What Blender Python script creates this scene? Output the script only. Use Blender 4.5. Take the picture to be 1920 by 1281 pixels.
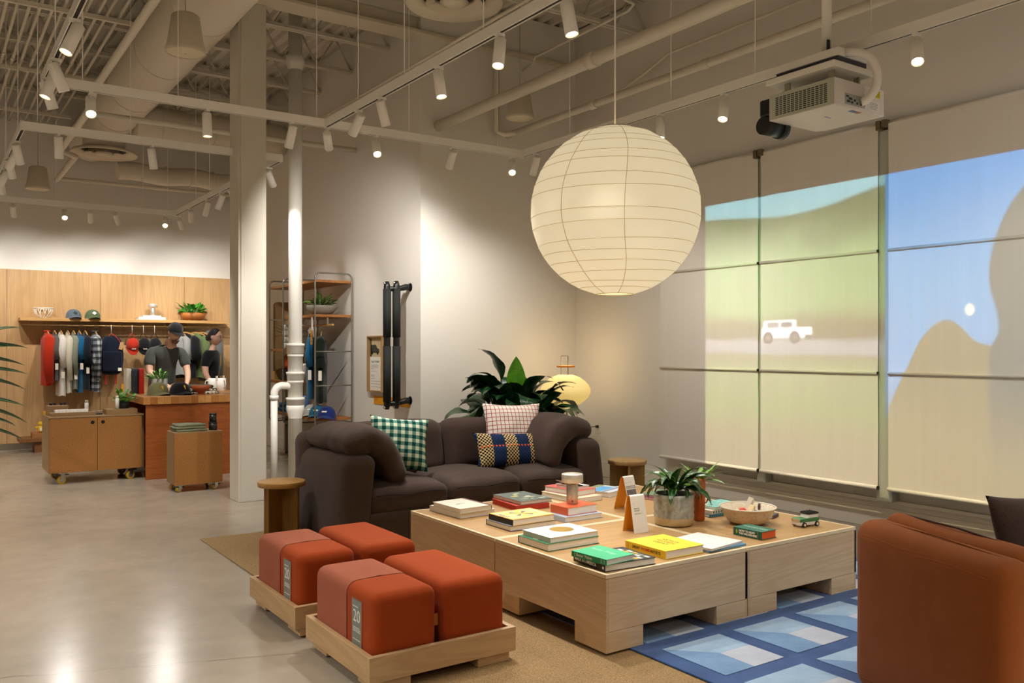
import bpy, bmesh, math, random
from mathutils import Vector, Matrix, Euler, noise as mnoise
random.seed(7)
PI = math.pi
for o in list(bpy.data.objects): bpy.data.objects.remove(o, do_unlink=True)
SC = bpy.context.scene
COL = SC.collection
# ------------------------------------------------------------------ camera
FPX, YAW, HOR, HCAM = 1619.8, 0.60145, 653.8, 1.45
cam_d = bpy.data.cameras.new('camera'); cam = bpy.data.objects.new('camera', cam_d); COL.objects.link(cam)
cam_d.sensor_width = 36.0; cam_d.lens = 36.0 * FPX / 1920.0
cam_d.shift_y = (HOR - 640.5) / 1920.0
cam_d.clip_start = 0.05; cam_d.clip_end = 100
cam.location = (0, 0, HCAM); cam.rotation_euler = (PI / 2, 0, -YAW)
SC.camera = cam
# ------------------------------------------------------------------ world and exposure
w = bpy.data.worlds.new('world'); SC.world = w; w.use_nodes = True
w.node_tree.nodes['Background'].inputs[0].default_value = (1.0, 0.86, 0.68, 1)
w.node_tree.nodes['Background'].inputs[1].default_value = 0.05
SC.view_settings.view_transform = 'Standard'; SC.view_settings.look = 'None'
SC.view_settings.exposure = 0.36; SC.view_settings.gamma = 1.0; SC.view_settings.use_curve_mapping = False
SC.cycles.use_denoising = True
SC.cycles.max_bounces = 7; SC.cycles.diffuse_bounces = 4; SC.cycles.glossy_bounces = 3
SC.cycles.transmission_bounces = 4; SC.cycles.sample_clamp_indirect = 4.0
SC.cycles.caustics_reflective = False; SC.cycles.caustics_refractive = False
SPOT_W = 105.0          # watts of one track spotlight
SPOT_C = (1.0, 0.958, 0.89)
# ------------------------------------------------------------------ pixel -> place (a pixel gives a direction, the plane gives the distance)
_F = Vector((math.sin(YAW), math.cos(YAW), 0)); _R = Vector((math.cos(YAW), -math.sin(YAW), 0)); _C = Vector((0, 0, HCAM))
def ray(px, py): return _F + _R * ((px - 960) / FPX) + Vector((0, 0, (HOR - py) / FPX))
def atZ(px, py, z=0.0): d = ray(px, py); return _C + d * ((z - HCAM) / d.z)
def atX(px, py, x): d = ray(px, py); return _C + d * (x / d.x)
def atY(px, py, y): d = ray(px, py); return _C + d * (y / d.y)
# ------------------------------------------------------------------ materials
def lin(c):
    if isinstance(c, str):
        c = c.lstrip('#'); c = [int(c[i:i + 2], 16) / 255 for i in (0, 2, 4)]
    return tuple(((v / 12.92) if v <= 0.04045 else ((v + 0.055) / 1.055) ** 2.4) for v in c) + (1,)
MATS = {}
class NT:
    """small helper round a node tree"""
    def __init__(s, nt): s.nt = nt; s.n = nt.nodes; s.l = nt.links
    def new(s, t, **kw):
        n = s.n.new(t)
        for k, v in kw.items(): setattr(n, k, v)
        return n
    def put(s, sock, v):
        if isinstance(v, bpy.types.NodeSocket): s.l.new(v, sock)
        else: sock.default_value = v
    def coord(s, scale=(1, 1, 1), rot=(0, 0, 0), kind='Object'):
        tc = s.new('ShaderNodeTexCoord'); m = s.new('ShaderNodeMapping')
        s.l.new(tc.outputs[kind], m.inputs['Vector'])
        m.inputs['Scale'].default_value = scale; m.inputs['Rotation'].default_value = rot
        return m.outputs['Vector']
    def noise(s, vec, scale=5, detail=4, rough=0.55, dist=0.0):
        n = s.new('ShaderNodeTexNoise'); s.l.new(vec, n.inputs['Vector'])
        n.inputs['Scale'].default_value = scale; n.inputs['Detail'].default_value = detail
        n.inputs['Roughness'].default_value = rough; n.inputs['Distortion'].default_value = dist
        return n.outputs['Fac']
    def ramp(s, fac, stops):
        r = s.new('ShaderNodeValToRGB'); s.l.new(fac, r.inputs['Fac'])
        e = r.color_ramp.elements
        while len(e) < len(stops): e.new(0.5)
        for k, (p, c) in enumerate(stops):
            e[k].position = p; e[k].color = lin(c) if len(c) != 4 or isinstance(c, str) else c
        return r.outputs['Color']
    def mix(s, fac, a, b, mode='MIX'):
        m = s.new('ShaderNodeMix', data_type='RGBA', blend_type=mode)
        s.put(m.inputs[0], fac); s.put(m.inputs[6], a); s.put(m.inputs[7], b)
        return m.outputs[2]
    def math(s, op, a, b=0.0, c=None, clamp=False):
        m = s.new('ShaderNodeMath', operation=op); m.use_clamp = clamp
        s.put(m.inputs[0], a); s.put(m.inputs[1], b)
        if c is not None: s.put(m.inputs[2], c)
        return m.outputs[0]
    def bump(s, h, strength=0.3, dist=0.01):
        b = s.new('ShaderNodeBump'); s.l.new(h, b.inputs['Height'])
        b.inputs['Strength'].default_value = strength; b.inputs['Distance'].default_value = dist
        return b.outputs['Normal']
def base(name):
    m = bpy.data.materials.new(name); m.use_nodes = True
    t = NT(m.node_tree); return m, t, m.node_tree.nodes['Principled BSDF']
def mat(name, col, rough=0.5, metal=0.0, bump=None, vary=None, emit=None, spec=0.5, sheen=0.0, transl=None):
    """plain surface: colour, roughness, fine relief (scale, strength, distance), colour variation (scale, second colour)"""
    if name in MATS: return MATS[name]
    m, t, p = base(name)
    p.inputs['Base Color'].default_value = lin(col); p.inputs['Roughness'].default_value = rough
    p.inputs['Metallic'].default_value = metal; p.inputs['Specular IOR Level'].default_value = spec
    if sheen: p.inputs['Sheen Weight'].default_value = sheen; p.inputs['Sheen Roughness'].default_value = 0.5
    if vary:
        v = t.coord(); f = t.noise(v, vary[0], 5, 0.6)
        t.put(p.inputs['Base Color'], t.ramp(f, [(0.3, col), (0.7, vary[1])]))
    if bump:
        v = t.coord(); f = t.noise(v, bump[0], 3, 0.6)
        t.put(p.inputs['Normal'], t.bump(f, bump[1], bump[2] if len(bump) > 2 else 0.005))
    if emit:
        p.inputs['Emission Color'].default_value = lin(emit[0]); p.inputs['Emission Strength'].default_value = emit[1]
    MATS[name] = m; return m
def wood(name, c1, c2, axis='X', scale=1.0, rough=0.45, pore=0.10, rings=True):
    if name in MATS: return MATS[name]
    m, t, p = base(name)
    k = {'X': (0.55, 6, 6), 'Y': (6, 0.55, 6), 'Z': (6, 6, 0.55)}[axis]; k = tuple(v * scale for v in k)
    v = t.coord(k)
    f1 = t.noise(v, 1.3, 3, 0.5, 1.2)
    wv = t.math('SINE', t.math('MULTIPLY', f1, 46.0 if rings else 20.0))
    wv = t.math('MULTIPLY_ADD', wv, 0.5, 0.5)
    k2 = {'X': (1.5, 60, 60), 'Y': (60, 1.5, 60), 'Z': (60, 60, 1.5)}[axis]; k2 = tuple(v * scale for v in k2)
    f2 = t.noise(t.coord(k2), 2.0, 3, 0.6)
    f3 = t.noise(t.coord((1.1, 1.1, 1.1)), 2.0, 2, 0.5)
    f = t.math('ADD', t.math('MULTIPLY', wv, 0.28), t.math('ADD', t.math('MULTIPLY', f2, 0.5), t.math('MULTIPLY', f3, 0.35)))
    t.put(p.inputs['Base Color'], t.ramp(f, [(0.25, c2), (0.85, c1)]))
    p.inputs['Roughness'].default_value = rough; p.inputs['Specular IOR Level'].default_value = 0.35
    t.put(p.inputs['Normal'], t.bump(f2, pore, 0.002))
    MATS[name] = m; return m
def fabric(name, c1, c2, scale=350.0, strength=0.35, rough=0.95, sheen=0.15, rib=None):
    if name in MATS: return MATS[name]
    m, t, p = base(name)
    v = t.coord(); f = t.noise(v, scale, 2, 0.7); g = t.noise(v, 6, 3, 0.5)
    h = t.math('ADD', t.math('MULTIPLY', f, 0.75), t.math('MULTIPLY', g, 0.3))
    t.put(p.inputs['Base Color'], t.ramp(h, [(0.35, c1), (0.75, c2)]))
    p.inputs['Roughness'].default_value = rough; p.inputs['Specular IOR Level'].default_value = 0.15
    p.inputs['Sheen Weight'].default_value = sheen
    if rib:
        wv = t.new('ShaderNodeTexWave', wave_type='BANDS', bands_direction=rib[0]); t.l.new(v, wv.inputs['Vector']); wv.inputs['Scale'].default_value = rib[1]
        f = t.math('ADD', f, t.math('MULTIPLY', wv.outputs['Fac'], 1.2))
    t.put(p.inputs['Normal'], t.bump(f, strength, 0.002))
    MATS[name] = m; return m
def speckle(name, c1, c2, c3, scale=220, rough=0.7, bump=0.15):
    if name in MATS: return MATS[name]
    m, t, p = base(name); v = t.coord()
    f = t.noise(v, scale, 3, 0.75); g = t.noise(v, 2.0, 3, 0.5)
    c = t.ramp(f, [(0.33, c2), (0.5, c1), (0.70, c3)])
    c = t.mix(t.math('MULTIPLY', g, 0.25), c, lin(c2))
    t.put(p.inputs['Base Color'], c); p.inputs['Roughness'].default_value = rough
    t.put(p.inputs['Normal'], t.bump(f, bump, 0.002))
    MATS[name] = m; return m
# ------------------------------------------------------------------ geometry
class B:
    def __init__(s): s.v = []; s.f = []; s.m = []; s.sm = []
    def add(s, vs, fs, mi=0, smooth=False):
        o = len(s.v); s.v += [tuple(p) for p in vs]; s.f += [tuple(i + o for i in f) for f in fs]
        s.m += [mi] * len(fs); s.sm += [smooth] * len(fs); return s
    def join(s, o, M=None):
        vs = o.v if M is None else [tuple(M @ Vector(p)) for p in o.v]
        k = len(s.v); s.v += vs; s.f += [tuple(i + k for i in f) for f in o.f]; s.m += o.m; s.sm += o.sm; return s
    def xf(s, M): s.v = [tuple(M @ Vector(p)) for p in s.v]; return s
    def warp(s, fn): s.v = [tuple(fn(Vector(p))) for p in s.v]; return s
    def box(s, a, b, mi=0):
        x0, y0, z0 = a; x1, y1, z1 = b
        return s.add([(x0, y0, z0), (x1, y0, z0), (x1, y1, z0), (x0, y1, z0), (x0, y0, z1), (x1, y0, z1), (x1, y1, z1), (x0, y1, z1)],
                     [(0, 3, 2, 1), (4, 5, 6, 7), (0, 1, 5, 4), (1, 2, 6, 5), (2, 3, 7, 6), (3, 0, 4, 7)], mi)
    def cbox(s, c, d, mi=0): return s.box([c[i] - d[i] / 2 for i in range(3)], [c[i] + d[i] / 2 for i in range(3)], mi)
    def cyl(s, p0, p1, r0, r1=None, n=20, mi=0, caps=True):
        r1 = r0 if r1 is None else r1; p0 = Vector(p0); p1 = Vector(p1)
        q = (p1 - p0).to_track_quat('Z', 'Y'); vs = []
        for k in range(n):
            a = 2 * PI * k / n; d = q @ Vector((math.cos(a), math.sin(a), 0))
            vs += [p0 + d * r0, p1 + d * r1]
        fs = [(2 * k, 2 * ((k + 1) % n), 2 * ((k + 1) % n) + 1, 2 * k + 1) for k in range(n)]
        s.add(vs, fs, mi, True)
        if caps:
            s.add([vs[2 * k] for k in range(n)], [tuple(reversed(range(n)))], mi); s.add([vs[2 * k + 1] for k in range(n)], [tuple(range(n))], mi)
        return s
    def tube(s, pts, r, n=8, mi=0, closed=False):
        P = [Vector(p) for p in pts]; m = len(P); R = r if isinstance(r, (list, tuple)) else [r] * m
        prev = None; vs = []
        for i in range(m):
            if closed: t = P[(i + 1) % m] - P[i - 1]
            else: t = P[min(i + 1, m - 1)] - P[max(i - 1, 0)]
            t.normalize()
            if prev is None: u = t.orthogonal().normalized()
            else:
                u = prev - t * prev.dot(t)
                u = u.normalized() if u.length > 1e-6 else t.orthogonal().normalized()
            prev = u; w_ = t.cross(u)
            for k in range(n):
                a = 2 * PI * k / n; vs.append(P[i] + (u * math.cos(a) + w_ * math.sin(a)) * R[i])
        fs = []
        for i in range(m if closed else m - 1):
            j = (i + 1) % m
            for k in range(n): fs.append((i * n + k, i * n + (k + 1) % n, j * n + (k + 1) % n, j * n + k))
        s.add(vs, fs, mi, True)
        if not closed:
            s.add(vs[:n], [tuple(reversed(range(n)))], mi); s.add(vs[-n:], [tuple(range(n))], mi)
        return s
    def lathe(s, prof, n=32, c=(0, 0, 0), mi=0, smooth=True):
        vs = []; m = len(prof)
        for k in range(n):
            a = 2 * PI * k / n
            for r, z in prof: vs.append((c[0] + r * math.cos(a), c[1] + r * math.sin(a), c[2] + z))
        fs = [(k * m + i, ((k + 1) % n) * m + i, ((k + 1) % n) * m + i + 1, k * m + i + 1) for k in range(n) for i in range(m - 1)]
        return s.add(vs, fs, mi, smooth)
    def prism(s, poly, d0, d1, axis='Z', mi=0):
        """polygon (a,b) swept along axis from d0 to d1"""
        def P(a, b, d): return {'Z': (a, b, d), 'Y': (a, d, b), 'X': (d, a, b)}[axis]
        n = len(poly); vs = [P(a, b, d0) for a, b in poly] + [P(a, b, d1) for a, b in poly]
        return s.add(vs, [tuple(reversed(range(n))), tuple(range(n, 2 * n))] + [(k, (k + 1) % n, n + (k + 1) % n, n + k) for k in range(n)], mi)
    def rbox(s, c, size, r, seg=6, mi=0, puff=0.0):
        """box with round edges, grid faces (can be warped); puff swells the big faces"""
        hx, hy, hz = [v / 2 for v in size]; r = min(r, hx, hy, hz) if not isinstance(r, tuple) else r
        def ax(h, cells):
            pts = [-h, -h + r * 0.3, -h + r * 0.7, -h + r]
            if h > r: pts += [(-h + r) + (2 * h - 2 * r) * k / cells for k in range(1, cells)] + [h - r]
            pts += [h - r * 0.7, h - r * 0.3, h]
            return sorted(set(round(p, 6) for p in pts))
        X_, Y_, Z_ = ax(hx, seg), ax(hy, seg), ax(hz, seg)
        idx = {}; vs = []; fs = []
        def vert(x, y, z):
            k = (x, y, z)
            if k not in idx:
                q = Vector((max(-hx + r, min(hx - r, x)), max(-hy + r, min(hy - r, y)), max(-hz + r, min(hz - r, z))))
                d = Vector((x, y, z)) - q
                if d.length > 1e-9: d = d.normalized() * r
                p = q + d
                if puff:
                    g = (1 - (x / hx) ** 2) * (1 - (y / hy) ** 2) if abs(z) > hz - 1e-6 else 0
                    p.z += puff * g * (1 if z > 0 else -1)
                idx[k] = len(vs); vs.append((c[0] + p.x, c[1] + p.y, c[2] + p.z))
            return idx[k]
        for A, Bq, fixed, mk in ((X_, Y_, (-hz, hz), lambda a, b, f: (a, b, f)), (Y_, Z_, (-hx, hx), lambda a, b, f: (f, a, b)), (Z_, X_, (-hy, hy), lambda a, b, f: (b, f, a))):
            for f in fixed:
                f = round(f, 6)
                for i in range(len(A) - 1):
                    for j in range(len(Bq) - 1):
                        q = [vert(*mk(A[i], Bq[j], f)), vert(*mk(A[i + 1], Bq[j], f)), vert(*mk(A[i + 1], Bq[j + 1], f)), vert(*mk(A[i], Bq[j + 1], f))]
                        fs.append(tuple(q if f > 0 else q[::-1]))
        return s.add(vs, fs, mi, True)
    def ell(s, c, r, nu=16, nv=10, mi=0):
        r = (r, r, r) if not isinstance(r, (tuple, list)) else r
        vs = []; fs = []
        for j in range(nv + 1):
            th = PI * j / nv
            for i in range(nu):
                a = 2 * PI * i / nu
                vs.append((c[0] + r[0] * math.sin(th) * math.cos(a), c[1] + r[1] * math.sin(th) * math.sin(a), c[2] + r[2] * math.cos(th)))
        for j in range(nv):
            for i in range(nu): fs.append((j * nu + i, (j + 1) * nu + i, (j + 1) * nu + (i + 1) % nu, j * nu + (i + 1) % nu))
        return s.add(vs, fs, mi, True)
    def grid(s, fn, nu, nv, mi=0, closed_u=False, smooth=True):
        vs = [fn(i / (nu if closed_u else nu - 1) if nu > 1 else 0, j / (nv - 1)) for j in range(nv) for i in range(nu)]
        fs = []
        for j in range(nv - 1):
            for i in range(nu if closed_u else nu - 1):
                k = (i + 1) % nu; fs.append((j * nu + i, j * nu + k, (j + 1) * nu + k, (j + 1) * nu + i))
        return s.add(vs, fs, mi, smooth)
def RZ(a): return Matrix.Rotation(a, 4, 'Z')
def T(*p): return Matrix.Translation(Vector(p if len(p) > 1 else p[0]))
def mesh(name, b, mats, bevel=0.0, weld=True, seg=2):
    me = bpy.data.meshes.new(name); me.from_pydata(b.v, [], b.f)
    for m in (mats if isinstance(mats, (list, tuple)) else [mats]): me.materials.append(m)
    for p, mi, sm in zip(me.polygons, b.m, b.sm): p.material_index = mi; p.use_smooth = sm
    bm = bmesh.new(); bm.from_mesh(me)
    if weld: bmesh.ops.remove_doubles(bm, verts=bm.verts, dist=1e-5)
    lv = [v for v in bm.verts if not v.link_faces]
    if lv: bmesh.ops.delete(bm, geom=lv, context='VERTS')
    bmesh.ops.recalc_face_normals(bm, faces=bm.faces)
    if bevel:
        ed = [e for e in bm.edges if len(e.link_faces) == 2 and e.calc_face_angle(0) > 0.6]
        bmesh.ops.bevel(bm, geom=ed, offset=bevel, segments=seg, profile=0.5, affect='EDGES', clamp_overlap=True)
    bm.to_mesh(me); bm.free(); me.update(); return me
def obj(name, b, mats, parent=None, bevel=0.0, loc=None, rot=None, weld=True, kind=None, label=None):
    me = b if isinstance(b, bpy.types.Mesh) else mesh(name, b, mats, bevel, weld)
    o = bpy.data.objects.new(name, me); COL.objects.link(o)
    if parent: o.parent = parent
    if loc is not None: o.location = loc
    if rot is not None: o.rotation_euler = rot
    if kind: o['kind'] = kind
    if label: o['label'] = label
    return o
def tag(o, label, cat, group=None):
    o['label'] = label; o['category'] = cat
    if group: o['group'] = group
    return o
def thing(name, label, cat, loc=(0, 0, 0), rz=0.0, group=None):
    o = bpy.data.objects.new(name, None); COL.objects.link(o); o.empty_display_size = 0.1
    o.location = loc; o.rotation_euler = (0, 0, rz) if not isinstance(rz, (tuple, list)) else rz
    return tag(o, label, cat, group)
def struct(name, b, m, parent=None, bevel=0.0, **k):
    o = obj(name, b, m, parent, bevel, **k)
    if not parent: o['kind'] = 'structure'
    return o
def dup(root, loc=None, rz=None, label=None, group=None, scale=None):
    r = root.copy(); COL.objects.link(r)
    if loc is not None: r.location = loc
    if rz is not None: r.rotation_euler = (0, 0, rz) if not isinstance(rz, (tuple, list)) else rz
    if scale: r.scale = (scale,) * 3 if not isinstance(scale, (tuple, list)) else scale
    if label: r['label'] = label
    if group: r['group'] = group
    for ch in list(root.children):
        c = ch.copy(); COL.objects.link(c); c.parent = r
        for g in ch.children:
            d = g.copy(); COL.objects.link(d); d.parent = c
    return r
_txt = {}
def text_mesh(s, size=0.02, depth=0.0004, align='LEFT', width=None, bold=0.0):
    """lettering as a flat mesh in the XY plane"""
    cu = bpy.data.curves.new('lettering', 'FONT'); cu.body = s; cu.size = size; cu.align_x = align; cu.align_y = 'CENTER'
    cu.extrude = depth; cu.offset = bold; cu.resolution_u = 3
    o = bpy.data.objects.new('lettering', cu); COL.objects.link(o)
    dg = bpy.context.evaluated_depsgraph_get(); dg.update()
    me = bpy.data.meshes.new_from_object(o.evaluated_get(dg)); bpy.data.objects.remove(o); bpy.data.curves.remove(cu)
    if width and me.vertices:
        xs = [v.co.x for v in me.vertices]; k = width / max(1e-6, max(xs) - min(xs))
        for v in me.vertices: v.co.x *= k
    return me
def lettering(s, m, parent, M, size=0.02, **k):
    me = text_mesh(s, size, **k); me.transform(M); me.materials.clear(); me.materials.append(m)
    return obj('lettering', me, None, parent)
def bez(p0, p1, p2, p3, n=12):
    p0, p1, p2, p3 = map(Vector, (p0, p1, p2, p3)); r = []
    for k in range(n + 1):
        t = k / n; r.append(p0 * (1 - t) ** 3 + p1 * 3 * t * (1 - t) ** 2 + p2 * 3 * t * t * (1 - t) + p3 * t ** 3)
    return r
def wob(p, scale, amp, seed=0.0): return mnoise.noise_vector(Vector(p) * scale + Vector((seed, seed * 1.7, seed * 0.3))) * amp
# shared colours
M_WALL = mat('white_wall_paint', '#e6e1d9', 0.75, bump=(60, 0.04, 0.002))
M_CEIL = mat('ceiling_paint', '#d4cec2', 0.8)
M_WHITE = mat('white_metal', '#efebe3', 0.45)
M_BLACK = mat('black_plastic', '#141414', 0.4)
M_STEEL = mat('brushed_steel', '#b8b2a6', 0.32, metal=1.0)
M_CHROME = mat('zinc', '#c8c8c4', 0.25, metal=1.0)
M_PAPER = mat('book_paper', '#f1eee7', 0.8, bump=(400, 0.1, 0.001))
M_CORK = speckle('cork_board', '#a8713a', '#7d4c20', '#c08a50', 160)
M_TAGW = mat('paper_tag', '#efe8d8', 0.7)
M_ORANGE = mat('orange_card', '#e39a14', 0.6)
# ================================================================== the room
def floor_mat():
    m, t, p = base('polished_concrete')
    v = t.coord(); a = t.noise(v, 0.9, 6, 0.62, 0.6); b = t.noise(v, 5, 6, 0.65); c = t.noise(v, 90, 2, 0.6)
    f = t.math('ADD', t.math('MULTIPLY', a, 0.6), t.math('ADD', t.math('MULTIPLY', b, 0.3), t.math('MULTIPLY', c, 0.1)))
    col = t.ramp(f, [(0.30, '#857d70'), (0.5, '#958c7e'), (0.70, '#a49a8b')])
    g = t.noise(t.coord((1, 1, 1)), 0.8, 3, 0.5, 1.0)
    col = t.mix(t.math('MULTIPLY', g, 0.22), col, lin('#a98f78'))
    t.put(p.inputs['Base Color'], col)
    t.put(p.inputs['Roughness'], t.math('MULTIPLY_ADD', b, 0.14, 0.14))
    p.inputs['Specular IOR Level'].default_value = 0.55
    t.put(p.inputs['Normal'], t.bump(b, 0.03, 0.004)); return m
struct('floor', B().box((-4, -3.5, -0.1), (6.6, 14.5, 0)), floor_mat())
# the crack in the concrete, a shallow dark seam
crk = []
for i in range(41):
    u = i / 40; q = atZ(0 + 560 * u, 1272 - 47 * u, 0.0006); crk.append((q.x, q.y + 0.02 * mnoise.noise(Vector((u * 9, 0, 0))), 0.0006))
cb = B()
for i in range(40):
    a, b_ = crk[i], crk[i + 1]; h = 0.0016
    cb.add([(a[0], a[1] - h, a[2]), (b_[0], b_[1] - h, b_[2]), (b_[0], b_[1] + h, b_[2]), (a[0], a[1] + h, a[2])], [(0, 1, 2, 3)])
obj('floor_crack', cb, mat('crack_dark', '#6a604f', 0.9), bpy.data.objects['floor'])
ZC = 5.2
struct('wall_left', B().box((-4.1, -3.5, 0), (-4, 14.4, ZC)), M_WALL)
struct('wall_front', B().box((-4, -3.6, 0), (6.4, -3.5, ZC)), M_WALL)
wb = struct('wall_back', B().box((-4, 14.27, 0), (4.33, 14.4, ZC)), M_WALL)
M_OAKW = wood('oak_panelling', '#c39f70', '#b08a5e', 'Z', 0.55, 0.5)
edges = [-4, -2.7, -1.45, -0.2, 1.03, 2.25, 3.47, 4.33]
for i in range(len(edges) - 1):
    obj('wood_panel', B().box((edges[i] + 0.002, 14.235, 0.09), (edges[i + 1] - 0.002, 14.27, 2.588)), M_OAKW, wb, bevel=0.002)
obj('panel_plinth', B().box((-4, 14.25, 0), (4.33, 14.27, 0.09)), M_STEEL, wb)
struct('wall_side', B().box((4.33, 8.0, 0), (4.47, 14.4, ZC)), M_WALL)
struct('wall_rear', B().box((4.47, 8.0, 0), (6.4, 8.14, ZC)), M_WALL)
wr = struct('wall_right', B().box((6.4, -3.5, 0), (6.6, 8.14, ZC)), M_WALL)
M_TRIM = mat('trim_paint', '#e8e1d6', 0.5)
def baseb(name, a, b): struct(name, B().box(a, b), M_TRIM, bevel=0.004)
baseb('baseboard_side', (4.314, 8.0, 0), (4.33, 14.235, 0.16))
baseb('baseboard_rear', (4.314, 7.984, 0), (6.384, 8.0, 0.16))
baseb('baseboard_right', (6.384, -3.5, 0), (6.4, 7.984, 0.17))
# window mullions behind the shades
for n, (ya, yb) in enumerate(((3.935, 4.01), (5.165, 5.205))):
    struct('trim_%d' % (n + 1), B().box((6.30, ya - 0.03, 0.24), (6.4, yb + 0.03, 3.18)), mat('mullion_paint', '#b9bbae', 0.55), bevel=0.003)
struct('trim_3', B().box((6.372, -0.6, 0.215), (6.4, 6.35, 0.245)), M_TRIM, bevel=0.003)
# ------------------------------------------------------------------ metal roof deck
dv = []; per = 0.152; x = -4.0
while x < 6.6:
    dv += [(x, ZC), (x + 0.038, ZC), (x + 0.058, ZC + 0.05), (x + 0.132, ZC + 0.05), (x + per, ZC)]; x += per
db = B(); n = len(dv)
db.add([(a, -3.5, z) for a, z in dv] + [(a, 14.4, z) for a, z in dv] , [(i, i + 1, n + i + 1, n + i) for i in range(n - 1)])
db.box((-4.1, -3.6, ZC + 0.09), (6.6, 14.5, ZC + 0.15))
ceil = struct('ceiling', db, mat('deck_paint', '#d2cbbd', 0.7), weld=False)
# ------------------------------------------------------------------ beam and header over the opening
hb = B().box((-4, 8.02, 4.93), (6.4, 8.12, ZC))
struct('wall_header', hb, M_CEIL)
bmb = B().box((-4, 7.93, 4.73), (6.4, 8.2, 4.765)).box((-4, 8.05, 4.765), (6.4, 8.09, 4.93))
struct('trim_4', bmb, mat('beam_paint', '#cdc2ae', 0.6), bevel=0.004)
# ------------------------------------------------------------------ column (boxed steel post)
cbm = B().box((2.478, 8.165, 0), (2.74, 8.44, 4.73))
cbm.box((2.50, 8.150, 0.0), (2.741, 8.166, 4.73))
col = struct('column', cbm, mat('column_paint', '#d8d2c6', 0.5, vary=(0.8, '#cfc8ba')), bevel=0.004)
col['kind'] = 'structure'
# ------------------------------------------------------------------ open web joists
M_JOIST = mat('joist_paint', '#c9c2b4', 0.65)
def joist(y, x0, x1, label):
    j = thing('ceiling_joist', label, 'joist', ((x0 + x1) / 2, y, 4.78), 0, 'open web joists under the roof deck')
    L = (x1 - x0) / 2
    obj('top_chord', B().box((-L, -0.05, 0.37), (L, -0.006, 0.415)).box((-L, 0.006, 0.37), (L, 0.05, 0.415)), M_JOIST, j)
    obj('bottom_chord', B().box((-L, -0.045, 0), (L, -0.006, 0.035)).box((-L, 0.006, 0), (L, 0.045, 0.035)), M_JOIST, j)
    k = int(2 * L / 0.42); st = 2 * L / k; wbm = B()
    for i in range(k):
        a = -L + i * st
        wbm.cyl((a, 0, 0.02), (a + st / 2, 0, 0.40), 0.011, n=6); wbm.cyl((a + st / 2, 0, 0.40), (a + st, 0, 0.02), 0.011, n=6)
    obj('web', wbm, M_JOIST, j)
for y in (8.75, 9.75, 10.75, 11.75, 12.75): joist(y, -4, 4.33, 'painted open web steel joist over the clothing area')
for y in (3.2, 4.4, 5.6, 6.8): joist(y, -4, 6.4, 'painted open web steel joist over the lounge')
# ------------------------------------------------------------------ round duct with branches
M_DUCT = mat('duct_paint', '#ddd3c2', 0.6, bump=(3, 0.15, 0.02))
dt = thing('round_duct', 'large round cream duct running along the ceiling to the wood wall', 'duct', (2.10, 0, 4.54))
def ductprof(u, v):
    a = 2 * PI * u; y = 1.0 + 13.2 * v; r = 0.30 + 0.008 * (1 if int(y / 1.2) % 9 == 9 else 0)
    return (r * math.cos(a), y, r * math.sin(a))
obj('duct_body', B().grid(ductprof, 40, 12, closed_u=True), M_DUCT, dt)
for y in (3.4, 4.9, 6.4, 7.9, 9.4, 10.9, 12.0):
    obj('joint_band', B().tube([(0.303 * math.cos(2 * PI * k / 40), y, 0.303 * math.sin(2 * PI * k / 40)) for k in range(40)], 0.006, 5, closed=True), M_DUCT, dt)
for nm, lab, y, z, r, xe in (('branch_duct', 'wide round branch duct leaving the main duct sideways', 12.1, 4.42, 0.21, 4.33), ('branch_duct', 'narrow flexible duct below the wide branch duct', 13.3, 3.98, 0.13, 4.33)):
    bd = thing(nm, lab, 'duct', (2.3, y, z))
    obj('duct_body', B().tube([(0.02 + (xe - 2.32) * k / 14, 0, 0.02 * math.sin(k * 1.1)) for k in range(15)], r, 24), M_DUCT, bd)
    for k in range(1, 6):
        x_ = (xe - 2.3) * k / 6; obj('joint_band', B().tube([(x_, (r + 0.004) * math.cos(2 * PI * i / 24), (r + 0.004) * math.sin(2 * PI * i / 24)) for i in range(24)], 0.006, 4, closed=True), M_DUCT, bd)
# ------------------------------------------------------------------ round diffusers
M_DIF = mat('diffuser_paint', '#d8ccb6', 0.5); M_DARK = mat('dark_gap', '#2c2822', 0.8)
def diffuser(loc, r, label, neck=0.15):
    d = thing('air_diffuser', label, 'air diffuser', loc, 0, 'round ceiling air diffusers')
    obj('outer_cone', B().lathe([(r, 0), (r * 0.985, -0.012), (r * 0.80, 0.03), (r * 0.66, 0.045), (r * 0.66, 0.06), (r * 0.95, 0.03), (r, 0)], 48), M_DIF, d)
    obj('middle_cone', B().lathe([(r * 0.58, -0.01), (r * 0.44, 0.03), (r * 0.40, 0.05), (r * 0.44, 0.05), (r * 0.58, 0)], 40), M_DIF, d)
    obj('inner_cone', B().lathe([(0.001, -0.02), (r * 0.16, -0.02), (r * 0.30, 0.0), (r * 0.22, 0.03), (0.001, 0.03)], 32), M_DIF, d)
    obj('throat', B().lathe([(r * 0.66, 0.05), (0.001, 0.052)], 32), M_DARK, d)
    obj('neck', B().cyl((0, 0, 0.053), (0, 0, 0.053 + neck), r * 0.62, n=32), M_DUCT, d)
    return d
diffuser((2.06, 12.75, 4.08), 0.42, 'round diffuser under the large round duct', 0.14)
diffuser((3.79, 6.40, 4.42), 0.42, 'round diffuser hanging over the sofa near the beam', 0.72)
q = atY(519, 311, 13.3); diffuser((q.x, 13.3, q.z), 0.24, 'small round diffuser under the narrow flexible duct', 0.08)
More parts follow.
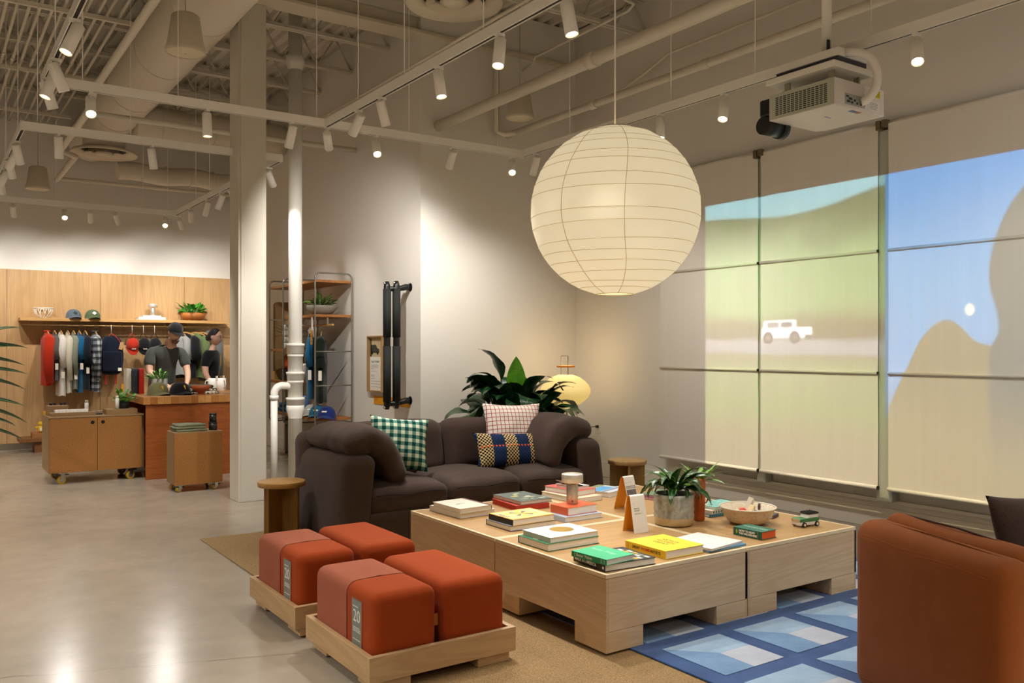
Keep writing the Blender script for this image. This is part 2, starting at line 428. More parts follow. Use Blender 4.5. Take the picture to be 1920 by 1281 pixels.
# ------------------------------------------------------------------ conduits and pipes
M_COND = mat('conduit_paint', '#ddd5c4', 0.55)
for i in range(15):
    x_ = 0.30 + i * 0.095
    z_ = 4.72 + 0.03 * (i % 2)
    y0 = 4.6
    pts = [(x_, 14.26, z_), (x_, 11, z_), (x_, 8.6 if i % 3 else 8.2, z_)]
    if i < 4: pts = [(x_, 14.26, z_), (x_, 9.6 + 0.14 * i, z_), (x_ - 0.02, 9.5 + 0.14 * i, z_ - 0.03), (x_ - 0.09, 9.43 + 0.14 * i, z_ - 0.05), (x_ - 0.9, 9.40 + 0.14 * i, z_ - 0.06)]
    elif i > 9: pts += [(x_, 7.6 - 0.12 * (i - 10), z_), (x_ + 0.01, 7.5 - 0.12 * (i - 10), z_ + 0.06), (x_ + 0.05, 7.42 - 0.12 * (i - 10), z_ + 0.09), (x_ + 0.30, 7.2 - 0.12 * (i - 10), z_ + 0.10), (x_ + 0.30, y0, z_ + 0.10)]
    else: pts += [(x_, y0, z_)]
    c = thing('conduit', 'thin painted conduit in the parallel run under the roof deck', 'conduit', (x_, 9, z_), 0, 'parallel conduits beside the large duct')
    obj('run', B().tube([(a - x_, b_ - 9, z - z_) for a, b_, z in pts], 0.016, 8), M_COND, c)
    obj('coupling', B().cyl((0, 2.0 + 0.1 * (i % 4), 0), (0, 2.06 + 0.1 * (i % 4), 0), 0.021, n=8), M_COND, c)
for y in (9.2, 11.4, 13.4):
    tag(obj('strut_channel', B().box((-0.9, y - 0.02, 4.65), (1.75, y + 0.02, 4.69)), M_COND), 'flat strut channel crossing under the parallel conduits', 'strut', 'struts under the conduits')
def pipe(name, label, pts, r, couple=(), n=14, group=None):
    c = Vector(pts[0]); t_ = thing(name, label, 'pipe', c, 0, group)
    obj('run', B().tube([Vector(p) - c for p in pts], r, n), M_COND, t_)
    for a, b_ in couple: obj('coupling', B().cyl(Vector(a) - c, Vector(b_) - c, r * 1.22, n=n), M_COND, t_)
    return t_
pipe('sprinkler_pipe', 'thick cream pipe running from the rear wall over the sofa', [(4.54, 8.0, 3.81), (4.54, -2, 3.81)], 0.055, [((4.54, 5.4, 3.81), (4.54, 5.5, 3.81)), ((4.54, 3.55, 3.81), (4.54, 3.63, 3.81))])
pipe('sprinkler_pipe', 'cream pipe running between the speaker and the shades', [(5.42, 8.0, 3.83), (5.42, -2, 3.83)], 0.036, [((5.42, 6.45, 3.83), (5.42, 6.53, 3.83)), ((5.42, 5.0, 3.83), (5.42, 5.06, 3.83))])
pipe('sprinkler_pipe', 'pipe crossing under the large duct by the bright spotlight', [(1.40, 9.62, 3.83), (4.33, 9.62, 3.83)], 0.03)
pipe('sprinkler_pipe', 'pipe crossing above the wood wall near the hanging speaker', [(1.62, 13.55, 3.83), (4.33, 13.55, 3.83)], 0.026)
pipe('sprinkler_pipe', 'stepped pipe following the left side of the large duct', [(1.42, 3, 4.0), (1.42, 9.3, 4.0), (1.42, 9.5, 3.92), (1.42, 9.62, 3.86), (1.40, 9.75, 3.83), (1.40, 11.6, 3.83), (1.58, 11.75, 3.80), (1.58, 13.50, 3.80)], 0.034)
pipe('conduit', 'thin bent conduit crossing over the thick pipe', [(5.64, 8.0, 4.60), (5.60, 7.75, 4.60), (5.52, 7.6, 4.62), (5.52, 6.1, 4.64), (5.45, 5.95, 4.64), (5.3, 5.92, 4.64), (4.2, 5.95, 4.64)], 0.014, n=8)
pipe('conduit', 'thin straight conduit over the tall pipe beside the column', [(4.1, 11.0, 4.30), (4.1, 5.2, 4.30)], 0.014, n=8)
pipe('conduit', 'thin zigzag conduit ending at a junction box on the right wall', [(6.36, 7.2, 4.28), (6.3, 7.0, 4.28), (6.3, 6.75, 4.34), (6.3, 6.35, 4.46), (6.3, 4.0, 4.46)], 0.014, n=8)
pipe('conduit', 'thin upright conduit dropping behind the column', [(3.05, 9.70, ZC), (3.05, 9.70, 3.92), (3.0, 9.68, 3.85), (2.9, 9.66, 3.84)], 0.03, n=10)
pipe('drop_pipe', 'upright pipe dropping past the cone speaker over the sofa', [(5.22, 7.9, ZC), (5.22, 7.9, 3.83), (5.30, 7.86, 3.80), (5.42, 7.8, 3.83)], 0.03, n=10)
# ------------------------------------------------------------------ plumbing stack beside the column
M_PVC = mat('white_pvc', '#ebe8e0', 0.35)
pp = thing('drain_pipe', 'tall white plastic drain pipe with fittings beside the column', 'pipe', (3.425, 9.22, 0))
def zpx(py): return atY(553, py, 9.22).z
R0 = 0.075
obj('pipe_run', B().cyl((0, 0, 0), (0, 0, ZC), R0, n=28), M_PVC, pp)
def fitting(y0, y1, r, lip=True):
    z1, z0 = zpx(y0), zpx(y1)
    pr = [(R0, z0), (r, z0 + 0.004), (r, z1 - 0.03), (r + 0.008, z1 - 0.028), (r + 0.008, z1 - 0.004), (R0, z1)]
    obj('fitting', B().lathe(pr, 28), M_PVC, pp)
fitting(644, 664, 0.094); fitting(664, 700, 0.081); fitting(697, 713, 0.092); fitting(713, 746, 0.082); fitting(745, 770, 0.096)
obj('fitting', B().lathe([(R0, zpx(784)), (0.083, zpx(776)), (0.097, zpx(769)), (0.097, zpx(760)), (R0, zpx(758))], 28), M_PVC, pp)
obj('fitting', B().lathe([(R0, zpx(132)), (0.086, zpx(126)), (0.098, zpx(120)), (0.098, zpx(106)), (R0, zpx(105))], 28), M_PVC, pp)
zz = zpx(726); dx = atY(514, 726, 9.22).x - 3.425
arm = [(0, 0, zz - 0.02), (-0.08, 0, zz + 0.015)] + [(dx + 0.09 - 0.09 * math.sin(a), 0, zz - 0.07 + 0.09 * math.cos(a)) for a in [k * PI / 16 for k in range(9)]]
obj('elbow', B().tube(arm + [(dx, 0, zz - 0.11)], 0.041, 18), M_PVC, pp)
obj('elbow_collar', B().cyl((dx, 0, zz - 0.13), (dx, 0, zz - 0.085), 0.049, n=20), M_PVC, pp)
obj('side_pipe', B().cyl((dx, 0, 0), (dx, 0, zz - 0.1), 0.037, n=20), M_PVC, pp)
# ================================================================== track lighting
ZT = 3.30
M_TRACK = mat('track_paint', '#f3f0e9', 0.4); M_LENS = mat('lamp_lens', '#fff2dc', 0.3, emit=('#ffe2b4', 26.0))
M_CAVITY = mat('lamp_cavity', '#e8e0d0', 0.4)
def track(a, b, label, wires=()):
    a = Vector((a[0], a[1], ZT)); b = Vector((b[0], b[1], ZT)); c = (a + b) / 2; d = b - a
    t_ = thing('light_track', label, 'light track', c, math.atan2(d.y, d.x), 'white lighting tracks')
    L = d.length / 2
    obj('rail', B().box((-L, -0.018, 0.006), (L, 0.018, 0.07)).box((-L, -0.018, 0), (L, -0.011, 0.006)).box((-L, 0.011, 0), (L, 0.018, 0.006)), M_TRACK, t_, bevel=0.002)
    obj('conductor_slot', B().box((-L, -0.0108, 0.0045), (L, 0.0108, 0.0058)), M_DARK, t_)
    for k in wires: obj('suspension_wire', B().cyl((-L + 2 * L * k, 0, 0.07), (-L + 2 * L * k, 0, ZC - ZT), 0.0035, n=6), M_TRACK, t_)
    obj('end_cap', B().box((-L - 0.012, -0.02, -0.002), (-L, 0.02, 0.073)).box((L, -0.02, -0.002), (L + 0.012, 0.02, 0.073)), M_TRACK, t_)
YA, YB, YCc = 6.85, 8.35, 12.58
XL, XM, XR, XW = 0.72, 2.81, 4.82, 2.95
track((XL, YA), (XR, YA), 'lighting track crossing in front of the column', (0.06, 0.22, 0.49, 0.7, 0.93))
track((XM, 0.4), (XM, YA), 'lighting track over the red poufs and table', (0.2, 0.45, 0.62, 0.78, 0.9))
track((XR, -0.6), (XR, YA), 'lighting track in front of the projection shades', (0.25, 0.5, 0.62, 0.73, 0.9))
track((XL, 0.6), (XL, YA), 'lighting track beside the parallel conduits', (0.4, 0.75, 0.9))
track((XL, YB), (XW, YB), 'lighting track behind the first crossing track', (0.05, 0.38, 0.82))
track((XL, YB), (XL, YCc), 'short lighting track along the open left aisle', (0.1, 0.4, 0.7))
track((-0.6, YCc), (XW, YCc), 'lighting track in front of the wood panelled wall', (0.2, 0.42, 0.58, 0.88, 0.97))
track((XW, YB), (XW, YCc), 'lighting track running behind the column', (0.25, 0.6, 0.75))
# one spotlight: stem, can and lens; lamp inside
_sp = {}
def spot(x, y, aim, label, power=1.0, angle=66, blend=0.85):
    """aim: point in the room the lamp looks at"""
    p = Vector((x, y, ZT - 0.065)); d = (Vector(aim) - p).normalized()
    r = thing('track_spotlight', label, 'spotlight', (x, y, ZT), 0, 'cylindrical track spotlights')
    if not _sp:
        _sp['stem'] = mesh('stem', B().box((-0.03, -0.012, -0.016), (0.03, 0.012, 0.002)).cyl((0, 0, -0.016), (0, 0, -0.075), 0.008, n=10), M_TRACK)
        _sp['can'] = mesh('can', B().lathe([(0.001, -0.09), (0.030, -0.09), (0.035, -0.085), (0.036, 0.095), (0.0335, 0.095), (0.031, 0.07), (0.0, 0.07)], 24), M_TRACK)
        _sp['lens'] = mesh('lens', B().lathe([(0.0301, 0.074), (0.0201, 0.080), (0.0, 0.082)], 20), M_LENS)
    obj('stem', _sp['stem'], None, r, rot=(0, 0, 0 if x in (XL, XM, XR, XW) else PI / 2))
    q = d.to_track_quat('Z', 'Y').to_euler()
    cpos = Vector((0, 0, -0.085)) + d * 0.03
    c = obj('can', _sp['can'], None, r, loc=cpos, rot=q)
    obj('lens', _sp['lens'], None, c)
    li = bpy.data.lights.new('spot_lamp', 'SPOT'); li.energy = SPOT_W * power; li.color = SPOT_C
    li.spot_size = math.radians(angle); li.spot_blend = blend; li.shadow_soft_size = 0.03
    lo = bpy.data.objects.new('spot_lamp', li); COL.objects.link(lo); lo.parent = r
    lo.location = cpos + d * 0.10; lo.rotation_euler = (-d).to_track_quat('Z', 'Y').to_euler()
    return r
def on_y(px, y): return atY(px, 200, y).x      # place along a crossing track
def on_x(px, x): return atX(px, 200, x).y      # place along a lengthwise track
# crossing track A: the wall behind the sofa, the shelf and the poufs
spot(on_y(170, YA), YA, (0.7, 4.2, 0), 'bright spotlight next to the large duct, facing the entrance', 0.5)
spot(on_y(388, YA), YA, (1.9, 6.7, 0.0), 'spotlight hanging straight down left of the column', 0.5)
spot(on_y(547, YA), YA, (2.3, 8.4, 0.2), 'spotlight on the crossing track right in front of the drain pipe', 0.9)
spot(on_y(614, YA), YA, (4.33, 9.6, 1.5), 'spotlight hung at the inner track corner', 1.4, 90, 1.0)
spot(on_y(705, YA), YA, (2.6, 4.6, 0.3), 'bright spotlight between the drain pipe and the wall edge', 1.0)
spot(on_y(848, YA), YA, (4.33, 8.7, 1.3), 'spotlight tilted at the black crossbars', 0.6, 92, 1.0)
spot(on_y(960, YA), YA, (3.3, 4.7, 0.4), 'bright spotlight at the track corner over the plant', 1.0)
# lengthwise track over the poufs and table
spot(XM, on_x(672, XM), (2.55, 8.15, 1.3), 'spotlight aimed at the column', 0.75)
spot(XM, on_x(716, XM), (3.9, 6.3, 0.5), 'spotlight tilted at the sofa', 1.5)
spot(XM, on_x(823, XM), (2.9, 4.3, 0.39), 'spotlight pointing straight down at the book table', 0.75)
spot(XM, on_x(937, XM), (2.1, 3.6, 0.3), 'spotlight with a lit mouth aimed at the front pouf tray', 0.9)
spot(XM, on_x(1065, XM), (3.0, 3.0, 0.3), 'bright spotlight above the paper lantern cord', 0.7)
spot(XM, 2.4, (3.4, 3.4, 0.39), 'added unseen spotlight over the near end of the book table', 0.7)  # out of view, added to put more light on the books
spot(XM, 1.2, (3.6, 2.6, 0.3), 'added unseen spotlight over the orange armchair', 0.35)  # lamp added beyond the view to light chair and rug
# lengthwise track before the shades
spot(XR, on_x(1005, XR), (5.1, 8.0, 1.1), 'spotlight beside the lantern, aimed at the rear wall', 0.42, 92, 1.0)
spot(XR, on_x(1238, XR), (4.2, 4.3, 0.39), 'spotlight just behind the lantern, aimed at the book table', 0.8)
spot(XR, on_x(1358, XR), (3.7, 3.7, 0.39), 'spotlight between the lantern and the projector', 0.7)
spot(XR, on_x(1718, XR), (3.3, 1.7, 0.2), 'bright spotlight past the projector', 0.35)
spot(XR, 0.9, (4.2, 2.0, 0.3), 'added unseen spotlight at the near end of the shade track', 0.3)  # unseen lamp, added for brightness
spot(XR, on_x(1090, XR), (6.35, 6.0, 0.5), 'added spotlight hidden by the lantern, washing the corner shade', 0.5, 100, 1.0)  # added where the lantern covers it, brightens shade and wall
spot(XR, on_x(1175, XR), (6.35, 4.6, 0.3), 'added spotlight hidden by the lantern, washing the middle shade', 0.42, 100, 1.0)  # second lamp added behind the lantern for the wall wash
spot(XR, 2.0, (6.35, 3.2, 0.3), 'added unseen spotlight past the projector washing the sky shade', 0.3, 100, 1.0)  # out of view, added to brighten this shade
spot(XR, -0.2, (6.28, 2.6, 1.6), 'added unseen spotlight past the armchair aimed along the shades', 0.8, 90, 1.0)  # unseen, added as wide fill along the shades
# two unseen tracks with the same heads, added to brighten the room
track((-1.7, -2.0), (-1.7, YCc), 'unseen lighting track added left of the aisle for fill light', (0.2, 0.5, 0.8))
for k in range(8): spot(-1.7, -1.6 + 1.9 * k, (-1.4 + 0.5 * (k % 2), -1.2 + 1.9 * k, 0), 'white fill spotlight added on the unseen track left of the aisle', 2.7, 100, 0.9)
track((-1.7, -2.0), (5.2, -2.0), 'unseen lighting track added across the entrance end for fill light', (0.2, 0.5, 0.8))
for k in range(6): spot(-1.0 + 1.15 * k, -2.0, (-0.8 + 1.15 * k, -1.2, 0), 'white fill spotlight added on the unseen track across the entrance end', 2.7, 100, 0.9)
# left tracks
spot(XL, on_x(140, XL) , (-0.6, 5.0, 0), 'largest spotlight at the conduits, mouth turned to the aisle', 0.4)
spot(XL, on_x(105, XL) , (2.2, 6.8, 0), 'spotlight beside the conduits, mouth turned towards the column', 0.5)
spot(XL, on_x(97, XL) , (-0.4, 6.2, 0), 'spotlight under the conduits turned away from the column', 0.4)
spot(XL, on_x(88, XL), (1.9, 7.6, 0), 'last spotlight before the first track corner', 0.5)
spot(XL, 4.0, (1.0, 3.2, 0), 'added unseen spotlight over the bare concrete aisle', 0.5)  # added above the view, more light on the aisle floor
spot(XL, 2.6, (0.6, 2.6, 0), 'added unseen spotlight over the near end of the aisle', 0.4)  # unseen as well, added to lift the near floor
spot(on_y(110, YB), YB, (1.2, 9.2, 0), 'spotlight on the second crossing track near its left corner', 0.5)
spot(on_y(285, YB), YB, (2.3, 9.3, 0.5), 'spotlight on the second crossing track aimed at the rolling pedestal', 1.0)
for k, (px, aim) in enumerate(((32, (1.6, 10.6, 0.4)), (26, (-0.6, 10.0, 0)), (18, (1.5, 11.0, 0.4)), (8, (-0.6, 11.5, 0)), (2, (1.3, 12.4, 0)))):
    spot(XL, on_x(px, XL), aim, ('topmost', 'second', 'third', 'fourth', 'lowest')[k] + ' spotlight down the short aisle track', 0.5)
# track at the wood wall; its leftmost lamp is added, out of view
for px, aim, lab, p in ((-60, (0.2, 14.2, 2.0), 'added unseen spotlight on the wall track left of the shelf end', 1.0), (25, (1.2, 14.2, 2.0), 'unlit looking spotlight on the wall track above the wire bowl', 1.0), (121, (1.2, 8.6, 0.0), 'star bright spotlight on the wall track above the caps', 0.4),
                        (170, (2.1, 14.2, 2.0), 'spotlight on the wall track between the star bright one and the next', 1.1), (218, (3.0, 14.2, 2.0), 'spotlight hanging straight on the wall track above the silver lamp', 1.0), (310, (1.9, 8.8, 0.0), 'bright spotlight on the wall track above the terracotta planter', 0.4), (338, (3.9, 14.2, 1.9), 'spotlight at the far wall track corner', 1.0)):
    spot(on_y(px, YCc), YCc, aim, lab, p * (0.72 if aim[1] > 14 else 1), 84 if aim[1] > 14 else 66, 0.9)
for px, aim, lab in ((358, (3.6, 14.0, 1.3), 'straight spotlight beside the far wall track corner'), (389, (2.7, 12.0, 1.2), 'lit spotlight second from the far wall track corner'), (415, (2.5, 11.6, 1.2), 'lit spotlight third from the far wall track corner'), (436, (4.33, 10.9, 1.2), 'spotlight behind the edge of the column'), (505, (4.33, 10.0, 1.3), 'spotlight seen between the column and the drain pipe')):
    spot(XW, on_x(px, XW), aim, lab, 0.45 if px > 430 else 1.0)
# ------------------------------------------------------------------ pendant speakers
M_SPK = mat('speaker_shell', '#cdc2ae', 0.55); M_GRILL = mat('speaker_grille', '#dccfb4', 0.7, bump=(900, 0.4, 0.002))
def speaker(loc, label, h):
    s_ = thing('pendant_speaker', label, 'speaker', loc, 0, 'cone shaped pendant speakers')
    obj('shell', B().lathe([(0.0, 0.30), (0.085, 0.30), (0.105, 0.285), (0.135, 0.08), (0.15, 0.025), (0.15, 0.0), (0.142, -0.004), (0.142, 0.006)], 36), M_SPK, s_)
    obj('grille', B().lathe([(0.142, 0.004), (0.11, -0.004), (0.0, -0.008)], 36), M_GRILL, s_)
    obj('badge', B().cyl((0, 0, -0.010), (0, 0, -0.007), 0.012, n=10), M_SPK, s_)
    obj('cable', B().cyl((0, 0, 0.30), (0, 0, h), 0.004, n=6), M_STEEL, s_)
speaker((1.716, 7.008, 3.76), 'cream cone speaker hanging in front of the large duct', ZC - 3.76)
speaker((5.258, 7.512, 3.89), 'cream cone speaker hanging over the sofa corner', ZC - 3.89)
speaker((1.298, 13.0, 3.56), 'cream cone speaker hanging before the far wall', ZC - 3.56)
# ================================================================== paper lantern over the table
LC = Vector((3.553, 4.05, 2.298)); LR = 0.523
def paper_mat(name, c, e, strength):
    m, t, p = base(name); v = t.coord(); f = t.noise(v, 9, 6, 0.7, 1.0); g = t.noise(t.coord((3, 3, 30)), 3, 4, 0.6)
    h = t.math('MULTIPLY_ADD', t.math('ADD', f, g), 0.16, 0.86)
    p.inputs['Base Color'].default_value = lin(c); p.inputs['Roughness'].default_value = 0.85
    p.inputs['Emission Color'].default_value = lin(e); t.put(p.inputs['Emission Strength'], t.math('MULTIPLY', h, strength))
    t.put(p.inputs['Normal'], t.bump(f, 0.25, 0.006)); MATS[name] = m; return m
M_LANT = paper_mat('lantern_paper', '#ebe2ca', '#ffeec6', 0.37)
ln = thing('paper_lantern', 'large round cream paper lantern hanging over the book table', 'lantern', LC)
ys = [77, 130, 190, 245, 320, 377, 487, 567, 705, 790, 897, 960, 1028, 1085, 1140, 1180, 1219]
ribs = []
for i, y in enumerate(ys):
    z = (650 - y) / 583.0; z = max(-0.975, min(0.982, z))
    ribs.append((z, (0.018 * math.sin(i * 2.3) if 1 < i < 15 else 0.0), i * 1.9))
def ribpt(i, a, k=1.0):
    z, am, ph = ribs[i]; zz = z + am * math.sin(a + ph) + am * 0.5 * math.sin(2 * a + ph)
    zz = max(-0.98, min(0.985, zz)); r = math.sqrt(max(0, 1 - zz * zz))
    return Vector((r * math.cos(a), r * math.sin(a), zz)) * LR * k
NA = 72; lb = B()
rows = len(ribs)
def lpt(u, v):
    a = 2 * PI * u; x = v * (rows - 1); i = min(int(x), rows - 2); f = x - i
    p = ribpt(i, a).lerp(ribpt(i + 1, a), f); q = p.normalized() * LR
    return p.lerp(q, 0.35)
lb.grid(lpt, NA, (rows - 1) * 4 + 1, closed_u=True)
obj('paper_shade', lb, M_LANT, ln)
M_RIB = mat('lantern_rib', '#c4b68c', 0.7, emit=('#d0bd84', 0.16))
for i in range(rows):
    obj('rib', B().tube([ribpt(i, 2 * PI * k / NA, 1.0015) for k in range(NA)], 0.0016, 5, closed=True), M_RIB, ln)
for aa in (-2.15, -0.2, 1.6, 3.4):
    obj('paper_seam', B().tube([lpt(((aa + 0.04 * math.sin(v * 9)) / (2 * PI)) % 1.0, v) * 1.001 for v in [k / 40 for k in range(41)]], 0.0022, 4), M_RIB, ln)
obj('top_ring', B().tube([(0.10 * math.cos(2 * PI * k / 24), 0.10 * math.sin(2 * PI * k / 24), LR * 0.983) for k in range(24)], 0.004, 5, closed=True), M_STEEL, ln)
obj('wire_cross', B().cyl((-0.10, 0, LR * 0.983), (0.10, 0, LR * 0.983), 0.002, n=5).cyl((0, -0.1, LR * 0.983), (0, 0.1, LR * 0.983), 0.002, n=5), M_STEEL, ln)
obj('cord', B().cyl((0, 0, LR * 0.98), (0, 0, ZC - LC.z), 0.005, n=8), M_WHITE, ln)
obj('bottom_ring', B().tube([(0.115 * math.cos(2 * PI * k / 24), 0.115 * math.sin(2 * PI * k / 24), -LR * 0.976) for k in range(24)], 0.003, 5, closed=True), M_RIB, ln)
# ================================================================== projection shades on the right wall
XS = 6.28
def shade_mat():
    m, t, p = base('shade_fabric'); v = t.coord((1, 120, 3)); f = t.noise(v, 3, 3, 0.6); g = t.noise(t.coord((1, 12, 0.4)), 1.5, 3, 0.5)
    t.put(p.inputs['Base Color'], t.ramp(t.math('ADD', t.math('MULTIPLY', f, 0.4), t.math('MULTIPLY', g, 0.6)), [(0.3, '#e4ded4'), (0.75, '#e9e3da')]))
    p.inputs['Roughness'].default_value = 0.9; p.inputs['Specular IOR Level'].default_value = 0.1
    t.put(p.inputs['Normal'], t.bump(g, 0.10, 0.01)); return m
M_SHADE = shade_mat(); M_BAR = mat('shade_bar', '#cfc8bc', 0.5); M_CLIP = mat('brown_clip', '#6a5a44', 0.5)
ZB = [3.22, 2.225, 1.255, 0.345]
def shade(y0, y1, label, dx=0.0):
    s_ = thing('projection_shade', label, 'window shade', (XS, (y0 + y1) / 2, ZB[3]), 0, 'white roller shades used as projection screens'); h = (y1 - y0) / 2
    for i in range(3):
        za, zb = ZB[i] - ZB[3], ZB[i + 1] - ZB[3]
        def pt(u, v, za=za, zb=zb): return (0.006 * math.sin(v * PI) * (0.4 + math.sin(u * 5 + za)) * 0.6, -h + 2 * h * u, zb + (za - zb) * v)
        b_ = B().grid(pt, 14, 8)
        b_.grid(lambda u, v, pt=pt: tuple(Vector(pt(u, v)) + Vector((0.0015, 0, 0))), 14, 8)
        obj('fabric_panel', b_, M_SHADE, s_, weld=False)
        r = 0.012 if i < 2 else 0.016
        obj('hem_bar', B().cyl((-0.006, -h, zb), (-0.006, h, zb), r, n=14), M_BAR if i < 2 else M_SHADE, s_)
        obj('bar_cap', B().cyl((-0.006, -h - 0.008, zb), (-0.006, -h, zb), r * 1.05, n=12), M_BLACK, s_)
    obj('roller', B().cyl((0.03, -h, ZB[0] - ZB[3] + 0.0), (0.03, h, ZB[0] - ZB[3] + 0.0), 0.03, n=18), M_SHADE, s_)
    return s_
shade(5.205, 6.455, 'shade by the room corner, partly outside the projected picture')
shade(4.015, 5.175, 'middle shade showing the white car of the projected picture')
shade(2.55, 3.925, 'shade showing the blue sky and moon of the projected picture')
for y in (3.97, 5.19):
    c = thing('shade_bracket', 'small brown metal bracket clipping two shade rollers', 'bracket', (XS, y, 3.22), 0, 'brackets between the shade rollers')
    obj('clip', B().box((-0.035, -0.045, -0.028), (0.05, -0.004, 0.032)).box((-0.04, 0.006, -0.045), (0.05, 0.042, 0.03)), M_CLIP, c, bevel=0.005)
    obj('wall_arm', B().box((0.05, -0.03, -0.02), (0.12, 0.03, 0.02)), M_CLIP, c)
# ================================================================== ceiling projector
PZ = 2.90
pj = thing('projector', 'white ceiling projector with vent grille and black lens', 'projector', (4.475, 3.14, PZ))
M_PJ = mat('projector_white', '#ded8d2', 0.4); M_PJG = mat('projector_grille', '#b9bcae', 0.5); M_HOLE = mat('vent_hole', '#2d2e28', 0.8)
wx, wy, wz = 0.505, 0.48, 0.165
body = B().prism([(0, 0.0), (wx, 0.0), (wx, wy - 0.05), (wx - 0.04, wy), (0.10, wy), (0, wy - 0.0)], 0.0, wz)
obj('housing', body, M_PJ, pj, bevel=0.006)
gr = obj('vent_grille', B().box((-0.004, 0.004, 0.004), (0.0, wy - 0.008, wz - 0.004)), M_PJG, pj)
vs = B()
for i in range(15):
    for j in range(12):
        if 0.5 < i < 14 and 0.5 < j < 11:
            y0 = 0.02 + i * 0.0295; z0 = 0.012 + j * 0.0118; vs.box((-0.0052, y0, z0), (-0.0040, y0 + 0.022, z0 + 0.0062))
vs_o = obj('vent_slot', vs, M_HOLE, gr, weld=False); vs_o['kind'] = 'stuff'
obj('port_panel', B().box((0.10, -0.003, 0.018), (0.30, 0.0, 0.085)), mat('port_grey', '#a7abab', 0.5), pj, bevel=0.001)
for k, (a, z, w_, h_) in enumerate(((0.11, 0.062, 0.02, 0.01), (0.135, 0.05, 0.03, 0.012), (0.115, 0.032, 0.028, 0.012), (0.155, 0.03, 0.02, 0.01), (0.185, 0.045, 0.016, 0.012), (0.21, 0.03, 0.012, 0.012), (0.255, 0.03, 0.012, 0.012), (0.255, 0.05, 0.012, 0.012), (0.278, 0.03, 0.012, 0.012))):
    obj('port_socket', B().box((a, -0.006, z), (a + w_, -0.003, z + h_)), M_HOLE, pj)
obj('warning_sticker', B().box((0.40, -0.0012, 0.105), (0.46, 0.0, 0.15)), mat('sticker_yellow', '#e6d400', 0.5), pj)
for k in range(4): obj('sticker_line', B().box((0.404, -0.0018, 0.112 + k * 0.009), (0.452, -0.0012, 0.115 + k * 0.009)), M_BLACK, pj)
obj('rating_plate', B().box((0.34, -0.0012, 0.02), (0.45, 0.0, 0.075)), mat('plate_white', '#e8e6e0', 0.6), pj)
for k in range(5): obj('plate_line', B().box((0.35, -0.0018, 0.028 + k * 0.009), (0.43, -0.0012, 0.031 + k * 0.009)), mat('print_grey', '#8a8a86', 0.6), pj)
obj('asset_sticker', B().box((0.20, 0.02, -0.0012), (0.26, 0.05, 0.0)).box((0.26, 0.02, -0.0012), (0.30, 0.05, 0.0), 1), [mat('sticker_blue', '#5f78a8', 0.6), mat('sticker_red', '#b0685a', 0.6)], pj)
obj('maker_badge', B().box((0.19, 0.20, -0.0012), (0.25, 0.212, 0.0)), mat('badge_blue', '#8f93c4', 0.5), pj)
obj('lens_housing', B().box((0.015, wy, 0.045), (0.17, wy + 0.09, 0.155)).box((0.03, wy + 0.01, -0.03), (0.14, wy + 0.085, 0.06)), M_BLACK, pj, bevel=0.012)
obj('lens_barrel', B().cyl((0.01, wy + 0.055, -0.012), (0.16, wy + 0.055, -0.012), 0.058, n=28).cyl((0.155, wy + 0.055, -0.012), (0.20, wy + 0.055, -0.012), 0.064, 0.068, n=28), M_BLACK, pj)
obj('lens_glass', B().lathe([(0.055, 0), (0.03, 0.012), (0.0, 0.016)], 24).xf(Matrix.Rotation(PI / 2, 4, 'Y')).xf(T(0.201, wy + 0.055, -0.012)), mat('lens_glass', '#182030', 0.08, spec=0.8), pj)
mp = thing('projector_mount', 'white steel ceiling mount carrying the projector', 'mount', (4.70, 3.40, PZ + wz))
obj('pole', B().cyl((0.02, -0.03, 0.19), (0.02, -0.03, ZC - PZ - wz), 0.03, n=20), M_WHITE, mp)
obj('pole_slot', B().box((-0.015, -0.064, 0.24), (0.008, -0.055, 0.32)), M_HOLE, mp)
obj('top_plate', B().box((-0.16, -0.24, 0.15), (0.16, 0.24, 0.20)), M_WHITE, mp, bevel=0.006)
obj('dark_spacer', B().box((-0.145, -0.225, 0.115), (0.145, 0.225, 0.15)), mat('spacer_dark', '#3a3946', 0.6), mp)
obj('lower_plate', B().box((-0.20, -0.24, 0.075), (0.20, 0.27, 0.115)), M_WHITE, mp, bevel=0.006)
for sx in (-0.13, 0.13):
    for sy in (-0.17, 0.15): obj('foot_bracket', B().box((sx - 0.02, sy - 0.025, 0), (sx + 0.02, sy + 0.025, 0.03)).box((sx - 0.008, sy - 0.02, 0.03), (sx + 0.008, sy + 0.02, 0.076)), M_STEEL, mp, bevel=0.003)
cb_ = B().tube(bez((4.62, 3.17, 3.24), (4.74, 2.98, 3.26), (4.80, 3.02, 2.98), (4.715, 3.125, 2.945), 18), 0.026, 12)
tag(obj('cable_sleeve', cb_, M_WHITE), 'thick white cable sleeve curling from the mount into the projector', 'cable')
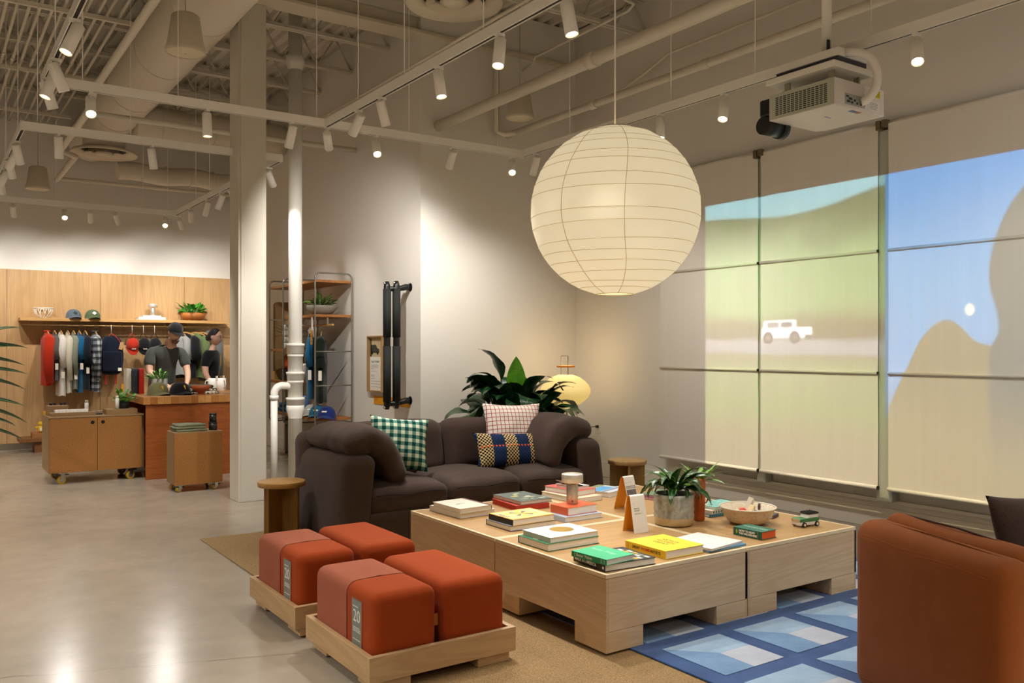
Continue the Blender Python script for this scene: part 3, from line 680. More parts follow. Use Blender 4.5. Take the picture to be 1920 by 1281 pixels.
# ------------------------------------------------------------------ the light the projector throws: the lens image, worked out per direction
LP = Vector((4.475 + 0.225, 3.14 + wy + 0.055, PZ - 0.012)); DX = XS - LP.x
li = bpy.data.lights.new('projector_beam', 'SPOT'); li.energy = 1.0; li.spot_size = math.radians(165); li.spot_blend = 0.0; li.shadow_soft_size = 0.004
li.use_nodes = True; t = NT(li.node_tree); em = t.n['Emission']
tc = t.new('ShaderNodeTexCoord'); sx_ = t.new('ShaderNodeSeparateXYZ'); t.l.new(tc.outputs['Normal'], sx_.inputs[0])
nx, ny, nz = sx_.outputs
U = t.math('DIVIDE', nx, nz); V = t.math('DIVIDE', ny, nz)
PY = t.math('MULTIPLY_ADD', U, DX, LP.y)      # local X is world -Y
PZn = t.math('MULTIPLY_ADD', V, -DX, LP.z)
def sst(x, a, b):
    m = t.new('ShaderNodeMapRange', interpolation_type='SMOOTHSTEP'); t.put(m.inputs[0], x); m.inputs[1].default_value = a; m.inputs[2].default_value = b; return m.outputs[0]
def curve(x, pts, x0, x1, z0, z1):
    f = t.new('ShaderNodeFloatCurve'); mp_ = t.new('ShaderNodeMapRange'); t.put(mp_.inputs[0], x); mp_.inputs[1].default_value = x0; mp_.inputs[2].default_value = x1
    t.l.new(mp_.outputs[0], f.inputs['Value']); c = f.mapping.curves[0]; P = sorted(((p - x0) / (x1 - x0), (z - z0) / (z1 - z0)) for p, z in pts)
    while len(c.points) < len(P): c.points.new(0.5, 0.5)
    for q_, (a, b_) in zip(c.points, P): q_.location = (a, b_)
    f.mapping.update(); return t.math('MULTIPLY_ADD', f.outputs[0], z1 - z0, z0)
def rgb(*c): return tuple(c) + (1,)
def disc(cy, cz, ry, rz, soft=0.15):
    a = t.math('POWER', t.math('DIVIDE', t.math('SUBTRACT', PY, cy), ry), 2.0); b_ = t.math('POWER', t.math('DIVIDE', t.math('SUBTRACT', PZn, cz), rz), 2.0)
    return t.math('SUBTRACT', 1.0, sst(t.math('ADD', a, b_), 1 - soft, 1 + soft))
def rect(y0, y1, z0, z1, s=0.012):
    return t.math('MULTIPLY', t.math('MULTIPLY', sst(PY, y0 - s, y0 + s), t.math('SUBTRACT', 1.0, sst(PY, y1 - s, y1 + s))), t.math('MULTIPLY', sst(PZn, z0 - s, z0 + s), t.math('SUBTRACT', 1.0, sst(PZn, z1 - s, z1 + s))))
# left picture: field, road and car
gv = t.new('ShaderNodeCombineXYZ'); t.l.new(PY, gv.inputs[0]); t.l.new(PZn, gv.inputs[1])
gm = t.new('ShaderNodeMapping'); t.l.new(gv.outputs[0], gm.inputs['Vector']); gm.inputs['Scale'].default_value = (0.8, 3.0, 1)
nf = t.noise(gm.outputs['Vector'], 2.2, 3, 0.5)
zr = t.new('ShaderNodeMapRange'); t.put(zr.inputs[0], t.math('MULTIPLY_ADD', nf, 0.16, t.math('SUBTRACT', PZn, 0.08))); zr.inputs[1].default_value = 0.3; zr.inputs[2].default_value = 2.8
left = t.ramp(zr.outputs[0], [(0.0, rgb(.33, .27, .17)), (0.14, rgb(.33, .28, .17)), (0.24, rgb(.27, .31, .13)), (0.38, rgb(.27, .31, .14)), (0.43, rgb(.24, .24, .12)), (0.45, rgb(.36, .35, .38)), (0.485, rgb(.36, .35, .38)), (0.50, rgb(.17, .15, .07)), (0.55, rgb(.17, .15, .06)), (0.60, rgb(.25, .38, .14)), (0.78, rgb(.22, .36, .14)), (0.90, rgb(.08, .16, .06)), (1.0, rgb(.04, .09, .04))])
ridge = curve(PY, [(3.9, 2.50), (4.25, 2.36), (4.536, 2.25), (4.75, 2.43), (5.1, 2.62), (5.9, 2.66)], 3.9, 5.9, 2.0, 3.0)
left = t.mix(t.math('MULTIPLY', sst(t.math('SUBTRACT', PZn, ridge), -0.01, 0.03), 0.45), left, rgb(.08, .15, .05))
hill = curve(PY, [(3.9, 2.76), (4.2, 2.70), (4.45, 2.65), (4.9, 2.615), (5.27, 2.64), (5.6, 2.67), (5.9, 2.69)], 3.9, 5.9, 2.4, 2.9)
left = t.mix(sst(t.math('SUBTRACT', PZn, hill), -0.02, 0.03), left, rgb(.22, .52, .64))
car = t.math('MAXIMUM', rect(4.63, 5.165, 1.545, 1.635, 0.015), rect(4.79, 5.14, 1.62, 1.70, 0.012))
left = t.mix(car, left, rgb(1.0, 1.0, 1.08))
left = t.mix(t.math('MULTIPLY', rect(4.83, 4.95, 1.635, 1.685), 1.0), left, rgb(.12, .12, .13))
left = t.mix(t.math('MULTIPLY', rect(4.97, 5.10, 1.635, 1.685), 0.9), left, rgb(.16, .16, .18))
for cy in (4.805, 5.091): left = t.mix(disc(cy, 1.547, 0.055, 0.055), left, rgb(.06, .05, .05)); left = t.mix(disc(cy, 1.547, 0.026, 0.026), left, rgb(.25, .23, .22))
left = t.mix(rect(4.63, 4.70, 1.53, 1.57), left, rgb(.10, .09, .09))
# right picture: blue sky, moon, rocks
zb = t.new('ShaderNodeMapRange'); t.put(zb.inputs[0], PZn); zb.inputs[1].default_value = 1.2; zb.inputs[2].default_value = 2.83
right = t.ramp(zb.outputs[0], [(0.0, rgb(.16, .36, .70)), (0.45, rgb(.10, .36, .72)), (1.0, rgb(.0, .27, .74))])
right = t.mix(disc(3.285, 1.732, 0.036, 0.042, 0.5), right, rgb(.8, .85, .85))
rock = rgb(.20, .18, .09)
sh = curve(PY, [(2.4, 1.40), (3.05, 1.45), (3.129, 1.472), (3.241, 1.503), (3.357, 1.613), (3.457, 1.663), (3.6, 1.586), (3.771, 1.301), (3.913, 1.005), (4.0, 0.8)], 2.4, 4.0, 0.6, 2.0)
right = t.mix(t.math('SUBTRACT', 1.0, sst(t.math('SUBTRACT', PZn, sh), -0.02, 0.02)), right, rock)
hd = curve(PZn, [(1.40, 3.15), (1.472, 3.129), (1.577, 3.084), (1.69, 3.092), (1.92, 3.147), (2.109, 3.136), (2.434, 3.019), (2.567, 2.913), (2.8, 2.6)], 1.40, 2.8, 2.4, 3.4)
right = t.mix(t.math('SUBTRACT', 1.0, sst(t.math('SUBTRACT', PY, hd), -0.02, 0.02)), right, rgb(.07, .10, .10))
lowg = t.math('SUBTRACT', 1.0, sst(PZn, 0.5, 1.35)); right = t.mix(t.math('MULTIPLY', lowg, 0.8), right, rgb(.34, .28, .15))
pic = t.mix(sst(PY, 3.955, 3.965), right, left)
frame = t.math('MULTIPLY', rect(1.55, 5.84, 0.30, 2.825, 0.006), sst(t.math('ABSOLUTE', nz), 0.02, 0.03))
t.put(em.inputs['Color'], pic)
inv = t.math('DIVIDE', 1.0, t.math('POWER', t.math('MAXIMUM', t.math('ABSOLUTE', nz), 0.05), 3.0))
PROJ_G = 92.0
t.put(em.inputs['Strength'], t.math('MULTIPLY', t.math('MULTIPLY', frame, inv), PROJ_G))
lo = bpy.data.objects.new('projector_beam', li); COL.objects.link(lo)
lo.matrix_world = Matrix(((0, 0, -1, LP.x), (-1, 0, 0, LP.y), (0, 1, 0, LP.z), (0, 0, 0, 1)))
# ================================================================== rugs
M_SISAL = speckle('sisal_weave', '#93764c', '#6a5233', '#b3956a', 150, 0.95, 0.8)
sr = obj('sisal_rug', B().box((1.755, -0.6, 0.0), (5.0, 6.735, 0.008)), M_SISAL, bevel=0.002); tag(sr, 'tan woven rug lying under the sofa, poufs and tables', 'rug')
def pile(name, c1, c2):
    m, t, p = base(name); v = t.coord(); f = t.noise(v, 7, 5, 0.65); g = t.noise(v, 420, 2, 0.7)
    c = t.ramp(t.math('ADD', t.math('MULTIPLY', f, 0.7), t.math('MULTIPLY', g, 0.3)), [(0.35, c2), (0.62, c1)])
    t.put(p.inputs['Base Color'], c); p.inputs['Roughness'].default_value = 0.95; p.inputs['Specular IOR Level'].default_value = 0.1; p.inputs['Sheen Weight'].default_value = 0.3
    t.put(p.inputs['Normal'], t.bump(g, 0.5, 0.004)); return m
br = thing('blue_rug', 'dark blue rug with pale folded square pattern beside the book table', 'rug', (2.803, 0.6, 0.008))
obj('rug_ground', B().rbox((1.26, 1.74, 0.005), (2.52, 3.48, 0.011), 0.005, 8), pile('pile_navy', '#30548a', '#1f3e70'), br)
RA, RB, RC = pile('pile_light', '#9ab4ce', '#809fbd'), pile('pile_mid', '#7597bd', '#5f84ad'), pile('pile_white', '#b9bfcc', '#a6aebf')
s_ = 0.395; c0 = 0.19
pl = [mesh('rug_patch', B().prism([(0, s_), (c0, s_ - c0), (s_, s_ - c0), (s_, s_)], 0, 0.0035), RA, 0.001),
      mesh('rug_patch', B().prism([(0, 0), (c0, 0), (c0, s_ - c0), (0, s_)], 0, 0.0035), RB, 0.001),
      mesh('rug_patch', B().prism([(c0, 0), (s_, 0), (s_, s_ - c0), (c0, s_ - c0)], 0, 0.0035), RC, 0.001)]
for i in range(5):
    for j in range(-4, 3):
        for m_ in pl: obj('rug_patch', m_, None, br, loc=(0.104 + i * 0.495, 2.585 - 0.6 + j * 0.495, 0.0105))
# ================================================================== book table: four square plywood modules
M_OAKX = wood('pale_oak_x', '#dcc3a0', '#caac84', 'X', 0.9); M_OAKY = wood('pale_oak_y', '#d6bb97', '#c3a47c', 'Y', 0.9)
M_TOP = wood('oak_top', '#bd9767', '#ae8858', 'X', 1.4, 0.4, 0.05, False); M_EDGE = wood('maple_edging', '#efdcb8', '#e6cfa6', 'X', 1.0)
M_OAKD = wood('oak_inside', '#9b764a', '#8a663c', 'X', 0.9)
def table_module(x0, x1, y0, y1, label):
    t_ = thing('table_module', label, 'table', (x0, y0, 0.02), 0, 'square modules of the low book table'); W, D, H = x1 - x0, y1 - y0, 0.37
    e = 0.016; g = 0.0018
    obj('table_top', B().box((e, e, H - 0.018), (W - e, D - e, H - 0.001)), M_TOP, t_)
    for nm, a, b_ in (('edge_band', (0, 0, H - 0.02), (W, e, H)), ('edge_band', (0, D - e, H - 0.02), (W, D, H)), ('edge_band', (0, e, H - 0.02), (e, D - e, H)), ('edge_band', (W - e, e, H - 0.02), (W, D - e, H))):
        obj(nm, B().box(a, b_), M_EDGE, t_, bevel=0.0015)
    zb = 0.098
    obj('side_panel', B().box((e, 0.0, zb), (W, 0.018, H - 0.02 - g)), M_OAKX, t_, bevel=0.001)
    obj('side_panel', B().box((e, D - 0.018, zb), (W, D, H - 0.02 - g)), M_OAKX, t_, bevel=0.001)
    f = 0.235
    # side panels cut with a cross opening: their feet are one piece with the board
    for xa, xb in ((0, e), (W - e, W)):
        obj('side_panel', B().prism([(0.0, 0), (f, 0), (f, zb), (D - f, zb), (D - f, 0), (D, 0), (D, H - 0.02 - g), (0.0, H - 0.02 - g)], xa, xb, 'X'), M_OAKY, t_, bevel=0.001)
    obj('under_panel', B().box((e, 0.018, zb + 0.005), (W - e, D - 0.018, zb + 0.02)), M_OAKD, t_)
    for fx in (e, W - f):
        for fy in (0.0, D - f):
            obj('foot', B().box((fx, fy, 0), (fx + f - e, fy + f, zb - g)), M_OAKX, t_, bevel=0.001)
            obj('glide', B().cyl((fx + 0.1, fy + 0.1, -0.0115), (fx + 0.1, fy + 0.1, 0), 0.06, n=12), M_BLACK, t_)
TX, TY = (2.65, 3.634, 3.641, 4.60), (3.083, 4.029, 4.036, 5.033)
table_module(TX[0], TX[1], TY[0], TY[1], 'pale oak table module holding the yellow book and the tent card')
table_module(TX[2], TX[3], TY[0], TY[1], 'pale oak table module holding the toy car and speckled bowl')
table_module(TX[0], TX[1], TY[2], TY[3], 'pale oak table module holding the red and orange books, next to the sofa arm')
table_module(TX[2], TX[3], TY[2], TY[3], 'pale oak table module between the round stool and the planter')
# ================================================================== pouf trays and poufs
M_TRAYX = wood('tray_wood_x', '#caa97e', '#b5926a', 'X', 1.0); M_TRAYY = wood('tray_wood_y', '#c5a478', '#b08e64', 'Y', 1.0)
def tray(y0, label):
    t_ = thing('pouf_tray', label, 'tray', (1.54, y0, 0.0), 0, 'low wooden trays on block feet'); W, D = 0.74, 0.715; e = 0.026
    for a, b_, m_ in (((0, 0, 0.052), (W, e, 0.162), M_TRAYX), ((0, D - e, 0.052), (W, D, 0.162), M_TRAYX), ((0, e, 0.052), (e, D - e, 0.162), M_TRAYY), ((W - e, e, 0.052), (W, D - e, 0.162), M_TRAYY)):
        obj('tray_rail', B().box(a, b_), m_, t_, bevel=0.002)
    obj('tray_base', B().box((e, e, 0.052), (W - e, D - e, 0.068)), M_TRAYX, t_)
    for fx in (0.03, W - 0.20):
        for fy in (0.012, D - 0.182): obj('foot', B().box((fx, fy, 0.009), (fx + 0.17, fy + 0.17, 0.052)), M_TRAYX, t_, bevel=0.002)
    return t_
tray(3.29, 'wooden tray carrying two poufs, standing apart from the sofa'); tray(4.15, 'wooden tray carrying two poufs, next to the round stool')
M_PO = fabric('rust_fabric', '#963b14', '#a8481c', 500, 0.15, 0.95, 0.04); M_PS = fabric('terracotta_sleeve', '#9a523a', '#aa654c', 420, 0.5, 0.95, 0.05)
M_TAGG = mat('tag_grey', '#7f837c', 0.6); M_PRINT = mat('white_print', '#e4e2da', 0.7)
def pouf(x0, x1, y0, label, two):
    W, D, H = x1 - x0, 0.645, 0.338
    t_ = thing('pouf', label, 'pouf', ((x0 + x1) / 2, y0 + D / 2, 0.069), 0, 'rust coloured cube poufs')
    obj('cushion', B().rbox((0, 0, H / 2), (W, D, H), 0.045, 10, puff=0.006), M_PO, t_)
    if two:
        sb = B().rbox((0, 0, H / 2), (W + 0.005, D + 0.005, H + 0.004), 0.047, 10, puff=0.006)
        keep = [k for k, f in enumerate(sb.f) if min(sb.v[i][1] for i in f) > -0.06]
        sb.f = [sb.f[k] for k in keep]; sb.m = [sb.m[k] for k in keep]; sb.sm = [sb.sm[k] for k in keep]
        ys_ = min(sb.v[i][1] for f in sb.f for i in f)
        obj('fabric_sleeve', sb, M_PS, t_)
        hx = W / 2 + 0.001
        obj('seam', B().tube([(-hx, ys_, 0.03), (-hx, ys_, H - 0.05), (-hx + 0.015, ys_, H - 0.015), (-hx + 0.045, ys_, H + 0.001), (0, ys_, H + 0.008), (hx - 0.045, ys_, H + 0.001), (hx, ys_, H - 0.05)], 0.002, 5), mat('seam_dark', '#5c2410', 0.9), t_)
        tg = obj('size_tag', B().rbox((0, 0, 0), (0.004, 0.098, 0.205), 0.0019, 2).xf(T(-W / 2 - 0.002, -0.165, 0.185)), M_TAGG, t_)
        obj('tag_frame', B().tube([(-W / 2 - 0.002, -0.165 + a, 0.185 + b_) for a, b_ in ((-0.052, -0.106), (0.052, -0.106), (0.052, 0.106), (-0.052, 0.106))], 0.003, 5, closed=True), mat('tag_piping', '#a8521f', 0.7), t_)
        # text faces -X: local text x -> -Y, text y -> Z
        Mx = Matrix(((0, 0, -1, -W / 2 - 0.0045), (-1, 0, 0, -0.165), (0, 1, 0, 0.185), (0, 0, 0, 1)))
        lettering('20', M_PRINT, tg, Mx @ T(0.002, 0.03, 0), 0.075, align='CENTER')
        for a, b_, w_ in ((0.073, 0.004, 0.055), (-0.018, 0.003, 0.07), (-0.026, 0.003, 0.078), (-0.034, 0.003, 0.078), (-0.07, 0.003, 0.075)):
            obj('print_line', B().box((-0.036, a - b_ / 2, 0), (-0.036 + w_, a + b_ / 2, 0.0003)).xf(Mx), M_PRINT, tg)
    else:
        obj('pull_tab', B().rbox((-W / 2 - 0.012, -D / 2 + 0.06, H * 0.50), (0.028, 0.003, 0.055), 0.0014, 2), mat('tab_orange', '#d8903c', 0.6), t_)
    return t_
for y0, nm in ((3.29, 'tray away from the sofa'), (4.15, 'tray by the round stool')):
    pouf(1.572, 1.886, y0 + 0.033, 'rust pouf with terracotta sleeve and 20 tag, ' + nm, True)
    pouf(1.918, 2.248, y0 + 0.033, 'plain rust pouf with orange tab, ' + nm, False)
# ================================================================== round wooden stools
def stool(loc, rz, label, m1, m2):
    s_ = thing('round_stool', label, 'stool', loc, rz, 'round wooden stools'); r = 0.172
    obj('seat', B().lathe([(0, 0.46), (r - 0.003, 0.46), (r, 0.457), (r, 0.426), (r - 0.003, 0.423), (0, 0.423)], 48), m1, s_)
    obj('leg_panel', B().box((-0.155, -0.011, 0), (0.155, 0.011, 0.4225)), m2, s_, bevel=0.001)
    obj('leg_panel', B().box((-0.011, -0.155, 0), (0.011, -0.0115, 0.4225)), m2, s_, bevel=0.001)
    obj('leg_panel', B().box((-0.011, 0.0115, 0), (0.011, 0.155, 0.4225)), m2, s_, bevel=0.001)
M_ST = wood('stool_top_wood', '#b88d4e', '#a67a3c', 'X', 1.2); M_SL = wood('stool_leg_wood', '#8a642c', '#71501f', 'Z', 1.2)
M_ST2 = wood('stool_top_oak', '#b3905f', '#a07d4e', 'X', 1.2); M_SL2 = wood('stool_leg_oak', '#a68352', '#907040', 'Z', 1.2)
stool((2.22, 6.262, 0.008), 0.55, 'round brown wooden stool between the red poufs and the sofa arm', M_ST, M_SL)
stool((5.21, 5.775, 0.0), 0.95, 'round oak stool standing between the sofa and the shades', M_ST2, M_SL2)
# ================================================================== sofa
M_SOFA = fabric('brown_wool', '#3f312b', '#56463f', 260, 0.5, 0.95, 0.10)
so = thing('sofa', 'dark brown three seat sofa with soft draped arm cushions', 'sofa', (3.665, 6.18, 0.008))
def taper(s):  # s: -1 left arm, 1 right arm
    def fn(p):
        k = max(0.0, min(1.0, p.z / 0.66)); return Vector((p.x - s * 0.075 * k * (1.0 if p.x * s > 0 else 0.6), p.y, p.z))
    return fn
hl = 1.235
for s in (-1, 1):
    b_ = B().rbox((0, 0, 0.345), (0.25, 1.04, 0.66), 0.085, 6)
    b_.warp(lambda p, s=s: Vector((p.x - s * 0.06 * (p.z / 0.66) ** 1.5, p.y + 0.02 * (p.z / 0.66), p.z)))
    b_.xf(T(s * (hl - 0.125), -0.005, 0)); obj('arm', b_, M_SOFA, so)
b_ = B().rbox((0, 0.40, 0.40), (2 * hl - 0.08, 0.25, 0.77), 0.10, 8); b_.warp(lambda p: Vector((p.x, p.y + 0.05 * p.z, p.z + 0.012 * math.sin(p.x * 3)))); obj('back', b_, M_SOFA, so)
obj('base_front', B().rbox((0, -0.06, 0.135), (2 * hl - 0.44, 0.90, 0.24), 0.03, 6), M_SOFA, so)
xs = (-1.005, -0.335, 0.335, 1.005)
for i in range(3):
    b_ = B().rbox((0, 0, 0), (0.668, 0.86, 0.19), 0.07, 10, puff=0.035)
    b_.warp(lambda p, i=i: p + Vector((0, 0, -0.015 * (1 if p.y < -0.3 else 0))) + wob(p, 4.0, 0.010, i * 3.1))
    b_.xf(T((xs[i] + xs[i + 1]) / 2, -0.08, 0.345)); obj('seat_cushion', b_, M_SOFA, so)
    pp_ = [((xs[i] + xs[i + 1]) / 2 + a, -0.505, 0.395) for a in (-0.28, -0.1, 0.1, 0.28)]
for i, (xa, xb) in enumerate(((-0.93, 0.0), (0.0, 0.93))):
    b_ = B().rbox((0, 0, 0), (xb - xa - 0.004, 0.26, 0.48), 0.11, 10, puff=0.0)
    b_.warp(lambda p, i=i: p + wob(p, 3.2, 0.022, 7 + i)); b_.xf(Matrix.Rotation(-0.16, 4, 'X')); b_.xf(T((xa + xb) / 2, 0.245, 0.61)); obj('back_cushion', b_, M_SOFA, so)
def drape(s):
    path = [Vector(p) for p in ((-1.115, 0.675), (-1.05, 0.73), (-0.95, 0.75), (-0.855, 0.705), (-0.785, 0.615), (-0.76, 0.52), (-0.765, 0.44))]
    L = [0.0]
    for a, b2 in zip(path, path[1:]): L.append(L[-1] + (b2 - a).length)
    tot = L[-1]
    def at(sv):
        sv = max(0, min(tot, sv))
        for k in range(len(path) - 1):
            if sv <= L[k + 1] + 1e-9: f = (sv - L[k]) / (L[k + 1] - L[k]); return path[k].lerp(path[k + 1], f)
        return path[-1]
    b2 = B().rbox((0, 0, 0), (tot, 0.84, 0.165), 0.078, 14, puff=0.035)
    def fn(p):
        sv = p.x + tot / 2; c = at(sv); d = (at(sv + 0.03) - at(sv - 0.03)).normalized(); nrm = Vector((-d.y, d.x))
        q = c + nrm * (p.z + 0.02); wv = wob(p, 7.0, 0.016, 3 * s) + wob(p, 18.0, 0.006 if p.y < -0.2 else 0.002, s)
        return Vector((q.x * (-s) if s > 0 else q.x, p.y - 0.02, q.y)) + wv
    b2.warp(fn); return obj('arm_cushion', b2, M_SOFA, so)
drape(-1); drape(1)
M_STITCH = mat('stitch_line', '#241a16', 0.95)
for i in range(3):
    x0_, x1_ = xs[i] + 0.05, xs[i + 1] - 0.05
    obj('piping', B().tube([(x0_ + (x1_ - x0_) * k / 10, -0.512, 0.375 + 0.006 * math.sin(k)) for k in range(11)], 0.0035, 5), M_STITCH, so)
# ------------------------------------------------------------------ scatter pillows
def pillow_mesh(w_, h_, t_, m, n=26, pinch=0.10):
    def side(sg):
        def fn(u, v):
            a, b_ = 2 * u - 1, 2 * v - 1
            th = t_ / 2 * (max(0, 1 - abs(a) ** 2.6) * max(0, 1 - abs(b_) ** 2.6)) ** 0.55
            x_ = w_ / 2 * a * (1 - pinch * (1 - b_ * b_)); y_ = h_ / 2 * b_ * (1 - pinch * (1 - a * a))
            return (x_, y_, sg * th + 0.006 * mnoise.noise(Vector((a * 2.2, b_ * 2.2, sg))) * (1 - abs(a)) * (1 - abs(b_)) * 4)
        return fn
    return mesh('pillow', B().grid(side(1), n, n).grid(side(-1), n, n), m)
def pat(name, build, rough=0.95, bumps=300):
    m, t, p = base(name); tcn = t.new('ShaderNodeTexCoord'); sp = t.new('ShaderNodeSeparateXYZ'); t.l.new(tcn.outputs['Object'], sp.inputs[0])
    t.put(p.inputs['Base Color'], build(t, sp.outputs[0], sp.outputs[1])); p.inputs['Roughness'].default_value = rough; p.inputs['Specular IOR Level'].default_value = 0.1
    t.put(p.inputs['Normal'], t.bump(t.noise(tcn.outputs['Object'], bumps, 2, 0.6), 0.4, 0.002)); MATS[name] = m; return m
def fr(t, x, s, o=0.0): return t.math('FRACT', t.math('MULTIPLY_ADD', x, s, o + 20.0))
def gingham(t, x, y):
    a = t.math('GREATER_THAN', fr(t, x, 17), 0.5); b_ = t.math('GREATER_THAN', fr(t, y, 17), 0.5)
    return t.ramp(t.math('MULTIPLY', t.math('ADD', a, b_), 0.5), [(0.0, '#d6d8c0'), (0.5, '#5f8a7c'), (1.0, '#123f3c')])
def redgrid(t, x, y):
    a = t.math('LESS_THAN', fr(t, x, 28), 0.14); b_ = t.math('LESS_THAN', fr(t, y, 28), 0.14)
    return t.mix(t.math('MAXIMUM', a, b_), lin('#f4ede5'), lin('#ad3c36'))
def plaidknit(t, x, y):
    ca = t.math('GREATER_THAN', fr(t, x, 34), 0.5); cb2 = t.math('GREATER_THAN', fr(t, y, 34), 0.5)
    ck = t.math('ABSOLUTE', t.math('SUBTRACT', ca, cb2)); dots = t.math('MULTIPLY', ca, cb2)
    band = t.math('GREATER_THAN', fr(t, x, 4.4, 0.95), 0.5)
    navy = t.mix(ck, lin('#1d2b4a'), lin('#2a3b60')); cream = t.mix(dots, lin('#dcc28c'), lin('#17161c'))
    cream = t.mix(t.math('MULTIPLY', t.math('SUBTRACT', 1.0, ca), t.math('SUBTRACT', 1.0, cb2)), cream, lin('#17161c'))
    c = t.mix(band, navy, cream)
    ln_ = t.math('MULTIPLY', t.math('LESS_THAN', t.math('ABSOLUTE', t.math('SUBTRACT', y, 0.017)), 0.0075), ca)
    return t.mix(ln_, c, lin('#d2582f'))
def place_pillow(label, me, loc, rot):
    o = obj('throw_pillow', me, None, None, loc=loc, rot=rot); tag(o, label, 'pillow'); return o
p1 = pillow_mesh(0.47, 0.43, 0.16, pat('gingham_cloth', gingham)); p2 = pillow_mesh(0.56, 0.42, 0.15, pat('red_check_cloth', redgrid)); p3 = pillow_mesh(0.73, 0.31, 0.15, pat('navy_knit_cloth', plaidknit))
q = atY(748, 832, 6.02); place_pillow('green and white gingham pillow leaning on the sofa back', p1, q, Euler((1.22, 0.10, -0.30)))
q = atY(962, 800, 6.22); place_pillow('white pillow with thin red grid on the sofa', p2, q, Euler((1.28, 0.03, -0.18)))
q = atY(963, 843, 6.05); place_pillow('navy and cream knitted pillow with orange dashes on the sofa', p3, q, Euler((1.15, 0.03, -0.14)))
# ================================================================== orange armchair
M_OR = fabric('orange_wool', '#84461d', '#9c5826', 600, 0.35, 0.9, 0.1, rib=('X', 160.0))
AO = Vector((2.905, 1.41, 0.02)); AR = math.atan2(-0.37, 0.93)     # local x = to the seat side, local y = towards the table
ac = thing('armchair', 'rust orange armchair on the blue rug', 'armchair', AO, AR)
def softbox(name, c, size, r, amp=0.006, seed=0, **k):
    b_ = B().rbox((0, 0, 0), size, r, 8, **k); b_.warp(lambda p: p + wob(p, 3.0, amp, seed)); b_.xf(T(*c)); return obj(name, b_, M_OR, ac)
softbox('arm', (0.085, 0.415, 0.375), (0.17, 0.83, 0.70), 0.07, 0.008, 1)
softbox('inner_arm', (0.21, 0.46, 0.41), (0.13, 0.76, 0.66), 0.06, 0.008, 2)
softbox('back', (0.62, 0.075, 0.39), (0.84, 0.20, 0.72), 0.085, 0.008, 3)
softbox('inner_back', (0.62, 0.20, 0.45), (0.66, 0.16, 0.56), 0.075, 0.010, 4)
softbox('seat_cushion', (0.62, 0.50, 0.37), (0.67, 0.66, 0.19), 0.07, 0.008, 5, puff=0.02)
softbox('arm', (1.155, 0.415, 0.375), (0.17, 0.83, 0.70), 0.07, 0.008, 6)
softbox('inner_arm', (1.03, 0.46, 0.41), (0.13, 0.76, 0.66), 0.06, 0.008, 7)
obj('base', B().rbox((0.62, 0.42, 0.17), (0.98, 0.74, 0.22), 0.03, 4), M_OR, ac)
for fx in (0.14, 1.10):
    for fy in (0.12, 0.72): obj('leg', B().cyl((fx, fy, 0), (fx, fy, 0.07), 0.018, 0.022, n=12), M_BLACK, ac)
obj('piping', B().tube([(0.21, 0.09, 0.68), (0.21, 0.13, 0.733), (0.21, 0.45, 0.744), (0.21, 0.77, 0.738), (0.21, 0.835, 0.69)], 0.004, 6), mat('dark_piping', '#3d1d0c', 0.8), ac)
obj('piping', B().tube([(0.085, 0.005, 0.6), (0.085, 0.02, 0.68), (0.085, 0.08, 0.722), (0.085, 0.42, 0.729), (0.085, 0.75, 0.722), (0.085, 0.82, 0.67)], 0.003, 6), M_OR, ac)
obj('piping', B().tube([(0.22, 0.075, 0.69), (0.30, 0.075, 0.745), (0.62, 0.075, 0.753), (0.94, 0.075, 0.745), (1.02, 0.075, 0.69)], 0.004, 6), mat('dark_piping', '#3d1d0c', 0.8), ac)
p4 = pillow_mesh(0.50, 0.46, 0.17, M_SOFA)
fx_ = Matrix.Translation(AO) @ RZ(AR) @ Vector((0.60, 0.43, 0.64))
o = obj('throw_pillow', p4, None, None, loc=fx_, rot=Euler((1.30, 0, AR + 0.08))); tag(o, 'plain dark brown pillow on the orange armchair', 'pillow')
# ================================================================== books on the table
TZ = 0.39
def book(N, L, Rr, zb, th, cover, label, spine='L', spine_col=None, group=None, name='book', page=None, hard=0.0022):
    """N, L, Rr: near, left and right corner of the top face in the photograph; zb: height of what it lies on"""
    zt = zb + th; a, l, r = atZ(*N, zt), atZ(*L, zt), atZ(*Rr, zt)
    ux = (r - a); ux.z = 0; w_ = ux.length; ang = math.atan2(ux.y, ux.x); per = Vector((-ux.y, ux.x, 0)) / w_
    d_ = abs((l - a).dot(per)); b_ = thing(name, label, 'book', (a.x, a.y, zb + 0.0003), ang, group)
    mc = mat('cover_' + cover.strip('#'), cover, 0.45); ms = mat('cover_' + (spine_col or cover).strip('#'), spine_col or cover, 0.45)
    h = hard; th -= 0.0006
    obj('cover', B().box((0, 0, 0), (w_, d_, h)).box((0, 0, th - h), (w_, d_, th)), mc, b_)
    sp = {'L': ((0, 0, h), (h, d_, th - h)), 'R': ((w_ - h, 0, h), (w_, d_, th - h)), 'N': ((0, 0, h), (w_, h, th - h)), 'B': ((0, d_ - h, h), (w_, d_, th - h))}[spine]
    obj('spine', B().box(*sp), ms, b_)
    i = 0.004; x0, x1, y0, y1 = i, w_ - i, i, d_ - i
    if spine == 'L': x0 = h
    if spine == 'R': x1 = w_ - h
    if spine == 'N': y0 = h
    if spine == 'B': y1 = d_ - h
    obj('pages', B().box((x0, y0, h), (x1, y1, th - h)), page or M_PAPER, b_)
    return b_, w_, d_, th
def pr(b_, m, poly, z, name='cover_print'): return obj(name, B().prism(poly, z, z + 0.0004), m, b_)
def rc(x0, y0, x1, y1): return [(x0, y0), (x1, y0), (x1, y1), (x0, y1)]
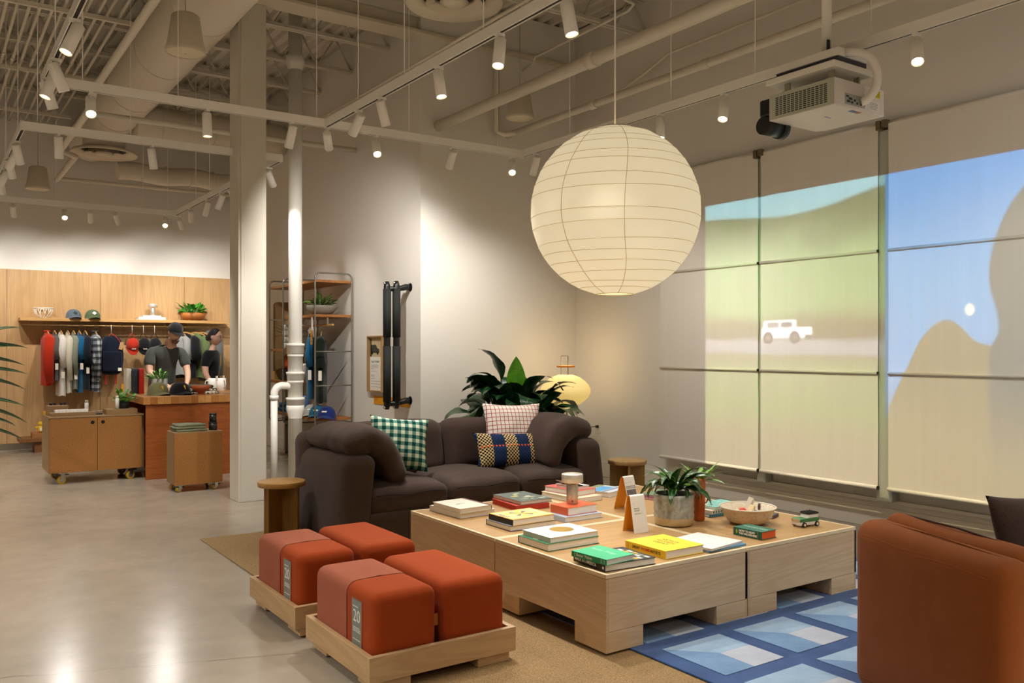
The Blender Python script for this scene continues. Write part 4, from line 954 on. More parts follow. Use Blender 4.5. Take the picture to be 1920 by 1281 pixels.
def circ(cx, cy, rx, ry=None, n=32): return [(cx + rx * math.cos(2 * PI * k / n), cy + (ry or rx) * math.sin(2 * PI * k / n)) for k in range(n)]
INK = mat('black_ink', '#1a1816', 0.6); WINK = mat('white_ink', '#f2efe6', 0.6)
GB = 'books lying on the low table'
# pair of pale books by the sofa
book((862.5, 963), (811.5, 946.6), (929, 953.8), TZ, .035, '#e4dfda', 'thick white book under the white book with a maroon edge', 'B', group=GB)
b, w_, d_, th = book((862.5, 954.7), (815.6, 940.6), (922.5, 946.6), TZ + .035, .030, '#ebe4d2', 'cream book with a maroon edge, by the sofa side of the table', 'R', '#5a2a2c', GB)
pr(b, mat('maroon', '#6a3032', 0.5), rc(w_ - 0.022, 0, w_, d_), th); pr(b, mat('grey_print', '#a8a49c', 0.6), circ(w_ * 0.45, d_ * 0.5, 0.035, 0.006), th); pr(b, mat('brown_print', '#8a7460', 0.6), circ(w_ * 0.32, d_ * 0.45, 0.02, 0.004), th)
# red and grey pair
book((967.5, 949), (919, 935), (1030, 942.5), TZ, .034, '#c5392c', 'red book under the grey landscape book', 'N', group=GB, page=mat('red_cloth', '#c5392c', 0.6))
b, w_, d_, th = book((976.9, 941), (934.7, 926), (1036, 934), TZ + .034, .024, '#5d6a63', 'grey green book with a pale landscape cover on the red book', 'B', group=GB)
for k in range(14): pr(b, mat('scene_%d' % (k % 4), ('#c9cf9a', '#e2e2d2', '#8f9a86', '#d3c96a')[k % 4], 0.5), circ(w_ * random.uniform(.15, .85), d_ * random.uniform(.15, .85), random.uniform(.012, .035), random.uniform(.008, .02), 9), th + 0.0001 * k)
# yellow starburst pair
b, w_, d_, th = book((957, 987.5), (913, 973.4), (1043.4, 975.3), TZ, .031, '#3f4a5c', 'dark edged book with blue cover under the yellow starburst book', 'B', group=GB)
pr(b, mat('pale_blue_print', '#93a9c8', 0.5), rc(0.004, 0.004, w_ - 0.004, d_ - 0.004), th)
b, w_, d_, th = book((961.5, 974.8), (920.6, 962), (1039.7, 963.5), TZ + .031, .038, '#e3b72e', 'yellow book with a starburst cover and black spine', 'L', '#17171a', GB)
pr(b, mat('sand_print', '#e0c486', 0.5), rc(0.008, 0.008, w_ - 0.008, d_ - 0.008), th)
for k in range(12):
    a0 = 2 * PI * k / 12; r0 = 0.045 + 0.03 * (k % 3); cx, cy = w_ * 0.5, d_ * 0.52
    pr(b, mat('star_%d' % (k % 3), ('#f0cf3c', '#6d6664', '#e8c85a')[k % 3], 0.5), [(cx, cy), (cx + r0 * math.cos(a0), cy + r0 * math.sin(a0)), (cx + r0 * math.cos(a0 + .4), cy + r0 * math.sin(a0 + .4))], th + 0.0004)
lettering('SAVOR', WINK, b, T(0.02, d_ * 0.5, th + 0.0006) @ RZ(PI / 2), 0.04, align='CENTER'); lettering('SAVOR', mat('green_ink', '#3e6a48', 0.6), b, T(0.024, d_ * 0.5, th + 0.0010) @ RZ(PI / 2), 0.034, align='CENTER')
lettering('WORLD', WINK, b, T(w_ - 0.03, d_ * 0.55, th + 0.0006) @ RZ(PI / 2), 0.036, align='CENTER')
# orange pair with the lamp
book((1059.4, 970.6), (1028, 960.5), (1129.7, 961), TZ, .031, '#b9cbe4', 'pale blue book under the orange book', 'L', group=GB)
b, w_, d_, th = book((1065, 952.8), (1033, 945.3), (1120, 944.8), TZ + .031, .050, '#e8683a', 'thick orange book carrying the silver lamp', 'L', group=GB)
lettering('MOBILE', mat('dark_orange_ink', '#b8431c', 0.6), b, T(w_ * 0.72, d_ * 0.7, th) @ RZ(PI / 2), 0.022, align='CENTER')
# back pile
b, w_, d_, th = book((1082, 935), (1016, 921), (1129, 928.4), TZ, .034, '#e9dcc0', 'wide cream book at the bottom of the pile with the curled cover', 'R', group=GB)
book((1083, 921), (1028, 909.7), (1117.5, 915.3), TZ + .034, .037, '#d9655a', 'coral book in the pile below the curled cover', 'R', group=GB)
b, w_, d_, th = book((1083, 913.5), (1041, 907), (1105, 910), TZ + .071, .020, '#ece8e2', 'small white book with its cover curling up', 'R', group=GB)
obj('curled_cover', B().grid(lambda u, v: (w_ * (1 - u), d_ * v, th + 0.001 + 0.045 * max(0, u - 0.3) ** 1.6), 10, 3).grid(lambda u, v: (w_ * (1 - u), d_ * v, th + 0.0018 + 0.045 * max(0, u - 0.3) ** 1.6), 10, 3), mat('white_sheet', '#efeae4', 0.6), b, weld=False)
b, w_, d_, th = book((1143.6, 924), (1112, 911.5), (1178, 914.5), TZ, .035, '#cfdbe6', 'blue scenic book lying behind the yellow tent card', 'B', group=GB)
pr(b, mat('sky_print', '#56a8dc', 0.5), rc(0.0, d_ * 0.35, w_ * 0.8, d_ * 0.75), th); pr(b, mat('olive_print', '#8f9468', 0.5), rc(0, d_ * 0.78, w_, d_), th); pr(b, mat('slate_print', '#8a93a6', 0.5), rc(0, d_ * 0.2, w_, d_ * 0.32), th)
# pink edged pair behind the planter
book((1252, 938), (1205, 930), (1290, 929), TZ, .016, '#a8326a', 'magenta edged thin book under the pink thin book', 'N', group=GB)
book((1250, 932.5), (1203, 924.5), (1288, 924), TZ + .016, .016, '#6f8f6a', 'thin green covered book with pink pages behind the planter', 'R', group=GB, page=mat('pink_pages', '#ddb4c4', 0.7))
# gold circle pair
b, w_, d_, th = book((1027.5, 1020.9), (972.8, 1003.4), (1123.5, 1005.3), TZ, .040, '#2f7a52', 'thick dark green book under the gold circle book', 'B', '#1f3f30', GB)
pr(b, WINK, rc(0.02, d_ * .45, 0.026, d_ * .6), th)
b, w_, d_, th = book((1032, 1009), (981.6, 993), (1121, 995), TZ + .040, .028, '#f1ece2', 'white book with a gold circle on its cover', 'R', group=GB)
pr(b, mat('gold_foil', '#b8923e', 0.35, metal=0.6), circ(w_ * 0.57, d_ * 0.56, 0.068), th)
lettering('JAPAN', mat('silver_ink', '#b9b4aa', 0.5), b, T(w_ * 0.14, d_ * 0.5, th) @ RZ(-PI / 2), 0.05, align='CENTER')
# green paperback on the black book
b, w_, d_, th = book((1134.4, 1060), (1066.8, 1039.9), (1229.7, 1045), TZ, .034, '#1c1b1b', 'black photo book under the bright green paperback', 'L', group=GB)
for k in range(30): pr(b, mat('photo_%d' % (k % 5), ('#d8d4cc', '#8a8680', '#c8a83a', '#e8e4dc', '#4a4844')[k % 5], 0.4), rc(w_ * (.50 + .075 * (k % 6)), d_ * (.06 + .17 * (k // 6)), w_ * (.50 + .075 * (k % 6) + .06), d_ * (.06 + .17 * (k // 6) + .14)), th)
SPN = lambda z, y: Matrix(((0, 0, -1, -0.0003), (-1, 0, 0, y), (0, 1, 0, z), (0, 0, 0, 1)))
lettering('MADE IN AMERICA', WINK, b, SPN(th * .52, d_ * .95), 0.021, bold=0.0006); obj('spine_print', B().prism(circ(0, 0, 0.007), -0.0004, 0).xf(SPN(th * .5, d_ * .06)), WINK, b)
pr(b, mat('spine_grey', '#cfcac0', 0.5), rc(0, 0, 0.001, 0.001), th)
b, w_, d_, th = book((1137.4, 1050), (1075.5, 1031.7), (1189, 1038.8), TZ + .034, .028, '#3fbf86', 'bright green paperback titled Better Things', 'L', '#2aa36c', GB, hard=0.0012)
lettering('Better Things', WINK, b, SPN(th * .5, d_ * .86), 0.020, bold=0.0004); obj('spine_print', B().prism(rc(-0.0015, -0.011, 0.0015, 0.011), -0.0004, 0).xf(SPN(th * .5, d_ * .90)), WINK, b); obj('spine_print', B().prism(rc(-0.0015, -0.011, 0.0015, 0.011), -0.0004, 0).xf(SPN(th * .5, d_ * .15)), WINK, b)
lettering('2', WINK, b, SPN(th * .5, d_ * .09), 0.02)
lettering('Better Things', mat('mint_ink', '#c8f0dc', 0.5), b, T(w_ * 0.62, d_ * 0.55, th) @ RZ(-PI / 2), 0.03, align='CENTER')
# yellow artists book
b, w_, d_, th = book((1248, 1034), (1170, 1013.7), (1320, 1021), TZ, .042, '#efd733', 'big yellow book titled Great Women Artists', 'L', '#e8c21f', GB)
for k, (s, m_) in enumerate((('GREAT', INK), ('WOMEN', mat('red_ink', '#c03028', 0.6)), ('ARTISTS', INK))): lettering(s, m_, b, T(w_ * (0.42 + 0.13 * k), d_ * 0.52, th) @ RZ(-PI / 2), 0.034, align='CENTER')
for k in range(4): pr(b, mat('tan_line', '#c9a83a', 0.5), rc(w_ * (.18 + .2 * k), 0.01, w_ * (.18 + .2 * k) + 0.0012, d_ - 0.01), th)
lettering('GREAT', INK, b, SPN(th * .5, d_ * .83), 0.02, bold=0.0003); lettering('WOMEN', mat('red_ink', '#c03028', 0.6), b, SPN(th * .5, d_ * .60), 0.02, bold=0.0005); lettering('ARTISTS', INK, b, SPN(th * .5, d_ * .36), 0.02, bold=0.0003)
for y_, c_ in ((.95, '#c8452a'), (.91, '#6a9a2a'), (.13, '#d8902a')): obj('spine_print', B().prism(rc(-0.0012, -0.017, 0.0012, 0.017), -0.0004, 0).xf(SPN(th * .5, d_ * y_)), mat('band_' + c_[1:], c_, 0.5), b)
# dotted picture book on a blue one
book((1329, 1033), (1268, 1011), (1399, 1019.5), TZ, .012, '#5f93b8', 'thin blue book under the white dotted picture book', 'N', group=GB)
b, w_, d_, th = book((1334.4, 1029.5), (1270, 1007.6), (1392, 1013.7), TZ + .012, .012, '#e9e4dc', 'white picture book covered with tiny dark figures', 'N', group=GB)
dots = B()
for k in range(230):
    x_, y_ = random.uniform(.02, w_ - .02), random.uniform(.01, d_ - .03); dots.box((x_, y_, th), (x_ + random.uniform(.001, .003), y_ + random.uniform(.001, .003), th + 0.0004))
obj('cover_print', dots, INK, b, weld=False, kind='stuff')
# wilderness book
b, w_, d_, th = book((1428.4, 998.3), (1374, 987.5), (1455.8, 992.8), TZ, .045, '#256b58', 'chunky green book How to Read the Wilderness with orange pages', 'L', '#1f5c4c', GB, page=mat('orange_pages', '#e2652a', 0.7))
lettering('HOW TO READ', WINK, b, SPN(th * .66, d_ * .80), 0.0155, bold=0.0006); lettering('THE WILDERNESS', WINK, b, SPN(th * .32, d_ * .80), 0.0155, bold=0.0006)
obj('spine_print', B().prism(rc(-0.001, -0.02, 0.001, 0.02), -0.0004, 0).xf(SPN(th * .5, d_ * .14)), mat('gold_line', '#c8962e', 0.5), b); obj('spine_print', B().prism(circ(0, 0, 0.006, 0.012), -0.0004, 0).xf(SPN(th * .5, d_ * .88)), mat('leaf_yellow', '#a8b83a', 0.5), b)
lettering('WILDERNESS', mat('mint_print', '#cfe6d4', 0.5), b, T(w_ * .55, d_ * .5, th) @ RZ(-PI / 2), 0.028, align='CENTER')
# teal pile behind the bowl
b, w_, d_, th = book((1330, 965.5), (1306, 960), (1356, 962), TZ, .018, '#3f86a2', 'slim blue book at the bottom of the teal pile', 'N', group=GB)
b, w_, d_, th = book((1334, 958), (1306, 951), (1362, 953), TZ + .018, .024, '#e6dcc2', 'cream floral book inside the teal pile', 'N', group=GB)
for k in range(5): obj('spine_print', B().prism(circ(0, 0, 0.008), -0.0004, 0).xf(Matrix(((1, 0, 0, w_ * (.15 + .17 * k)), (0, 0, 1, 0), (0, 1, 0, th * .45), (0, 0, 0, 1)))), mat('bloom_%d' % (k % 2), ('#3f86a2', '#5b7f6a')[k % 2], 0.5), b)
b, w_, d_, th = book((1341, 951.5), (1300, 944), (1392, 943), TZ + .042, .018, '#7cc0b8', 'teal illustrated book on top of the pile behind the bowl', 'R', group=GB)
for k in range(9): pr(b, mat('island_%d' % (k % 3), ('#d8b08a', '#4f6f72', '#bfe0da')[k % 3], 0.5), circ(w_ * random.uniform(.15, .85), d_ * random.uniform(.15, .85), .018, .01, 10), th)
b, w_, d_, th = book((1449, 967.5), (1425, 962), (1460, 962.5), TZ, .02, '#3a2f4a', 'small dark purple book half hidden behind the speckled bowl', 'N', group=GB)
# ================================================================== silver lamp
def silver_lamp(loc, k, label):
    s_ = thing('table_lamp', label, 'lamp', loc, 0, 'cordless silver table lamps')
    obj('base', B().lathe([(0, 0), (0.036, 0), (0.037, 0.002), (0.037, 0.118), (0.035, 0.121), (0, 0.121)], 32).xf(Matrix.Scale(k, 4)), mat('silver_base', '#cfc8be', 0.35, metal=0.65), s_)
    obj('neck', B().cyl((0, 0, 0.121 * k), (0, 0, 0.134 * k), 0.007 * k, n=12), M_STEEL, s_)
    obj('shade', B().lathe([(0, 0.134), (0.066, 0.134), (0.068, 0.136), (0.068, 0.184), (0.066, 0.187), (0, 0.188)], 40).xf(Matrix.Scale(k, 4)), mat('silver_shade', '#dcd7ce', 0.35, metal=0.55), s_)
    obj('switch', B().cyl((-0.022 * k, -0.029 * k, 0.02 * k), (-0.024 * k, -0.032 * k, 0.02 * k), 0.004 * k, n=8), M_BLACK, s_)
q = atZ(1073, 944, 0.4712); silver_lamp((q.x, q.y, 0.4712), 1.0, 'cordless silver lamp standing on the orange book')
# ================================================================== tent cards
M_CARDW = mat('card_white', '#efebe4', 0.5); M_CARDO = mat('card_orange', '#e39a14', 0.55)
def tent(fl, rl, rr, top_y, label, lines):
    """fl: foot of the back leaf, rl and rr: feet of the printed leaf"""
    a, b2 = atZ(*rl, TZ), atZ(*rr, TZ); c = atZ(*fl, TZ); ux = (b2 - a); wd = ux.length; ang = math.atan2(ux.y, ux.x); per = Vector((-ux.y, ux.x, 0)) / wd
    dp = abs((c - a).dot(per)); t_ = thing('tent_card', label, 'sign', (a.x, a.y, TZ), ang, 'folded yellow tent cards on the table')
    depth = (a - _C).dot(_F); H = (rl[1] - top_y) * depth / FPX * 0.97; r = 0.012
    prof = [(0, 0)] + [(dp / 2 - r * math.cos(PI * k / 8), H - r + r * math.sin(PI * k / 8)) for k in range(9)] + [(dp, 0)]
    def leaf(off, x0, x1):
        return lambda u, v: (x0 + (x1 - x0) * u, *[ (p + o) for p, o in zip(_at(prof, v), _nrm(prof, v, off))])
    def _at(P, v):
        x = v * (len(P) - 1); i = min(int(x), len(P) - 2); f = x - i; return (P[i][0] * (1 - f) + P[i + 1][0] * f, P[i][1] * (1 - f) + P[i + 1][1] * f)
    def _nrm(P, v, off):
        p0, p1 = _at(P, max(0, v - .02)), _at(P, min(1, v + .02)); dx, dy = p1[0] - p0[0], p1[1] - p0[1]; l = math.hypot(dx, dy) or 1; return (-dy / l * off, dx / l * off)
    obj('printed_side', B().grid(leaf(0.0009, 0, wd), 2, 41, smooth=False), M_CARDW, t_, weld=False)
    obj('orange_side', B().grid(leaf(-0.0009, 0, wd), 2, 41, smooth=False), M_CARDO, t_, weld=False)
    al = math.atan2(dp / 2 - r, H - r)    # lean of the printed leaf
    Mf = Matrix(((1, 0, 0, 0), (0, 0, 0, 0), (0, 0, 0, 0), (0, 0, 0, 1))); Mf = T(0, -0.0014, 0) @ Matrix.Rotation(PI / 2 - al, 4, 'X')
    for kind, *v in lines:
        if kind == 't': lettering(v[0], v[4] if len(v) > 4 else INK, t_, Mf @ T(v[1] * wd, v[2] * H, 0), v[3] * H, depth=0.0002)
        else: obj('card_print', B().prism(rc(v[0] * wd, v[1] * H, v[2] * wd, v[3] * H), 0, 0.0003).xf(Mf), v[4], t_)
    return t_
GREY = mat('grey_ink', '#8f8a84', 0.6)
tent((1166.6, 995.7), (1189, 1001.3), (1215.8, 997.2), 929.5, 'tent card reading Need to connect, beside the planter', [('t', 'Need to', .18, .655, .055), ('t', 'connect?', .18, .60, .055), ('r', .18, .52, .72, .526, GREY), ('r', .18, .505, .60, .511, GREY), ('t', '?', .18, .79, .06), ('r', .22, .735, .25, .74, INK)])
tent((1160.5, 952.5), (1181.5, 960), (1201, 956.5), 894.5, 'tent card with a dark photograph behind the other card', [('t', 'EXPERIENCE THE', .06, .735, .052), ('t', 'POWER OF FOUR', .06, .685, .052), ('r', .08, .84, .2, .85, GREY), ('r', .3, .845, .42, .855, GREY), ('r', .55, .845, .65, .855, GREY), ('r', .06, .25, .94, .64, mat('dark_photo', '#56504c', 0.5, vary=(30, '#7a7470'))), ('r', .25, .30, .7, .36, mat('photo_red', '#8a4a42', 0.5))])
# ================================================================== plants: shared leaf maker
def leaf_mesh(name, L, W, curl, fold, m, stem=0.0, tipw=1.0, n=9, wave=0.0, seed=0):
    """strap or broad leaf growing along +X, arching down by curl; a stem of the given length comes first"""
    pts = []; x_, z_ = 0.0, 0.0; a = 0.0; b_ = B()
    if stem:
        sp = [(stem * k / 4, 0, 0) for k in range(5)]; b_.tube(sp, 0.004 + W * 0.012, 5); x_ = stem
    prev = (x_, z_, a); rowv = []
    for i in range(n + 1):
        t_ = i / n; wv = W / 2 * (math.sin(PI * min(1, t_ ** 0.75 * 0.97 + 0.03)) ** 0.8) * (1.0 if t_ < .5 else tipw + (1 - tipw) * (1 - (t_ - .5) * 2))
        if i == n: wv = 0.0008
        zz = wave * math.sin(t_ * 14 + seed) * W
        rowv.append([(x_, -wv, z_ + fold * wv + zz), (x_, -wv * .5, z_ + fold * wv * .35 + zz * .5), (x_, 0, z_), (x_, wv * .5, z_ + fold * wv * .35 - zz * .5), (x_, wv, z_ + fold * wv - zz)])
        a -= curl / n * (0.4 + 1.2 * t_); x_ += L / n * math.cos(a); z_ += L / n * math.sin(a)
    vs = [p for r in rowv for p in r]; fs = [(i * 5 + j, i * 5 + j + 1, (i + 1) * 5 + j + 1, (i + 1) * 5 + j) for i in range(n) for j in range(4)]
    b_.add(vs, fs, 0, True); return mesh(name, b_, m)
def leaf_mat(name, c1, c2, rough=0.4, edge=None):
    if name in MATS: return MATS[name]
    m, t, p = base(name); v = t.coord((1, 1, 1)); f = t.noise(v, 14, 3, 0.5); s = t.new('ShaderNodeSeparateXYZ'); tcn = t.new('ShaderNodeTexCoord'); t.l.new(tcn.outputs['Object'], s.inputs[0])
    c = t.ramp(f, [(0.35, c1), (0.7, c2)]); mid = t.math('LESS_THAN', t.math('ABSOLUTE', s.outputs[1]), 0.002); c = t.mix(t.math('MULTIPLY', mid, 0.5), c, lin('#9ab070'))
    if edge: c = t.mix(t.math('GREATER_THAN', t.math('ABSOLUTE', s.outputs[1]), edge[0]), c, lin(edge[1]))
    t.put(p.inputs['Base Color'], c); p.inputs['Roughness'].default_value = rough; p.inputs['Specular IOR Level'].default_value = 0.5
    wv = t.new('ShaderNodeTexWave', bands_direction='DIAGONAL'); t.l.new(v, wv.inputs['Vector']); wv.inputs['Scale'].default_value = 30; wv.inputs['Distortion'].default_value = 2
    t.put(p.inputs['Normal'], t.bump(wv.outputs['Fac'], 0.12, 0.004)); MATS[name] = m; return m
def grow(root, meshes, n, center, spread, elev, scale=(0.8, 1.15), rnd=None, twist=0.5):
    rnd = rnd or random.Random(1)
    for k in range(n):
        az = 2.39996 * k + rnd.uniform(-.35, .35); el = rnd.uniform(*elev); r = rnd.uniform(0, spread)
        o = obj('leaf', meshes[k % len(meshes)], None, root, loc=(center[0] + r * math.cos(az), center[1] + r * math.sin(az), center[2]), rot=Euler((rnd.uniform(-twist, twist), -el, az)))
        s = rnd.uniform(*scale); o.scale = (s, s, s)
SOIL = mat('potting_soil', '#2a1f16', 0.95, bump=(80, 0.8, 0.01))
# grey planter on the table
q = atZ(1263.3, 983, TZ); pl_ = thing('potted_plant', 'dark green leafy plant in the grey glazed planter', 'plant', (q.x, q.y, TZ))
def glaze():
    m, t, p = base('grey_glaze'); v = t.coord(); s = t.new('ShaderNodeSeparateXYZ'); t.l.new(v, s.inputs[0]); f = t.noise(v, 14, 4, 0.6, 1.5)
    c = t.ramp(f, [(0.35, '#8d9088'), (0.6, '#b3b3a8'), (0.75, '#9da096')]); z_ = t.math('ADD', s.outputs[2], t.math('MULTIPLY', f, 0.012))
    t.put(p.inputs['Base Color'], t.mix(t.math('LESS_THAN', z_, 0.056), c, lin('#c9b48a'))); p.inputs['Roughness'].default_value = 0.35; return m
prf = [(0, 0.004), (0.108, 0.004), (0.116, 0.012), (0.119, 0.045)] + [(0.1195 + 0.0018 * math.sin(k * 2.1), 0.05 + 0.0125 * k) for k in range(1, 11)] + [(0.118, 0.185), (0.112, 0.188), (0.107, 0.184), (0.106, 0.16), (0.0, 0.158)]
obj('pot', B().lathe(prf, 48), glaze(), pl_); obj('soil', B().lathe([(0.1055, 0.163), (0, 0.17)], 24), SOIL, pl_)
LG = leaf_mat('dracaena_leaf', '#0d3312', '#1c5420', 0.3, (0.022, '#7fae3e'))
lm = [leaf_mesh('leaf', 0.20, 0.055, 1.9, 0.35, LG, 0.02, wave=.06, seed=s) for s in range(2)] + [leaf_mesh('leaf', 0.17, 0.052, 2.5, 0.3, LG, 0.02, wave=.08, seed=3), leaf_mesh('leaf', 0.21, 0.045, 1.3, 0.4, LG, 0.02)]
obj('stem', B().cyl((0, 0, 0.15), (0.005, 0, 0.24), 0.012, 0.008, n=8), mat('stem_green', '#4a6a2e', 0.6), pl_)
grow(pl_, lm, 40, (0, 0, 0.21), 0.04, (0.20, 1.25), (0.82, 1.2), random.Random(4))
# terracotta tumbler with a small staghorn plant
q = atZ(1311, 976, TZ); tp = thing('potted_plant', 'light green plant in the tall terracotta tumbler', 'plant', (q.x, q.y, TZ)); TC = mat('terracotta_glaze', '#b0561f', 0.4)
obj('tumbler', B().lathe([(0, 0.0), (0.030, 0.0), (0.034, 0.006), (0.039, 0.25), (0.038, 0.262), (0.034, 0.262), (0.032, 0.23), (0, 0.228)], 32), TC, tp)
obj('handle', B().tube([(0.038 + 0.03 * math.sin(a), -0.01, 0.14 - 0.035 * math.cos(a)) for a in [PI * k / 10 for k in range(11)]], 0.005, 8), TC, tp)
LY = leaf_mat('young_leaf', '#4f8a22', '#8fc044', 0.4); ly = [leaf_mesh('leaf', 0.16, 0.024, 0.7, 0.3, LY, 0.02), leaf_mesh('leaf', 0.12, 0.030, 1.3, 0.3, LY, 0.02), leaf_mesh('leaf', 0.19, 0.018, 0.3, 0.3, LY, 0.02)]
grow(tp, ly, 20, (0, 0, 0.235), 0.015, (0.3, 1.25), (0.85, 1.35), random.Random(9))
# ================================================================== speckled bowl with toy parts
q = atZ(1402, 981, TZ); bw = thing('serving_bowl', 'wide cream bowl with yellow speckles on the table', 'bowl', (q.x, q.y, TZ))
def bowlm():
    m, t, p = base('speckled_glaze'); v = t.coord(); f = t.noise(v, 60, 4, 0.7); g = t.noise(v, 25, 3, 0.6, 1.0)
    c = t.ramp(f, [(0.34, '#cfa348'), (0.44, '#e2d6c0'), (0.62, '#e6dccb')]); t.put(p.inputs['Base Color'], t.mix(t.math('MULTIPLY', t.math('GREATER_THAN', g, 0.55), 0.35), c, lin('#e0c890'))); p.inputs['Roughness'].default_value = 0.3; return m
obj('bowl_body', B().lathe([(0, 0.0), (0.085, 0.0), (0.12, 0.018), (0.148, 0.06), (0.160, 0.098), (0.163, 0.100), (0.156, 0.098), (0.142, 0.06), (0.115, 0.026), (0.08, 0.010), (0, 0.009)], 56), bowlm(), bw)
obj('rim', B().tube([(0.166 * math.cos(2 * PI * k / 56), 0.166 * math.sin(2 * PI * k / 56), 0.101) for k in range(56)], 0.0045, 8, closed=True), mat('rim_cream', '#efe6d2', 0.3), bw)
W3 = mat('raw_wood', '#d8bd8c', 0.6); 
def toybit(name, label, b_, m, off, rot): o = obj(name, b_, m, None, loc=(q.x + off[0], q.y + off[1], TZ + off[2]), rot=rot); tag(o, label, 'toy')
toybit('wooden_block', 'cream wooden block standing in the speckled bowl', B().box((-0.024, -0.014, -0.055), (0.024, 0.014, 0.055)), mat('cream_block', '#eadfc8', 0.5), (0.02, 0.015, 0.096), (0.35, 0.5, 0.5))
toybit('wooden_car', 'small tan wooden car body in the speckled bowl', B().rbox((0, 0, 0), (0.08, 0.034, 0.03), 0.008, 3), W3, (-0.02, -0.04, 0.090), (0.2, -0.3, 0.4))
toybit('wooden_disc', 'dark brown toy wheel with a white hub in the bowl', B().cyl((0, -0.006, 0), (0, 0.006, 0), 0.020, n=20).cyl((0, -0.008, 0), (0, 0.008, 0), 0.006, n=10), mat('wheel_brown', '#4a2c2c', 0.5), (0.03, -0.062, 0.106), (0, 0, 0.6))
toybit('toy_ball', 'red wooden ball in the speckled bowl', B().ell((0, 0, 0), 0.024), mat('toy_red', '#d8482a', 0.35), (-0.07, -0.02, 0.082), (0, 0, 0))
toybit('wooden_disc', 'blue grey toy wheel lying flat in the bowl', B().cyl((0, 0, -0.02), (0, 0, 0.02), 0.03, n=20), mat('wheel_blue', '#4a5a7a', 0.5), (0.055, 0.0, 0.055), (0.2, 0.3, 0))
# ================================================================== toy car
A_, B_ = atZ(1507.5, 989.5, TZ), atZ(1531, 986.5, TZ); C_ = atZ(1485, 985.5, TZ)
ux = (A_ - B_); ang = math.atan2(ux.y, ux.x); tcar = thing('toy_car', 'wooden toy car, green and white with a black roof rack', 'toy car', ((A_.x + B_.x) / 2, (A_.y + B_.y) / 2, TZ), ang)
wb_ = ux.length; hw = 0.036; sgn = 1 if Vector((-math.sin(ang), math.cos(ang), 0)).dot(C_ - A_) > 0 else -1; cy = sgn * hw
GR = mat('toy_green', '#3c7a44', 0.4); TWH = mat('toy_white', '#e8e4dc', 0.4)
Lf = wb_ / 2 + 0.028; Lb = wb_ / 2 + 0.022
obj('chassis', B().box((-Lb, cy - hw, 0.012), (Lf, cy + hw, 0.030)), TWH, tcar, bevel=0.002)
obj('car_body', B().prism([(-Lb, 0.030), (Lf, 0.030), (Lf, 0.046), (Lf - 0.006, 0.050), (-Lb, 0.050)], cy - hw, cy + hw, 'Y'), GR, tcar, bevel=0.002)
obj('front_grille', B().box((Lf, cy - hw + 0.004, 0.030), (Lf + 0.001, cy + hw - 0.004, 0.047)), W3, tcar)
obj('cabin', B().prism([(-Lb + 0.002, 0.050), (0.018, 0.050), (0.004, 0.074), (-Lb + 0.008, 0.074)], cy - hw + 0.004, cy + hw - 0.004, 'Y'), TWH, tcar, bevel=0.003)
obj('roof_rack', B().box((-Lb + 0.004, cy - hw, 0.0745), (0.012, cy + hw, 0.081)), M_BLACK, tcar, bevel=0.001)
for k in range(4): obj('rack_bar', B().box((-Lb + 0.01 + k * 0.02, cy - hw + 0.002, 0.081), (-Lb + 0.014 + k * 0.02, cy + hw - 0.002, 0.085)), M_BLACK, tcar)
for wx_ in (-wb_ / 2, wb_ / 2):
    for wy_ in (cy - hw - 0.002, cy + hw + 0.002):
        wl = obj('wheel', B().cyl((wx_, wy_ - 0.006, 0.0155), (wx_, wy_ + 0.006, 0.0155), 0.0152, n=20), M_BLACK, tcar)
        obj('hub', B().cyl((wx_, wy_ - 0.0075, 0.0155), (wx_, wy_ + 0.0075, 0.0155), 0.008, n=14), mat('hub_cream', '#e6d8c0', 0.5), wl)
# ================================================================== big leafy plant and lit floor lamp behind the sofa
bp = thing('potted_plant', 'tall broad leaved dark green plant behind the sofa', 'plant', (4.88, 7.10, 0.0))
obj('pot', B().lathe([(0, 0.0), (0.15, 0.0), (0.17, 0.03), (0.20, 0.33), (0.205, 0.35), (0.19, 0.35), (0.18, 0.31), (0, 0.30)], 36), mat('pot_grey', '#8a8478', 0.7), bp); obj('soil', B().lathe([(0.178, 0.312), (0, 0.32)], 20), SOIL, bp)
LB = leaf_mat('broad_leaf', '#0c2e16', '#194a24', 0.28); LBR = leaf_mat('bright_leaf', '#4f9a1c', '#6cb828', 0.3)
bl = [leaf_mesh('leaf', 0.36, 0.20, 1.9, 0.22, LB, 0.42, n=10, wave=.05, seed=s) for s in range(2)] + [leaf_mesh('leaf', 0.34, 0.22, 2.5, 0.20, LB, 0.46, n=10, wave=.05, seed=4), leaf_mesh('leaf', 0.38, 0.19, 1.4, 0.25, LB, 0.46, n=10, wave=.04, seed=6), leaf_mesh('leaf', 0.32, 0.19, 2.2, 0.22, LB, 0.30, n=10, wave=.06, seed=8)]
rb = random.Random(21)
grow(bp, bl, 62, (0, 0, 0.46), 0.09, (0.62, 1.40), (0.92, 1.26), rb, 0.6)
o = obj('leaf', leaf_mesh('leaf', 0.40, 0.19, 0.15, 0.15, LBR, 0.56, n=10, wave=.02), None, bp, loc=(0.0, -0.06, 0.42), rot=Euler((0.0, -1.52, -2.2)), label='bright green young leaf'); o.rotation_euler = (Matrix.Rotation(-2.15, 3, 'Z') @ Matrix.Rotation(-1.50, 3, 'Y')).to_euler()
o = obj('leaf', leaf_mesh('leaf', 0.40, 0.22, 1.3, 0.2, LB, 0.66, n=10, wave=.04), None, bp, loc=(0, 0.04, 0.46)); o.rotation_euler = (Matrix.Rotation(3.0, 3, 'Z') @ Matrix.Rotation(-1.42, 3, 'Y')).to_euler(); o.scale = (1.05,) * 3
